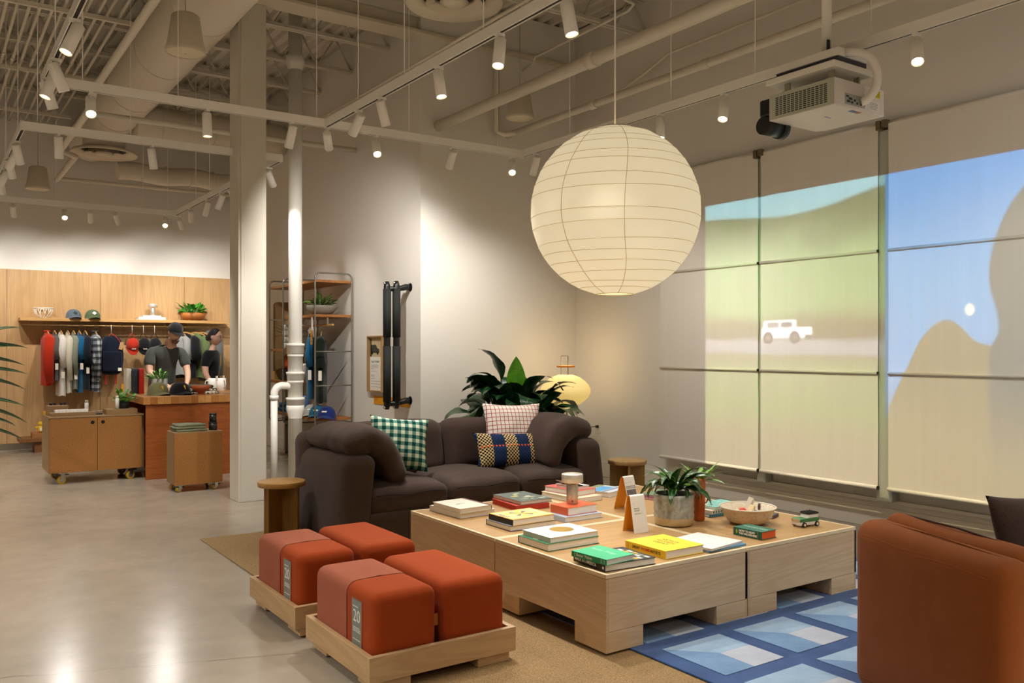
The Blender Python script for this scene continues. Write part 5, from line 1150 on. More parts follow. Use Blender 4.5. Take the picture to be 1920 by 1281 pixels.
for az_, el_, sc_ in ((2.0, 1.25, 1.25), (3.3, 1.15, 1.25), (-0.6, 1.2, 1.2), (-2.8, 1.2, 1.15), (0.9, 1.3, 1.2)):
    o = obj('leaf', bl[0 if sc_ > 1.2 else 2], None, bp, loc=(0, 0, 0.46)); o.rotation_euler = (Matrix.Rotation(az_, 3, 'Z') @ Matrix.Rotation(-el_, 3, 'Y')).to_euler(); o.scale = (sc_,) * 3
obj('stem', B().cyl((0, 0, 0.3), (0, 0, 0.6), 0.05, 0.03, n=10), mat('stem_green', '#4a6a2e', 0.6), bp)
fl = thing('floor_lamp', 'glowing yellow paper floor lamp with an orange ring beside the plant', 'lamp', (5.80, 7.42, 0))
M_FL = paper_mat('floor_lamp_paper', '#ecdca8', '#ffd678', 0.42)
prf = [(0.075, 1.165)] + [(0.27 * math.sin(PI * (0.10 + 0.80 * k / 16)) ** 0.75 * (1 + 0.012 * (k % 2)), 1.16 - 0.335 * k / 16) for k in range(1, 16)] + [(0.075, 0.825)]
obj('paper_shade', B().lathe(prf, 40), M_FL, fl)
ORG = mat('ring_orange', '#c9741f', 0.5); obj('orange_ring', B().tube([(0.092 * math.cos(2 * PI * k / 32), 0.092 * math.sin(2 * PI * k / 32), 1.255) for k in range(32)], 0.010, 8, closed=True), ORG, fl)
for k in range(3):
    a0 = 2.1 * k + 0.3; obj('wire_stay', B().cyl((0.05 * math.cos(a0), 0.05 * math.sin(a0), 1.16), (0.05 * math.cos(a0), 0.05 * math.sin(a0), 1.37), 0.0022, n=5), M_BLACK, fl)
    obj('leg', B().tube([(0.015 * math.cos(a0), 0.015 * math.sin(a0), 0.78), (0.10 * math.cos(a0), 0.10 * math.sin(a0), 0.45), (0.22 * math.cos(a0), 0.22 * math.sin(a0), 0.0)], 0.006, 6), M_BLACK, fl)
obj('wire_loop', B().tube([(0.05 * math.cos(2.1 * k + .3), 0.05 * math.sin(2.1 * k + .3), 1.37) for k in range(3)], 0.0022, 5, closed=True), M_BLACK, fl)
obj('hub', B().cyl((0, 0, 0.775), (0, 0, 0.80), 0.022, n=12), M_BLACK, fl)
ll = bpy.data.lights.new('lamp_glow', 'POINT'); ll.energy = 4; ll.color = (1, .72, .34); ll.shadow_soft_size = 0.08; lo = bpy.data.objects.new('lamp_glow', ll); COL.objects.link(lo); lo.parent = fl; lo.location = (0, 0, 1.30)
ou = thing('wall_outlet', 'white wall outlet with a black plug beside the sofa arm', 'outlet', (6.4, 7.58, 0.54))
obj('face_plate', B().box((-0.006, -0.036, -0.06), (0.0, 0.036, 0.06)), M_TRIM, ou, bevel=0.002)
obj('plug', B().cyl((-0.035, 0.0, 0.02), (-0.006, 0.0, 0.02), 0.016, n=12), M_BLACK, ou); obj('cord', B().tube(bez((-0.035, 0, 0.02), (-0.3, 0, 0.05), (-0.45, -0.1, -0.3), (-0.5, -0.15, -0.535), 14), 0.004, 6), M_BLACK, ou)
# ================================================================== clothing wall: shelf, rail and garments
M_SHELF = wood('shelf_oak', '#cda36a', '#b98c54', 'X', 0.8); M_HANG = wood('hanger_wood', '#c79c62', '#b0844c', 'X', 3.0)
ws = thing('wall_shelf', 'long oak wall shelf above the hanging clothes', 'shelf', (1.17, 14.235, 1.845))
obj('shelf_board', B().box((0, -0.30, 0), (2.91, 0, 0.045)), M_SHELF, ws, bevel=0.003)
for x_ in (0.12, 1.05, 1.95, 2.80): obj('rail_post', B().cyl((x_, -0.25, -0.06), (x_, -0.25, 0), 0.006, n=8), M_STEEL, ws)
obj('hanging_rail', B().cyl((0.03, -0.25, -0.06), (2.88, -0.25, -0.06), 0.012, n=12), mat('brass_rail', '#8a6a3e', 0.4, metal=0.6), ws)
RODZ, RODY = 1.785, 13.985
def hanger(x, rz, label, y=RODY, z=RODZ):
    h = thing('clothes_hanger', label, 'hanger', (x, y, z), rz, 'wooden clothes hangers')
    obj('hook', B().tube([(0, 0.014 * math.cos(a), 0.014 * math.sin(a)) for a in [PI * (-0.2 + 1.2 * k / 8) for k in range(9)]] + [(0, -0.014, -0.02), (0, 0, -0.035), (0, 0, -0.07)], 0.0018, 5), M_CHROME, h)
    obj('shoulders', B().prism([(-0.20, -0.135), (-0.185, -0.115), (-0.03, -0.072), (0.03, -0.072), (0.185, -0.115), (0.20, -0.135), (0.17, -0.128), (0, -0.095), (-0.17, -0.128)], -0.007, 0.007, 'X'), M_HANG, h, bevel=0.002)
    return h
def garment(name, label, cat, x, zbot, m, thick=0.10, sleeve=0.28, rz=0.0, group='garments on the clothes rail', y=RODY, z=RODZ, collar=None, tagc=True, flare=1.0, print_=None, hood=False):
    ln_ = z - zbot - 0.09
    g = thing(name, label, cat, (x, y, z - 0.09), rz, group); sd = len(label) * 0.77
    def body(u, v):
        a = 2 * PI * u; zz = -0.005 - ln_ * v
        hy = 0.055 + (0.205 - 0.055) * min(1, v * ln_ / 0.09) ** 0.8 + 0.02 * v; hx = thick / 2 * (0.35 + 0.65 * min(1, v * ln_ / 0.15)) * (1 + (flare - 1) * v)
        f = 1 + 0.14 * math.sin(a * 5 + sd) * v
        return (hx * math.cos(a) * f, hy * math.sin(a) * (1 if math.sin(a) < 0 else 0.88), zz - 0.02 * abs(math.sin(a)) * min(1, v * 8) * (1 - v) - 0.008 * math.sin(a * 4 + sd) * v)
    obj('body', B().grid(body, 28, 16, closed_u=True), m, g)
    for s in (-1, 1):
        k = thick / 2
        e = 1.0 if s < 0 else 0.62; pts = [(0, s * 0.165 * e, -0.075), (0.006, s * 0.215 * e, -0.12), (0.012 * s, s * 0.235 * e, -0.12 - sleeve * .5), (0.01, s * 0.24 * e, -0.12 - sleeve)]
        obj('sleeve', B().tube(pts, [k * 0.7, k * 0.95, k * 0.95, k * (1.0 if sleeve < .4 else 0.6)], 12), m, g)
    if collar: obj('collar', B().tube([(0.032 * math.cos(a), 0.06 * math.sin(a), 0.004) for a in [2 * PI * k / 14 for k in range(14)]], 0.016, 7, closed=True), collar, g)
    if hood: obj('hood', B().ell((0.0, -0.02, -0.03), (0.05, 0.085, 0.075), 14, 10), m, g)
    if tagc:
        tz = -0.12 - min(sleeve, 0.42) - 0.10
        obj('price_tag', B().box((-0.018, -0.252, tz - 0.045), (0.022, -0.2505, tz + 0.045)), M_TAGW, g)
    if print_: obj('chest_print', B().prism([(0, 0.045), (0.018, 0), (0, -0.045), (-0.018, 0)], -0.001, 0.001, 'Y').xf(T(thick * 0.2, -0.245, -0.30)), print_, g)
    return g
F = fabric
def plaid_m():
    m, t, p = base('grey_plaid'); tcn = t.new('ShaderNodeTexCoord'); s = t.new('ShaderNodeSeparateXYZ'); t.l.new(tcn.outputs['Object'], s.inputs[0])
    a = t.math('GREATER_THAN', fr(t, s.outputs[2], 11), 0.5); b_ = t.math('GREATER_THAN', fr(t, t.math('ADD', s.outputs[0], s.outputs[1]), 14), 0.5); l_ = t.math('LESS_THAN', fr(t, s.outputs[2], 11, .25), 0.12)
    c = t.ramp(t.math('MULTIPLY', t.math('ADD', a, b_), 0.5), [(0.0, '#b4b8bc'), (0.5, '#6f757c'), (1.0, '#30353c')]); t.put(p.inputs['Base Color'], t.mix(l_, c, lin('#22262c'))); p.inputs['Roughness'].default_value = .95; return m
rows_ = [('padded_jacket', 'red padded jacket at the left end of the clothes rail', 'jacket', 1.512, .93, F('red_nylon', '#b02a12', '#cc3a1c', 120, .4), .16, .62, '#b02a12'),
         ('tee_shirt', 'grey brown shirt squeezed next to the red jacket', 'shirt', 1.605, 1.0, F('grey_brown', '#5c5450', '#6c645e', 300), .09, .28, None),
         ('tee_shirt', 'white shirt with a dark line drawing on its hem', 'shirt', 1.685, .78, F('white_jersey', '#d8d2ca', '#e6e0d8', 300), .115, .40, None),
         ('sweat_shirt', 'cream long sleeved shirt between the white and the sage shirts', 'shirt', 1.775, .82, F('cream_jersey', '#c9c2ae', '#d6cfbc', 300), .095, .58, None),
         ('sweat_shirt', 'sage grey shirt next to the cream shirt', 'shirt', 1.85, .87, F('sage_jersey', '#7f8474', '#8e9384', 300), .09, .50, None),
         ('tee_shirt', 'bright blue shirt hanging beside the navy shirt', 'shirt', 1.925, .82, F('blue_jersey', '#0f5686', '#1d6a9c', 300), .08, .28, None),
         ('tee_shirt', 'navy shirt hanging beside the plaid shirt', 'shirt', 2.005, .86, F('navy_jersey', '#171c28', '#222836', 300), .11, .34, None),
         ('plaid_shirt', 'grey plaid shirt with a dark collar', 'shirt', 2.135, .83, plaid_m(), .13, .56, '#3c4044')]
for nm, lab, cat, x_, zb_, m_, tk, sl, co in rows_:
    hanger(x_, 0.0, 'wooden hanger holding the ' + ' '.join(lab.split()[:3]))
    garment(nm, lab, cat, x_, zb_, m_, tk, sl, 0.0, collar=mat('collar_' + co[1:], co, 0.8) if co else None)
for nm, lab, cat, x_, zb_, m_, tk, sl, rz_, pr_, hd_ in (('tee_shirt', 'light grey shirt directly behind the man in the cap', 'shirt', 3.29, 1.05, F('grey_jersey', '#8d8e8c', '#9d9e9c', 300), .12, .30, 0.5, None, False),
    ('tee_shirt', 'black shirt with a white diamond print', 'shirt', 3.42, 1.0, F('black_jersey', '#121214', '#1d1d20', 300), .15, .30, 0.5, WINK, False), ('tee_shirt', 'olive green shirt with a white diamond print', 'shirt', 3.575, 1.0, F('olive_jersey', '#5a6a42', '#68784e', 300), .14, .30, 0.5, WINK, False),
    ('tee_shirt', 'black shirt behind the olive shirt', 'shirt', 3.67, 1.0, F('black_jersey', '#121214', '#1d1d20', 300), .09, .30, 0.5, None, False), ('hooded_sweater', 'grey hooded sweater behind the woman with the strap', 'sweater', 3.77, .95, F('heather_grey', '#5d605e', '#6d706e', 300), .15, .55, 0.5, None, True)):
    hanger(x_, rz_, 'wooden hanger holding the ' + ' '.join(lab.split()[:3])); garment(nm, lab, cat, x_, zb_, m_, tk, sl, rz_, print_=pr_, hood=hd_, tagc=False)
# ------------------------------------------------------------------ backpack and hanging caps
def s_hook(x, label, h=0.10):
    o = thing('metal_hook', label, 'hook', (x, RODY, RODZ), 0, 'white hooks on the clothes rail')
    obj('hook_body', B().tube([(0, 0.016, 0.0), (0, 0.012, 0.014), (0, 0, 0.018), (0, -0.014, 0.012), (0, -0.016, -0.01), (0, -0.016, -h)], 0.004, 6), M_WHITE, o)
bpk = thing('backpack', 'dark navy backpack with red cords and a cardboard tag', 'backpack', (2.357, 13.97, 1.06)); NV = fabric('navy_nylon', '#0e1420', '#1a2233', 400, .3)
bb = B().rbox((0, 0, 0.29), (0.335, 0.20, 0.58), 0.095, 8); bb.warp(lambda p: Vector((p.x * (1.0 - 0.30 * max(0, (p.z - 0.25) / 0.33) ** 1.5 - 0.12 * max(0, (0.2 - p.z) / 0.2)), p.y * (1 - 0.35 * max(0, (p.z - 0.3) / 0.28)), p.z)) + wob(p, 6, 0.01)); obj('bag_body', bb, NV, bpk)
obj('front_pocket', B().rbox((0, -0.105, 0.20), (0.25, 0.05, 0.30), 0.024, 4), NV, bpk); obj('label_patch', B().box((0.07, -0.134, 0.06), (0.12, -0.130, 0.105)), M_TAGW, bpk)
obj('cord_loop', B().tube([(-0.05, -0.03, 0.56), (-0.02, -0.03, 0.60), (0.0, -0.02, 0.615), (0.03, -0.04, 0.59), (0.09, -0.08, 0.52), (0.10, -0.10, 0.48)], 0.005, 6), mat('red_cord', '#b8301c', 0.6), bpk)
obj('swing_tag', B().box((-0.025, -0.001, -0.055), (0.025, 0.001, 0.055)).xf(T(0.115, -0.125, 0.43) @ Matrix.Rotation(0.25, 4, 'Y')), mat('kraft_card', '#b98f62', 0.7), bpk)
for sx in (-0.07, 0.06): obj('strap', B().box((sx - 0.014, -0.02, -0.14), (sx + 0.014, -0.016, 0.02)), mat('red_cord', '#b8301c', 0.6), bpk)
s_hook(2.357, 'white hook holding the dark backpack', 0.11)
def cap(name, label, loc, rz, m, group, logo=None, k=1.0, brim=None, flat=True, lg='diamond'):
    c = thing(name, label, 'cap', loc, rz, group); rx, ry, h = 0.092 * k, 0.105 * k, 0.115 * k
    dome = [(u, v) for u in range(24) for v in range(7)]
    def dm(u, v):
        a = 2 * PI * u; t_ = v * PI / 2; return (rx * math.cos(a) * math.cos(t_) ** 0.8, ry * math.sin(a) * math.cos(t_) ** 0.8, h * math.sin(t_) ** 0.9 + 0.004)
    obj('crown', B().grid(dm, 24, 9, closed_u=True), m, c)
    def bm_(u, v):
        a = PI * (1.06 + 0.88 * u); r = 1 + 0.62 * v * math.sin(PI * u) ** 0.6; x_ = rx * math.cos(a) * (1 + 0.06 * v); return (x_, ry * math.sin(a) * r, 0.020 * k + 0.012 * k - 0.030 * k * (x_ / rx) ** 2 - 0.016 * k * v)
    obj('brim', B().grid(bm_, 15, 5).grid(lambda u, v: tuple(Vector(bm_(u, v)) - Vector((0, 0, 0.003))), 15, 5), brim or m, c, weld=False)
    obj('button', B().ell((0, 0, h + 0.005), (0.007, 0.007, 0.004), 8, 5), m, c)
    for i in range(3): a = PI * (i / 3); obj('panel_seam', B().tube([(rx * 1.004 * math.cos(a) * math.cos(t_) ** .8, ry * 1.004 * math.sin(a) * math.cos(t_) ** .8, h * 1.003 * abs(math.sin(t_)) ** .9 + 0.004) for t_ in [PI * j / 12 for j in range(1, 6)]], 0.0012, 4), m, c)
    if logo:
        t_ = 0.62; y_ = -ry * math.cos(t_) ** .8 - 0.0035; z_ = h * math.sin(t_) ** .9
        poly = [(0, 0.026 * k), (0.026 * k, 0), (0, -0.026 * k), (-0.026 * k, 0)] if lg == 'diamond' else ([(0.0, 0.03), (0.010, 0.016), (0.006, 0), (0.006, -0.012), (0.002, -0.028), (-0.004, -0.028), (-0.006, -0.005), (-0.011, 0.01), (-0.008, 0.024)] if lg == 'leaf' else [(-.028, .008), (.028, .008), (.028, -.008), (-.028, -.008)])
        obj('badge', B().prism(poly, -0.0025, 0.0015, 'Y').xf(T(0, y_, z_) @ Matrix.Rotation(-0.62, 4, 'X')), logo, c)
    return c
CG = 'caps displayed around the shop'
for x_, lab, m_ in ((2.646, 'red cap hanging from a hook beside the backpack', F('red_cap', '#a82a18', '#bc3420', 400)), (2.805, 'black cap hanging between the red cap and the other black cap', F('black_cap', '#121214', '#1c1c20', 400)), (2.965, 'black cap hanging right beside the man', F('black_cap', '#121214', '#1c1c20', 400))):
    c = cap('baseball_hat', lab, (x_, 13.94, 1.50), (0, 0, 0), m_, CG, WINK, 1.0, lg='bar'); c.rotation_euler = Euler((1.15, 0, 0)); s_hook(x_, 'white hook holding the ' + ' '.join(lab.split()[:2]) + (' beside the man' if x_ > 2.9 else ' next to the red cap' if x_ > 2.7 else ''), 0.11)
    obj('strap_loop', B().tube([(-0.05, 0.10, 0.01), (-0.03, 0.16, 0.02), (0, 0.185, 0.03), (0.03, 0.16, 0.02), (0.05, 0.10, 0.01)], 0.005, 5), m_, c)
# ------------------------------------------------------------------ on the shelf
SZ = 1.8905
wbl = thing('wire_bowl', 'white open wire bowl at the left end of the wall shelf', 'bowl', (1.475, 14.07, SZ)); WW = mat('white_wire', '#efe8da', 0.5)
obj('rim', B().tube([(0.128 * math.cos(2 * PI * k / 32), 0.128 * math.sin(2 * PI * k / 32), 0.14) for k in range(32)], 0.008, 7, closed=True), WW, wbl); obj('foot_ring', B().tube([(0.05 * math.cos(2 * PI * k / 20), 0.05 * math.sin(2 * PI * k / 20), 0.006) for k in range(20)], 0.006, 6, closed=True), WW, wbl)
for k in range(11):
    a = 2 * PI * k / 11; obj('rib', B().tube([(r * math.cos(a + .3 * (1 - z / .14)), r * math.sin(a + .3 * (1 - z / .14)), z) for r, z in ((.05, .006), (.085, .035), (.11, .075), (.128, .14))], 0.006, 6), WW, wbl)
cap('baseball_hat', 'grey blue cap with a dark diamond on the wall shelf', (1.863, 14.05, SZ), 0.1, F('grey_cap', '#54606a', '#626e78', 400), CG, mat('dark_badge', '#20262c', 0.6), 1.15)
cap('baseball_hat', 'olive green cap with a white diamond on the wall shelf', (2.115, 14.05, SZ), 0.1, F('olive_cap', '#4e5c40', '#5c6a4c', 400), CG, WINK, 1.15)
def plain_book(label, c, size, loc, rz, cov, group=None, spine='N', name='book', pagem=None):
    b_ = thing(name, label, 'book', loc, rz, group); w_, d_, h_ = size; m = mat('cover_' + cov.strip('#'), cov, 0.5)
    obj('cover', B().box((0, 0, 0), (w_, d_, .003)).box((0, 0, h_ - .003), (w_, d_, h_)).box((0, 0, .003), (w_, .003, h_ - .003)), m, b_); obj('pages', B().box((.004, .003, .003), (w_ - .004, d_ - .004, h_ - .003)), pagem or M_PAPER, b_); return b_
plain_book('wide white book lying on the wall shelf', 0, (.385, .24, .040), (2.738, 13.95, SZ), 0, '#ece6dc', 'white books under the shelf lamp')
plain_book('smaller white book under the lamp on the wall shelf', 0, (.26, .20, .024), (2.80, 13.97, SZ + .0405), 0, '#efeae2', 'white books under the shelf lamp')
silver_lamp((2.96, 14.06, SZ + .065), 0.95, 'cordless silver lamp on the white books of the wall shelf')
def planter(name, label, loc, prof, mpot, leaves, n, zc, spread, elev, sc, seed):
    p_ = thing(name, label, 'plant', loc); obj('pot', B().lathe(prof, 36), mpot, p_); rr, zz = prof[-1]
    obj('soil', B().lathe([(prof[-2][0] * .97, zc - 0.01), (0, zc)], 18), SOIL, p_); grow(p_, leaves, n, (0, 0, zc), spread, elev, sc, random.Random(seed)); return p_
LM = leaf_mat('mid_leaf', '#1d6a16', '#3a9426', 0.35); ml = [leaf_mesh('leaf', .10, .06, .8, .3, LM, .07, n=6), leaf_mesh('leaf', .09, .055, 1.4, .3, LM, .09, n=6), leaf_mesh('leaf', .11, .05, .5, .3, LM, .10, n=6)]
planter('potted_plant', 'bright green plant in the wide terracotta bowl on the wall shelf', (3.56, 14.07, SZ), [(0, 0), (.10, 0), (.155, .035), (.185, .075), (.18, .12), (.165, .12), (.16, .09), (0, .085)], mat('terracotta', '#b87237', 0.55), ml, 46, .10, .10, (.25, 1.35), (.8, 1.3), 5)
# ================================================================== low bench with a small yellow toy
bn = thing('low_bench', 'low brown wooden bench against the wood wall', 'bench', (1.137, 13.62, 0)); M_BN = wood('bench_wood', '#8a5a34', '#734626', 'X', 1.0)
obj('seat_board', B().box((0, 0, 0.15), (1.3, 0.4, 0.205)), M_BN, bn, bevel=0.004); obj('leg', B().box((0.19, 0.05, 0), (0.27, 0.35, 0.15)), M_BN, bn); obj('leg', B().box((1.05, 0.05, 0), (1.13, 0.35, 0.15)), M_BN, bn)
tag(obj('display_block', B().box((1.30, 13.68, 0.2055), (1.62, 13.92, 0.27)), M_CORK, bevel=0.002), 'flat cork block lying on the low bench', 'block')
ty = thing('toy_figure', 'small yellow and white toy on the cork block', 'toy', (1.41, 13.76, 0.2705)); YL = mat('toy_yellow', '#dcae12', 0.5)
obj('toy_body', B().rbox((0, 0, .05), (.075, .07, .10), .03, 3), YL, ty); obj('toy_head', B().rbox((0, 0, .125), (.07, .06, .055), .022, 3), YL, ty); obj('toy_bib', B().rbox((.01, -.036, .045), (.05, .012, .05), .005, 2), TWH, ty); obj('toy_arm', B().rbox((-.05, 0, .07), (.04, .03, .03), .012, 2), YL, ty)
# ================================================================== rolling cork cabinet
M_CFACE = speckle('cork_face', '#966227', '#724618', '#b27e3e', 120); M_CSIDE = speckle('cork_side', '#8f6f48', '#7a5c36', '#9f8058', 200)
def caster(parent, x, y, zt, r=0.045, yellow=True, rz=0.5):
    c = obj('caster', B().box((-0.035, -0.03, zt - 0.012), (0.035, 0.03, zt)).box((-0.03, -0.022, r), (0.012, -0.018, zt - 0.01)).box((-0.03, 0.018, r), (0.012, 0.022, zt - 0.01)), M_CHROME, parent, loc=(x, y, 0), rot=(0, 0, rz))
    obj('wheel', B().cyl((-0.018, -0.015, r), (-0.018, 0.015, r), r, n=20), mat('wheel_yellow', '#a8861c', 0.5), c); obj('hub', B().cyl((-0.018, -0.0175, r), (-0.018, 0.0175, r), r * .6, n=16), M_CHROME, c)
    obj('brake_pedal', B().box((0.02, -0.012, zt - 0.03), (0.06, 0.012, zt - 0.022)), M_BLACK, c)
cbx = thing('rolling_cabinet', 'cork fronted two door cabinet on yellow casters', 'cabinet', (1.13, 10.30, 0)); W, D = 0.945, 0.62; z0, z1 = 0.122, 0.705
obj('carcass', B().box((0, 0.02, z0), (0.018, D, z1)).box((W - 0.018, 0.02, z0), (W, D, z1)).box((0.018, 0.02, z0), (W - 0.018, D, z0 + 0.018)).box((0.018, D - 0.018, z0 + .018), (W - .018, D, z1)), M_CSIDE, cbx); obj('cabinet_top', B().box((0, 0, z1), (W, D, z1 + 0.016)), M_CSIDE, cbx, bevel=0.002)
for a, b_, hx in ((0.008, W / 2 - 0.006, W / 2 - 0.05), (W / 2 - 0.002, W - 0.02, W / 2 + 0.052)):
    dr = obj('door', B().box((a, 0, z0 + 0.002), (b_, 0.018, z1 - 0.004)), M_CFACE, cbx, bevel=0.002); obj('finger_hole', B().cyl((hx, -0.0008, z1 - 0.055), (hx, 0.004, z1 - 0.055), 0.020, n=20), mat('hole_black', '#0c0906', 0.9), dr)
for x_, y_ in ((0.14, 0.06), (W - 0.12, 0.06), (0.14, D - 0.08), (W - 0.12, D - 0.08)): caster(cbx, x_, y_, z0, rz=0.35)
CT = 0.7215
def riser(x0, x1, y0, y1, z, label, zb=CT, m=None): return tag(obj('display_riser', B().box((x0, y0, zb), (x1, y1, zb + z)), m or M_CSIDE, bevel=0.002), label, 'riser', 'cork display risers')
riser(1.155, 1.36, 10.62, 10.80, .10, 'tall cork riser carrying the sunglasses'); riser(1.16, 1.60, 10.40, 10.56, .035, 'long low cork riser carrying the white box'); riser(1.70, 2.02, 10.36, 10.60, .055, 'cork riser carrying the white bottle and black pot')
for x_ in (1.21, 1.31):
    g = thing('sunglasses', 'black sunglasses standing on the tall cork riser', 'sunglasses', (x_, 10.68, CT + .1005), 0, 'sunglasses on the cork riser')
    for s in (-1, 1): obj('lens', B().rbox((s * .017, -.01, .018), (.030, .006, .026), .003, 2), M_BLACK, g); obj('temple', B().box((s * .033 - .001, -.01, .024), (s * .033 + .001, .06, .028)), M_BLACK, g)
    obj('bridge', B().cyl((-.006, -.01, .024), (.006, -.01, .024), .002, n=6), M_BLACK, g)
wbx = thing('white_box_row', 'long row of small white boxes on the low cork riser', 'box', (1.205, 10.43, CT + .0355))
for k in range(9): obj('box_cell', B().box((k * .036, 0, 0), (k * .036 + .0345, .09, .030)), mat('gloss_white', '#f0ece6', 0.3), wbx, bevel=0.002)
def bottle(label, loc, r, h, m, group='slim bottles on the cabinet', cm=None):
    b_ = thing('bottle', label, 'bottle', loc, 0, group); obj('bottle_body', B().lathe([(0, 0), (r, 0), (r, h * .78), (r * .85, h * .82), (0, h * .82)], 20), m, b_); obj('bottle_cap', B().lathe([(0, h * .822), (r * .8, h * .822), (r * .8, h * .99), (r * .7, h), (0, h)], 20), cm or m, b_)
bottle('white bottle with a dark window between the risers', (1.545, 10.66, CT), .021, .15, mat('gloss_white', '#f0ece6', 0.3), cm=mat('bottle_grey', '#b8b2aa', 0.4)); bottle('white bottle standing on the cork riser with the black pot', (1.815, 10.40, CT + .0555), .020, .150, mat('gloss_white', '#f0ece6', 0.3))
tag(obj('small_tin', B().cyl((1.555, 10.56, CT), (1.555, 10.56, CT + .035), .03, n=16).cyl((1.555, 10.56, CT + .035), (1.555, 10.56, CT + .04), .027, n=16), M_BLACK), 'small black tin beside the white box row', 'tin'); tag(obj('pocket_knife', B().rbox((1.635, 10.47, CT + .008), (.085, .03, .016), .007, 3), M_BLACK), 'small black folding tool lying on the cabinet', 'tool')
tag(obj('note_card', B().box((1.055 + .085, 10.84, CT), (1.19, 10.90, CT + .03)), M_ORANGE), 'small orange card at the back corner of the cabinet', 'card')
tag(obj('steel_ruler', B().box((1.62, 10.80, CT), (2.02, 10.84, CT + .018)), M_STEEL, bevel=.003), 'flat steel bar at the back of the cabinet top', 'bar')
LS = leaf_mat('small_leaf', '#2a6a1a', '#5a9a34', 0.4); sl_ = [leaf_mesh('leaf', .06, .032, .6, .3, LS, .06, n=5), leaf_mesh('leaf', .05, .03, 1.0, .3, LS, .09, n=5)]
planter('potted_plant', 'small leafy plant in the black pot on the cabinet', (1.90, 10.52, CT + .0555), [(0, 0), (.058, 0), (.062, .004), (.062, .075), (.055, .075), (.054, .06), (0, .058)], mat('black_pot', '#17191a', 0.5), sl_, 34, .068, .03, (.3, 1.4), (.8, 1.4), 11)
# ================================================================== sales counter
M_CNT = wood('counter_ply', '#9a5628', '#7f4219', 'X', 1.1, 0.4); ct = thing('sales_counter', 'wide wooden sales counter with a butcher block top', 'counter', (2.03, 10.11, 0)); CW, CD = 1.32, 1.20
stv = [wood('stave_%d' % k, a, b_, 'Y', 1.4) for k, (a, b_) in enumerate((('#b47c42', '#9c6630'), ('#a86e36', '#925c28'), ('#c08a4e', '#a8743c'), ('#a06632', '#8c5626')))]
nst = 18; sw = CW / nst
for k in range(nst): obj('top_stave', B().box((k * sw + .0006, 0, 0.832), ((k + 1) * sw - .0006, CD, 0.914)), stv[(k * 7 + k // 3) % 4], ct, bevel=0.0015)
obj('front_panel', B().box((0.03, 0.025, 0), (CW - 0.03, 0.05, 0.831)), M_CNT, ct, bevel=0.002); obj('back_panel', B().box((0.03, CD - 0.06, 0), (CW - 0.03, CD - 0.035, 0.831)), M_CNT, ct); obj('inner_panel', B().box((0.40, 0.05, 0), (0.425, CD - 0.06, 0.831)), mat('inner_dark', '#3c2413', 0.8), ct)
KZ = 0.9145
def kp(px, py): q_ = atZ(px, py, KZ); return (q_.x, q_.y, KZ)
for px, lab, cv, wd in ((242, 'cream upright box leftmost on the sales counter', '#d6d2c4', .055), (254, 'dark slate upright box between the cream and red ones', '#26323e', .06), (266, 'red upright box at the end of the upright row', '#a8201a', .055)):
    q_ = kp(px, 738.5); b_ = thing('upright_box', lab, 'box', q_, 0.0, 'upright boxes on the counter'); m_ = mat('gloss_' + cv[1:], cv, 0.4)
    obj('box_body', B().rbox((0, .09, .145), (wd, .18, .29), .006, 2), m_, b_); obj('box_lid', B().box((-wd / 2 + .002, .002, .29), (wd / 2 - .002, .178, .296)), mat('lid_' + cv[1:], cv, 0.7), b_)
planter('potted_plant', 'feathery green plant in the square grey planter on the counter', kp(296, 736), [(0, 0), (.105, 0), (.11, .01), (.11, .17), (.098, .17), (.096, .14), (0, .138)], mat('concrete_pot', '#8f8c84', 0.8), [leaf_mesh('leaf', .07, .022, .6, .3, LS, .05, n=5), leaf_mesh('leaf', .06, .02, 1.2, .3, LS, .07, n=5)], 44, .155, .07, (.2, 1.3), (.8, 1.4), 3)
YB_ = mat('yellow_badge', '#e0a020', 0.6)
cap('baseball_hat', 'olive cap with a yellow leaf badge on the counter', kp(296, 741), 0.25, F('sage_cap', '#6c6a48', '#7a7854', 400), CG, YB_, 1.25, lg='leaf'); cap('baseball_hat', 'black cap with a yellow leaf badge on the counter', kp(337.5, 740), 0.25, F('black_cap', '#121214', '#1c1c20', 400), CG, YB_, 1.25, lg='leaf')
q_ = kp(377, 741); fb = thing('footed_bowl', 'terracotta footed bowl at the counter edge', 'bowl', q_); obj('bowl_body', B().lathe([(0, .0), (.038, 0), (.034, .03), (.05, .045), (.10, .075), (.112, .112), (.106, .112), (.092, .08), (.04, .055), (0, .052)], 36), mat('terracotta_dark', '#9c4a22', 0.5), fb); obj('foot', B().lathe([(0.044, 0.0), (.046, .003), (.036, .014), (.033, .014), (.03, 0)], 30), mat('terracotta_dark', '#9c4a22', 0.5), fb)
def folded(name, label, loc, size, m, rz=0.0, layers=3, group=None):
    f = thing(name, label, 'clothing', loc, rz, group); w_, d_, h_ = size
    for k in range(layers):
        b_ = B().rbox((0, 0, 0), (w_ * (1 - .05 * k), d_ * (1 - .04 * k), h_ / layers * 1.05), h_ / layers * .48, 6); b_.warp(lambda p, k=k: p + wob(p, 9, .008, k * 3)); b_.xf(T(.008 * (-1) ** k, 0, h_ / layers * (k + .5))); obj('fold', b_, m, f)
    return f
folded('folded_shirt', 'folded dark green shirts lying behind the footed bowl', (2.78, 10.95, KZ), (.42, .3, .09), F('forest_cloth', '#2f4234', '#3c5040', 300), .1)
def zebra():
    m, t, p = base('zebra_cloth'); f = t.noise(t.coord((1, 1, 1)), 26, 2, .5, 1.5); t.put(p.inputs['Base Color'], t.ramp(f, [(0.48, '#171615'), (0.52, '#d8d0c2')])); return m
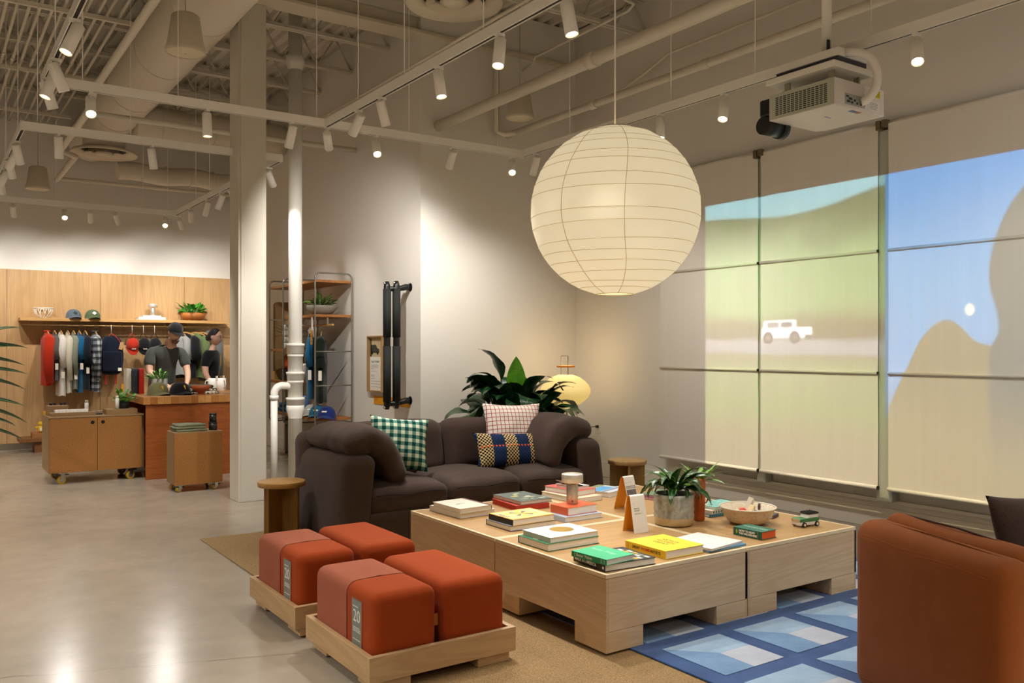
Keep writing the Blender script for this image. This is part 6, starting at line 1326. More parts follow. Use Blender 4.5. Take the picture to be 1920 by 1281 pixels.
q_ = kp(383, 738.5); folded('folded_bandana', 'folded black and white patterned cloth beside the footed bowl', (q_[0], q_[1] + .06, KZ), (.34, .16, .06), zebra(), .1, 2)
for px, lab in ((337, 'white mug next to the grey shirt of the man'), (354, 'white mug between the man and the woman')):
    q_ = kp(px, 724); m_ = thing('mug', lab, 'mug', (q_[0] - .02, 11.12, KZ), 0.0 if px < 340 else 1.9, 'tall white mugs on the counter'); GW = mat('gloss_white', '#f0ece6', 0.3)
    obj('mug_body', B().lathe([(0, 0), (.052, 0), (.056, .004), (.056, .16), (.052, .16), (.050, .01), (0, .01)], 28), GW, m_); obj('handle', B().tube([(-.055, 0, .135), (-.085, 0, .13), (-.095, 0, .09), (-.085, 0, .05), (-.055, 0, .04)], .007, 7), GW, m_); obj('paper_tag', B().box((.02, -.06, .13), (.05, -.058, .19)), M_TAGW, m_)
q_ = kp(317, 737); tag(obj('ceramic_hand', B().rbox((q_[0], q_[1], KZ + .04), (.05, .05, .08), .02, 3).rbox((q_[0] + .03, q_[1], KZ + .06), (.05, .03, .03), .012, 2), mat('peach_clay', '#d8b8a0', 0.5)), 'small peach ceramic piece between the two counter caps', 'ornament')
q_ = kp(231, 737); tag(obj('price_stand', B().box((q_[0] - .02, q_[1], KZ), (q_[0] + .02, q_[1] + .005, KZ + .11)).box((q_[0] - .02, q_[1], KZ), (q_[0] + .02, q_[1] + .03, KZ + .004)), M_ORANGE), 'orange price card left of the upright boxes', 'card')
# ================================================================== rolling pedestal
pd = thing('rolling_pedestal', 'narrow cork pedestal on casters in front of the counter', 'pedestal', (2.11, 9.05, 0)); W, D, z0, z1 = .475, .33, .074, .604
for nm, a, b_, m_ in (('front_panel', (0, 0, z0), (W, .018, z1 - .012), M_CFACE), ('side_panel', (0, .018, z0), (.018, D, z1 - .012), M_CSIDE), ('side_panel', (W - .018, .018, z0), (W, D, z1 - .012), M_CSIDE), ('back_panel', (.018, D - .018, z0), (W - .018, D, z1 - .012), M_CFACE), ('pedestal_top', (0, 0, z1 - .012), (W, D, z1), M_CSIDE), ('bottom_panel', (.018, .018, z0), (W - .018, D - .018, z0 + .018), M_CSIDE)):
    obj(nm, B().box(a, b_), m_, pd, bevel=.0015)
for x_, y_ in ((.06, .05), (W - .06, .05), (.06, D - .05), (W - .06, D - .05)): caster(pd, x_, y_, z0, .027, rz=0.6)
folded('folded_trousers', 'folded olive trousers on the rolling pedestal', (2.28, 9.20, z1 + .0005), (.31, .24, .075), F('olive_twill', '#5f6248', '#70735a', 300), .06, 3)
for k, (r_, h_, lab) in enumerate(((.042, .085, 'lower black tin on the rolling pedestal'), (.036, .085, 'upper black tin stacked on the rolling pedestal'))):
    tn = thing('black_tin', lab, 'tin', (2.52, 9.17, z1 + .0005 + k * .0875), 0, 'stacked black tins'); obj('tin_body', B().cyl((0, 0, 0), (0, 0, h_ - .012), r_, n=28), M_BLACK, tn); obj('tin_lid', B().cyl((0, 0, h_ - .012), (0, 0, h_), r_ * 1.03, n=28), M_BLACK, tn)
    for s in range(3): obj('tin_print', B().box((-.012, -r_ - .0006, .02 + s * .016), (.014, -r_ + .004, .022 + s * .016)), mat('print_grey', '#8a8a86', 0.6), tn)
# ================================================================== palm entering at the left
LPm = leaf_mat('palm_leaf', '#0d2c14', '#1c4824', 0.4); pm = thing('potted_palm', 'dark palm with long narrow leaves at the open left aisle', 'plant', (0.24, 9.6, 0))
obj('pot', B().lathe([(0, 0), (.14, 0), (.18, .35), (.17, .36), (.16, .32), (0, .31)], 32), mat('pot_grey', '#8a8478', 0.7), pm); obj('soil', B().lathe([(.158, .325), (0, .33)], 18), SOIL, pm); obj('stem', B().cyl((0, 0, .3), (0, 0, 1.35), .03, .02, n=10), mat('bark', '#5a4632', .9), pm)
for k, (z_, el, L_, az) in enumerate(((1.55, 0.45, .60, -.10), (1.50, .20, .62, .05), (1.45, .30, .58, -.2), (1.42, .05, .60, .12), (1.3, .10, .66, -.05), (1.25, -.05, .62, .1), (1.05, .0, .62, -.15), (1.0, -.15, .66, .05), (.9, -.1, .62, .15), (.8, -.1, .64, -.08), (1.5, .9, .6, 1.8), (1.4, .8, .6, 3.0), (1.3, .6, .6, 4.2), (1.2, .5, .6, 2.4), (1.1, .4, .6, 5.2))):
    obj('leaf', leaf_mesh('leaf', L_, .05, .75, .3, LPm, .03, n=8), None, pm, loc=(0, 0, z_ - .05), rot=(Matrix.Rotation(az, 3, 'Z') @ Matrix.Rotation(-el, 3, 'Y') @ Matrix.Rotation(0.9 * (-1) ** k, 3, 'X')).to_euler())
# ================================================================== wall shelving unit beside the drain pipe
M_SH = wood('shelf_cherry', '#a8703c', '#925a2a', 'Y', 1.2); M_TUBE = mat('grey_tube', '#8f8a80', 0.35, metal=0.7)
su = thing('shelving_unit', 'tubular steel shelving unit with wooden boards on the side wall', 'shelving', (4.07, 10.48, 0))
XF, XB, Y1, Y2, Y3 = 3.836 - 4.07, 4.30 - 4.07, 9.68 - 10.48, 10.763 - 10.48, 11.28 - 10.48
for y_ in (Y1, Y2, Y3):
    r = .06; z0_, z1_ = .49, 2.345; P_ = []
    for cx, cz, a0 in ((XB - r, z1_ - r, 0), (XF + r, z1_ - r, PI / 2), (XF + r, z0_ + r, PI), (XB - r, z0_ + r, 1.5 * PI)): P_ += [(cx + r * math.cos(a0 + PI / 2 * k / 6), y_, cz + r * math.sin(a0 + PI / 2 * k / 6)) for k in range(7)]
    obj('side_frame', B().tube(P_, .010, 8, closed=True), M_TUBE, su)
for z_ in (1.415, 1.01): obj('cross_bar', B().cyl((XF, Y1, z_), (XB, Y1, z_), .008, n=8), M_TUBE, su)
for z_ in (1.83, .52): obj('cross_bar', B().cyl((XF, Y3, z_), (XB, Y3, z_), .006, n=8), M_TUBE, su)
for za, ya, yb in ((2.235, Y1, Y3), (1.825, Y1, Y2), (1.415, Y2, Y3), (1.005, Y2, Y3), (.595, Y1, Y3)):
    obj('shelf_board', B().box((XF + .012, ya + .002, za), (XB, yb - .002, za + .03)), M_SH, su, bevel=.002)
obj('hanging_rail', B().cyl((0, Y1 + .02, 1.735), (0, Y2 - .02, 1.735), .012, n=10), M_HANG, su)
obj('rail_hook', B().box((-.01, Y1 + .18, 1.735), (.01, Y1 + .20, 1.825)), M_WHITE, su); obj('rail_hook', B().box((-.01, Y2 - .2, 1.735), (.01, Y2 - .18, 1.825)), M_WHITE, su)
# plant bowl
LV = leaf_mat('mixed_leaf', '#274a1e', '#5f7a34', 0.4); vl = [leaf_mesh('leaf', .11, .05, .5, .4, LV, .05, n=6), leaf_mesh('leaf', .09, .045, 1.0, .4, LV, .06, n=6)]
q = atX(597, 589, 4.02); planter('potted_plant', 'variegated plant in the shallow grey bowl on the shelving unit', (4.06, q.y, 1.8555), [(0, 0), (.09, 0), (.15, .04), (.185, .095), (.18, .12), (.165, .12), (.16, .10), (0, .095)], mat('stone_bowl', '#8f8a80', 0.7), vl, 40, .11, .10, (.3, 1.4), (.8, 1.35), 8)
# garments on the shelving rail
for y_, zb_, lab, m_, tk in ((atX(584, 650, 4.07).y, .83, 'teal blue tee shirt on the shelving unit rail', F('teal_jersey', '#0f4c6e', '#1b5f84', 300), .10), (atX(603, 650, 4.07).y, .80, 'very dark green tee shirt on the shelving unit rail', F('dark_green_jersey', '#141d18', '#202c24', 300), .13)):
    hanger(4.07, -.42, 'hanger holding the ' + ' '.join(lab.split()[:4]), y=y_, z=1.735); g = garment('tee_shirt', lab, 'shirt', 4.06, zb_, m_, tk, .30, -.42, 'garments on the shelving unit', y=y_, z=1.735, tagc=False)
    obj('price_tag', B().box((-.02, -.257, -.58), (.02, -.255, -.46)), M_TAGW, g)
oc = thing('shelf_price_card', 'orange hanging price card under the plant bowl', 'card', (3.86, 9.86, 1.50)); obj('card_face', B().box((-.001, -.028, .0), (.001, .028, .17)), M_ORANGE, oc); obj('card_clip', B().box((-.003, -.045, .17), (.003, .0, .325)), M_WHITE, oc); obj('card_text', B().box((-.0016, -.012, .03), (-.001, .012, .04)).box((-.0016, -.012, .09), (-.001, .012, .10)), INK, oc)
# caps, bottle and towels
for px, lab, m_ in ((581, 'light grey cap on the bottom shelf of the shelving unit', F('pale_cap', '#a09e98', '#b0aea8', 400)), (592, 'teal cap on the bottom shelf of the shelving unit', F('teal_cap', '#125a78', '#1d6c8c', 400)), (608, 'royal blue cap on the bottom shelf of the shelving unit', F('royal_cap', '#1a2a66', '#243678', 400))):
    q = atX(px, 780, 3.95); cap('baseball_hat', lab, (3.98, q.y, .6255), -.65, m_, CG, WINK, 1.2, lg='bar')
q = atX(573, 770, 4.1); bottle('pale blue bottle on the bottom shelf behind the caps', (4.1, q.y, .6255), .05, .22, mat('blue_bottle', '#5f86b8', 0.4), 'shelf bottles'); q = atX(574, 705, 4.15); bottle('grey bottle on the shelf beside the drain pipe', (4.15, 10.85, 1.0355), .045, .22, mat('bottle_grey', '#b8b2aa', 0.4), 'shelf bottles', mat('gloss_white', '#f0ece6', 0.3))
folded('folded_towel', 'stack of folded teal cloths on the bottom shelf', (4.02, 11.0, .6255), (.26, .30, .11), F('teal_cloth', '#12506a', '#1c6280', 300), 0, 4)
for k in range(4): tag(obj('rolled_towel', B().cyl((3.88, 10.86, 1.4455 + .04 + k * .079), (4.2, 10.86, 1.4455 + .04 + k * .079), .039, n=18).cyl((3.872, 10.86, 1.4455 + .04 + k * .079), (3.88, 10.86, 1.4455 + .04 + k * .079), .02, n=12), F('towel_white', '#d8d4cc', '#e6e2da', 200, .6), bevel=.004), ('bottom', 'second', 'third', 'top')[k] + ' white towel roll of the stack beside the drain pipe', 'towel', 'stacked towel rolls')
planter('potted_plant', 'spiky dark plant behind the drain pipe on the shelving unit', (4.10, 11.08, 1.4455), [(0, 0), (.05, 0), (.06, .10), (.055, .10), (.05, .08), (0, .078)], mat('black_pot', '#17191a', 0.5), [leaf_mesh('leaf', .26, .035, .5, .3, LPm, .05, n=6)], 16, .10, .02, (.2, 1.2), (.8, 1.2), 14)
bx = thing('display_box', 'dark open box with a plush toy on the shelving unit', 'box', (4.0, 10.95, 1.0355)); obj('box_shell', B().box((-.1, -.1, 0), (.1, .1, .14)), M_BLACK, bx, bevel=.004); obj('box_label', B().box((-.1012, -.05, .03), (-.1, .05, .09)), mat('plate_grey', '#5a5a5a', .6), bx)
pt_ = thing('plush_toy', 'orange and red plush toy on the dark box', 'toy', (3.98, 10.97, 1.1760)); obj('fur_body', B().ell((0, .04, .10), (.07, .075, .10)), F('orange_fur', '#a8641c', '#c47e2c', 120, .8), pt_); obj('red_shirt', B().ell((0, -.06, .075), (.06, .06, .075)), mat('toy_red', '#d8482a', .6), pt_)
tag(obj('price_stand', B().box((3.86, 11.16, 1.0355), (3.865, 11.21, 1.155)).box((3.86, 11.16, 1.0355), (3.90, 11.21, 1.039)), M_ORANGE, bevel=.0008), 'orange price card standing on the left bay of the shelving', 'card')
# tall rounded wooden boards behind the left bay
bd_ = thing('wooden_board', 'tall brown wooden board with rounded corners behind the shelving unit', 'board', (4.14, 11.50, .0))
def rrect(w_, h_, r, z0=0):
    P_ = []
    for cx, cz, a0 in ((w_ / 2 - r, z0 + h_ - r, 0), (-w_ / 2 + r, z0 + h_ - r, PI / 2), (-w_ / 2 + r, z0 + r, PI), (w_ / 2 - r, z0 + r, 1.5 * PI)): P_ += [(cx + r * math.cos(a0 + PI / 2 * k / 6), cz + r * math.sin(a0 + PI / 2 * k / 6)) for k in range(7)]
    return P_
obj('board_face', B().prism(rrect(.34, 1.10, .05, .98), -.04, -.02, 'X').xf(RZ(PI * .42)), wood('walnut_face', '#a08358', '#8c6e44', 'Z', 1.2), bd_); obj('board_core', B().prism(rrect(.34, 1.10, .05, .98), -.0195, .012, 'X').xf(RZ(PI * .42)), M_BLACK, bd_); obj('stand', B().box((-.03, -.15, 0), (.03, .15, .02)).box((-.02, -.02, .02), (.02, .02, .98)), M_TUBE, bd_)
# ================================================================== roof crossbars on the wall, framed notice, orange strip
cbk = thing('wall_crossbars', 'two black crossbars held upright on wall brackets', 'crossbars', (4.33, 8.23, 0)); BK = mat('satin_black', '#0f1110', 0.35)
for x_, zt_, zb_ in ((-.275, 2.165, .80), (-.165, 2.175, .805)):
    bar = B().tube([(x_, 0, zb_ + .01), (x_, 0, zb_ + .06), (x_, 0, zt_ - .06), (x_, 0, zt_ - .01)], [.022, .036, .036, .022], 18); obj('crossbar', bar, BK, cbk)
    zm = 1.51; obj('pad', B().cyl((x_, 0, zb_ + .09), (x_, 0, zm - .035), .043, n=20), mat('foam_black', '#161817', .8), cbk); obj('pad', B().cyl((x_, 0, zm + .06), (x_, 0, zt_ - .09), .043, n=20), mat('foam_black', '#161817', .8), cbk)
    for zq in (zb_ + .03, zt_ - .03): obj('bolt', B().cyl((x_ - .04, 0, zq), (x_ + .01, 0, zq), .012, n=10), M_STEEL, cbk)
for z_ in (2.085, .875): obj('wall_bracket', B().tube([(0, 0, z_ + .02), (-.06, 0, z_ + .02), (-.14, 0, z_), (-.29, 0, z_ - .01)], [.036, .034, .028, .026], 14), BK, cbk); obj('bracket_foot', B().cyl((-.006, 0, z_ + .02), (0, 0, z_ + .02), .045, n=18), BK, cbk)
fn = thing('framed_notice', 'wood framed notice with a car photograph beside the crossbars', 'picture', (4.33, 9.025, .955)); fw, fh = .19, .64; M_FR = wood('frame_wood', '#a8875a', '#957448', 'Z', 2.0)
for a, b_ in (((-.05, -fw, 0), (0, fw, .014)), ((-.05, -fw, fh - .014), (0, fw, fh)), ((-.05, -fw, .014), (0, -fw + .012, fh - .014)), ((-.05, fw - .012, .014), (0, fw, fh - .014))): obj('frame_bar', B().box(a, b_), M_FR, fn)
obj('notice_sheet', B().box((-.012, -fw + .012, .014), (-.004, fw - .012, .40)), M_CARDW, fn); ph = obj('car_photo', B().box((-.012, -fw + .012, .40), (-.004, fw - .012, fh - .014)), mat('photo_sand', '#c9b68c', .6), fn)
MX = lambda y_, z_: Matrix(((0, 0, -1, -.0125), (-1, 0, 0, y_), (0, 1, 0, z_), (0, 0, 0, 1)))
CARG = mat('photo_car', '#3c4038', .5)
obj('photo_print', B().prism([(-.11, 0), (.11, 0), (.11, .045), (.06, .055), (.03, .095), (-.10, .095), (-.11, .05)], 0, .0006).xf(MX(.05, .445)), CARG, ph); obj('photo_print', B().prism(circ(-.07, .0, .022), 0, .0010).join(B().prism(circ(.07, 0, .022), 0, .0010)).xf(MX(.05, .445)), INK, ph); obj('photo_print', B().prism(rc(-.17, -.03, -.14, .18), 0, .0006).xf(MX(0.0, .43)), INK, ph)
lettering('Cargo Crossbar', INK, fn, MX(.155, .345), .034)
for k, (w_, z_) in enumerate(((.20, .305), (.18, .292), (.19, .279), (.08, .262), (.15, .235), (.10, .19), (.09, .178), (.11, .150), (.28, .12), (.28, .09), (.28, .055))): obj('print_line', B().prism(rc(0, -.002, w_, .002), 0, .0005).xf(MX(.155, z_)), GREY, fn)
obs = thing('orange_wall_sign', 'flat orange strip sign on the wall below the notice', 'sign', (4.33, 8.675, .815)); obj('sign_board', B().box((-.008, -.44, 0), (0, .44, .095)), M_ORANGE, obs, bevel=.001)
for k in range(3): obj('print_line', B().prism(rc(0, -.002, .12 - .03 * k, .002), 0, .0005).xf(Matrix(((0, 0, -1, -.0082), (-1, 0, 0, .42), (0, 1, 0, .075 - .016 * k), (0, 0, 0, 1)))), mat('brown_ink', '#7a4a10', .6), obs)
# ================================================================== people behind the counter
SKIN = mat('skin', '#c89c84', 0.55, vary=(12, '#cfa48e'))
def skin_mesh(name, joints, edges, m, root=0, sub=2):
    """joints: list of (x, y, z, radius); grown with the skin modifier into one continuous surface"""
    me = bpy.data.meshes.new(name); me.from_pydata([j[:3] for j in joints], edges, []); o = bpy.data.objects.new(name, me); COL.objects.link(o)
    md = o.modifiers.new('skin', 'SKIN'); md.use_smooth_shade = True; md.branch_smoothing = 0.6
    for k, j in enumerate(joints):
        sv = me.skin_vertices[0].data[k]; r = j[3] if not isinstance(j[3], tuple) else j[3]; sv.radius = (r, r) if not isinstance(r, tuple) else r; sv.use_root = (k == root)
    s = o.modifiers.new('sub', 'SUBSURF'); s.levels = sub; s.render_levels = sub
    dg = bpy.context.evaluated_depsgraph_get(); dg.update(); r = bpy.data.meshes.new_from_object(o.evaluated_get(dg)); bpy.data.objects.remove(o); r.materials.clear(); r.materials.append(m)
    for p in r.polygons: p.use_smooth = True
    return r
def chain(J, E, pts, start=None):
    prev = start
    for p in pts:
        J.append(p); k = len(J) - 1
        if prev is not None: E.append((prev, k))
        prev = k
    return prev
def hand(J, E, wrist_i, w, d, side, curl):
    """palm and five fingers; w: wrist point, d: pointing direction, side: thumb side, curl: bending direction"""
    w, d, side, curl = Vector(w), Vector(d).normalized(), Vector(side).normalized(), Vector(curl).normalized()
    palm = chain(J, E, [tuple(w + d * .045) + ((.030, .018),)], wrist_i)
    for k, ln_ in enumerate((.062, .072, .066, .050)):
        b_ = w + d * .085 + side * (.027 - .018 * k)
        chain(J, E, [tuple(b_) + (.0095,), tuple(b_ + d * ln_ * .55 + curl * .012) + (.0085,), tuple(b_ + d * ln_ * .85 + curl * .034) + (.007,)], palm)
    t0 = w + d * .035 + side * .034
    chain(J, E, [tuple(t0) + (.0105,), tuple(t0 + d * .03 + side * .018) + (.009,), tuple(t0 + d * .055 + side * .022 + curl * .008) + (.0075,)], palm)
def head_mesh(hair=None):
    """head about 23 cm high, face to -Y, origin at its centre"""
    b_ = B(); nu, nv = 40, 30
    def fn(u, v):
        a = 2 * PI * u; th = PI * v; x_, y_, z_ = math.sin(th) * math.cos(a), math.sin(th) * math.sin(a), math.cos(th)
        rx, ry, rz = 0.076, 0.096, 0.115
        if z_ < 0: rx *= 1 - 0.22 * (-z_) ** 1.4; 
        p = Vector((x_ * rx, y_ * ry, z_ * rz))
        f = max(0, -y_)
        p.y -= 0.024 * math.exp(-((p.x / .013) ** 2) - ((p.z + .022) / .018) ** 2) * (f > .3) + 0.010 * math.exp(-((p.x / .010) ** 2) - ((p.z - .008) / .022) ** 2) * (f > .3)     # nose
        p.y += 0.010 * (math.exp(-(((abs(p.x) - .031) / .014) ** 2) - ((p.z - .010) / .011) ** 2)) * (f > .3)       # eye sockets
        p.y -= 0.008 * math.exp(-((p.x / .022) ** 2) - ((p.z + .060) / .009) ** 2) * (f > .3)                      # lips
        p.y -= 0.010 * math.exp(-((p.x / .025) ** 2) - ((p.z + .095) / .014) ** 2) * (f > .2)                      # chin
        return p
    b_.grid(fn, nu, nv, closed_u=True)
    for s in (-1, 1): b_.ell((s * .078, .008, -.005), (.010, .020, .030), 10, 8)
    return b_
def person(label, loc, rz, joints_fn): 
    p = thing('person', label, 'person', loc, rz); joints_fn(p); return p
def add_head(p, Mh, hair_m, beard=None, glasses=False):
    hb = head_mesh(); hb.xf(Mh); me = mesh('head', hb, SKIN)
    return me
def face_bits(p, Mh):
    EW = mat('eye_white', '#e8e2da', .3); EP = mat('eye_dark', '#1e1612', .3)
    for s in (-1, 1):
        obj('eye', B().ell((s * .031, -.078, .010), (.012, .007, .007), 10, 7).xf(Mh), EW, p); obj('pupil', B().ell((s * .031, -.0845, .010), (.005, .002, .005), 8, 6).xf(Mh), EP, p)
        obj('eyebrow', B().tube([(s * .016, -.091, .030), (s * .032, -.090, .034), (s * .048, -.080, .030)], .0035, 5).xf(Mh), mat('brow_hair', '#2a1e18', .8), p)
    obj('lips', B().tube([(-.022, -.086, -.060), (-.008, -.097, -.058), (.008, -.097, -.058), (.022, -.086, -.060)], .0045, 6).xf(Mh), mat('lip_tone', '#9a5a50', .5), p)
def joined(meshes, name):
    """several meshes into one body mesh"""
    bm = bmesh.new()
    for m_ in meshes: bm.from_mesh(m_)
    r = bpy.data.meshes.new(name); bm.to_mesh(r); bm.free(); r.materials.append(SKIN)
    for p in r.polygons: p.use_smooth = True; p.material_index = 0
    return r
# ---- man in a grey tee and black cap, bending over the counter
def man(p):
    J = [(0, 0, .95, (.13, .10))]; E = []
    ch = chain(J, E, [(0, -.02, 1.10, (.125, .095)), (.0, -.06, 1.27, (.145, .10)), (.01, -.10, 1.41, (.13, .09))], 0)
    nk = chain(J, E, [(.03, -.14, 1.50, .058), (.05, -.18, 1.56, .052)], ch)
    el = chain(J, E, [(-.175, -.10, 1.40, .066), (-.215, -.13, 1.28, .054), (-.225, -.18, 1.145, .045), (-.15, -.30, 1.05, .040), (-.07, -.40, .985, .030)], ch)
    hand(J, E, el, (-.07, -.40, .985), (.5, -.65, -.35), (.6, .5, .2), (0, -.2, -1))
    er = chain(J, E, [(.185, -.09, 1.40, .066), (.235, -.12, 1.27, .054), (.245, -.18, 1.14, .045), (.21, -.34, 1.06, .038), (.17, -.45, 1.0, .030)], ch)
    hand(J, E, er, (.17, -.45, 1.0), (-.3, -.8, -.3), (-.8, .2, .2), (0, -.2, -1))
    for s in (-1, 1):
        lg = chain(J, E, [(s * .09, .01, .86, .095), (s * .10, .0, .68, .078), (s * .10, .0, .48, .058), (s * .10, .03, .28, .056), (s * .10, .04, .09, .040)], 0); chain(J, E, [(s * .105, -.04, .045, .038), (s * .11, -.12, .033, .032)], lg)
    Mh = T(.075, -.235, 1.655) @ Matrix.Rotation(.30, 4, 'Z') @ Matrix.Rotation(.42, 4, 'X')
    hb = mesh('head', head_mesh().xf(Mh), SKIN); obj('body', joined([skin_mesh('b', J, E, SKIN), hb], 'body'), None, p); face_bits(p, Mh)
    GT = fabric('grey_tee', '#3e403c', '#4c4e4a', 300, .3)
    J2 = [(0, 0, .93, (.15, .118))]; E2 = []
    c2 = chain(J2, E2, [(0, -.02, 1.10, (.145, .112)), (0, -.06, 1.27, (.17, .122)), (.01, -.10, 1.41, (.16, .118))], 0); chain(J2, E2, [(.02, -.125, 1.48, .085)], c2)
    chain(J2, E2, [(-.175, -.10, 1.41, .098), (-.21, -.125, 1.29, .08), (-.222, -.15, 1.21, .070)], c2); chain(J2, E2, [(.185, -.09, 1.41, .098), (.23, -.115, 1.28, .08), (.24, -.14, 1.20, .070)], c2)
    obj('tee_shirt', skin_mesh('t', J2, E2, GT), None, p, label='grey short sleeved tee')
    J3 = [(0, 0, .98, (.135, .105))]; E3 = []
    for s in (-1, 1): chain(J3, E3, [(s * .09, .01, .86, .108), (s * .10, .0, .68, .092), (s * .10, .0, .48, .075), (s * .10, .03, .28, .07), (s * .10, .04, .08, .062)], 0)
    obj('trousers', skin_mesh('t', J3, E3, fabric('dark_trouser', '#1c1d20', '#26272b', 300, .3)), None, p)
    for s in (-1, 1): obj('shoe', B().rbox((s * .105, -.05, .04), (.095, .27, .08), .035, 4), M_BLACK, p)
    CB = fabric('cap_black', '#161618', '#212124', 300, .3)
    b_ = B().grid(lambda u, v: (.086 * math.cos(2 * PI * u) * math.cos(v * PI / 2) ** .7, .106 * math.sin(2 * PI * u) * math.cos(v * PI / 2) ** .7, .030 + .105 * math.sin(v * PI / 2)), 24, 8, closed_u=True)
    c_ = obj('cap', b_.xf(Mh), CB, p, label='black baseball cap'); 
    def brm(u, v): a = PI * (1.06 + .88 * u); r = 1 + .75 * v * math.sin(PI * u) ** .6; x_ = .086 * math.cos(a); return (x_, .106 * math.sin(a) * r, .036 + .008 - 1.6 * x_ * x_ - .014 * v)
    obj('cap_brim', B().grid(brm, 15, 5).grid(lambda u, v: tuple(Vector(brm(u, v)) - Vector((0, 0, .003))), 15, 5).xf(Mh), CB, c_, weld=False)
    obj('hair', B().grid(lambda u, v: (.079 * math.cos(PI * u) , .020 + .080 * math.sin(PI * u), .036 - .075 * v), 16, 5).xf(Mh), mat('short_hair', '#3a2a20', .8), p, weld=False)
    obj('beard', B().grid(lambda u, v: (.062 * math.sin((u - .5) * 2.6) * (1 - .35 * v), -.074 - .030 * math.cos((u - .5) * 2.6) * .9 + .012 * v + .02 * abs(u - .5) * 2, -.068 - .050 * v), 14, 5).xf(Mh), mat('stubble', '#6a4a3a', .9), p, weld=False)
person('man in a grey tee and black cap bending over the counter', (2.64, 11.86, 0), 0.0, man)
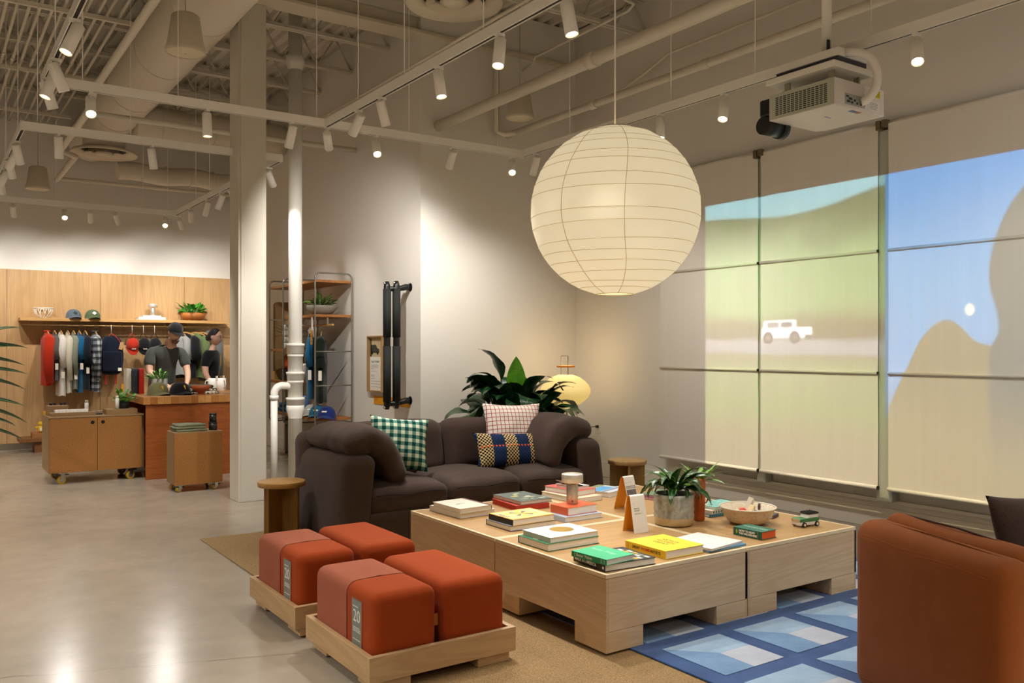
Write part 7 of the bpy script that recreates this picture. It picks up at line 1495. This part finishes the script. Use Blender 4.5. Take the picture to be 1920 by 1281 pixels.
# ---- woman in a black tee with a tan strap, walking to the right
def woman(p):
    J = [(0, 0, .92, (.125, .10))]; E = []
    ch = chain(J, E, [(0, -.01, 1.06, (.108, .09)), (.0, -.01, 1.22, (.125, .10)), (0, .0, 1.36, (.115, .078))], 0); chain(J, E, [(0, -.01, 1.45, .048), (0, -.03, 1.52, .046)], ch)
    a1 = chain(J, E, [(-.15, .0, 1.35, .054), (-.195, .02, 1.22, .054), (-.205, .01, 1.09, .044), (-.185, -.07, .95, .037), (-.16, -.13, .87, .027)], ch); hand(J, E, a1, (-.16, -.13, .87), (.05, -.45, -.85), (.2, -.8, .3), (.9, 0, 0))
    a2 = chain(J, E, [(.15, .0, 1.35, .054), (.195, .02, 1.22, .050), (.205, .03, 1.09, .042), (.19, -.03, .95, .035), (.18, -.07, .87, .026)], ch); hand(J, E, a2, (.18, -.07, .87), (0, -.35, -.9), (-.2, -.8, .3), (-.9, 0, 0))
    for s, st in ((-1, -.13), (1, .12)):
        lg = chain(J, E, [(s * .085, st * .3, .83, .092), (s * .085, st * .8, .66, .076), (s * .085, st * 1.1, .46, .056), (s * .085, st * 1.5 + .03, .26, .053), (s * .085, st * 2.0 + .04, .09, .037)], 0); chain(J, E, [(s * .09, st * 2 - .03, .045, .036), (s * .09, st * 2 - .11, .033, .030)], lg)
    Mh = T(0, -.05, 1.615) @ Matrix.Rotation(-.1, 4, 'Z') @ Matrix.Rotation(.12, 4, 'X')
    hb = mesh('head', head_mesh().xf(Mh), SKIN); obj('body', joined([skin_mesh('b', J, E, SKIN), hb], 'body'), None, p); face_bits(p, Mh)
    BT = fabric('black_tee', '#0d0d0f', '#17171a', 300, .3); J2 = [(0, 0, .90, (.145, .118))]; E2 = []
    c2 = chain(J2, E2, [(0, -.01, 1.06, (.125, .105)), (0, -.01, 1.22, (.142, .115)), (0, 0, 1.36, (.14, .10))], 0); chain(J2, E2, [(0, -.005, 1.425, .07)], c2)
    for s in (-1, 1): chain(J2, E2, [(s * .155, 0, 1.36, .105), (s * .19, .015, 1.25, .070), (s * .20, .02, 1.18, .068)], c2)
    obj('tee_shirt', skin_mesh('t', J2, E2, BT), None, p, label='black short sleeved tee')
    J3 = [(0, 0, .95, (.132, .108))]; E3 = []
    for s, st in ((-1, -.13), (1, .12)): chain(J3, E3, [(s * .085, st * .3, .83, .106), (s * .085, st * .8, .66, .095), (s * .085, st * 1.1, .46, .085), (s * .085, st * 1.5 + .03, .26, .08), (s * .085, st * 2 + .04, .10, .075)], 0)
    obj('trousers', skin_mesh('t', J3, E3, fabric('khaki_trouser', '#7a7258', '#8a8266', 300, .3)), None, p, label='khaki trousers')
    for s, st in ((-1, -.13), (1, .12)): obj('shoe', B().rbox((s * .09, st * 2 - .04, .04), (.09, .25, .08), .035, 4), M_BLACK, p)
    HM = mat('dark_hair', '#1c1512', .6)
    obj('hair', B().grid(lambda u, v: (.086 * math.cos(2 * PI * u) * math.sin(.02 + v * 1.75) , .014 + .104 * math.sin(2 * PI * u) * math.sin(.02 + v * 1.75) * (1.0 if math.sin(2 * PI * u) > 0 else .80), .012 + .112 * math.cos(v * 1.75) - (.045 * v if math.sin(2 * PI * u) > 0 else -.035 * v)), 28, 10, closed_u=True).ell((0, .10, -.02), (.05, .035, .05), 14, 10).xf(Mh), HM, p)
    GM = mat('spectacle_frame', '#2c2622', .4)
    g_ = B()
    for s in (-1, 1): g_.tube([(s * .031 + .021 * math.cos(2 * PI * k / 14), -.098, .010 + .017 * math.sin(2 * PI * k / 14)) for k in range(14)], .002, 5, closed=True).cyl((s * .052, -.096, .014), (s * .078, .0, .012), .002, n=5)
    obj('glasses', g_.cyl((-.010, -.099, .012), (.010, -.099, .012), .002, n=5).xf(Mh), GM, p)
    STR = mat('tan_strap', '#8f7440', .8)
    P_ = [(.115, .05, 1.395), (.105, -.03, 1.405), (.06, -.105, 1.34), (-.02, -.135, 1.20), (-.10, -.12, 1.04), (-.16, -.05, .93), (-.165, .03, .92)]; sb = B()
    for k in range(len(P_) - 1):
        a, c = Vector(P_[k]), Vector(P_[k + 1]); up = Vector((.02, 0, .022)); sb.add([a - up, c - up, c + up, a + up, a - up + Vector((0, -.004, 0)), c - up + Vector((0, -.004, 0)), c + up + Vector((0, -.004, 0)), a + up + Vector((0, -.004, 0))], [(0, 1, 2, 3), (4, 7, 6, 5), (0, 4, 5, 1), (3, 2, 6, 7)])
    obj('shoulder_strap', sb, STR, p, label='tan shoulder strap')
person('woman in a black tee with a tan shoulder strap walking behind the counter', (3.43, 12.55, 0), 0.95, woman)
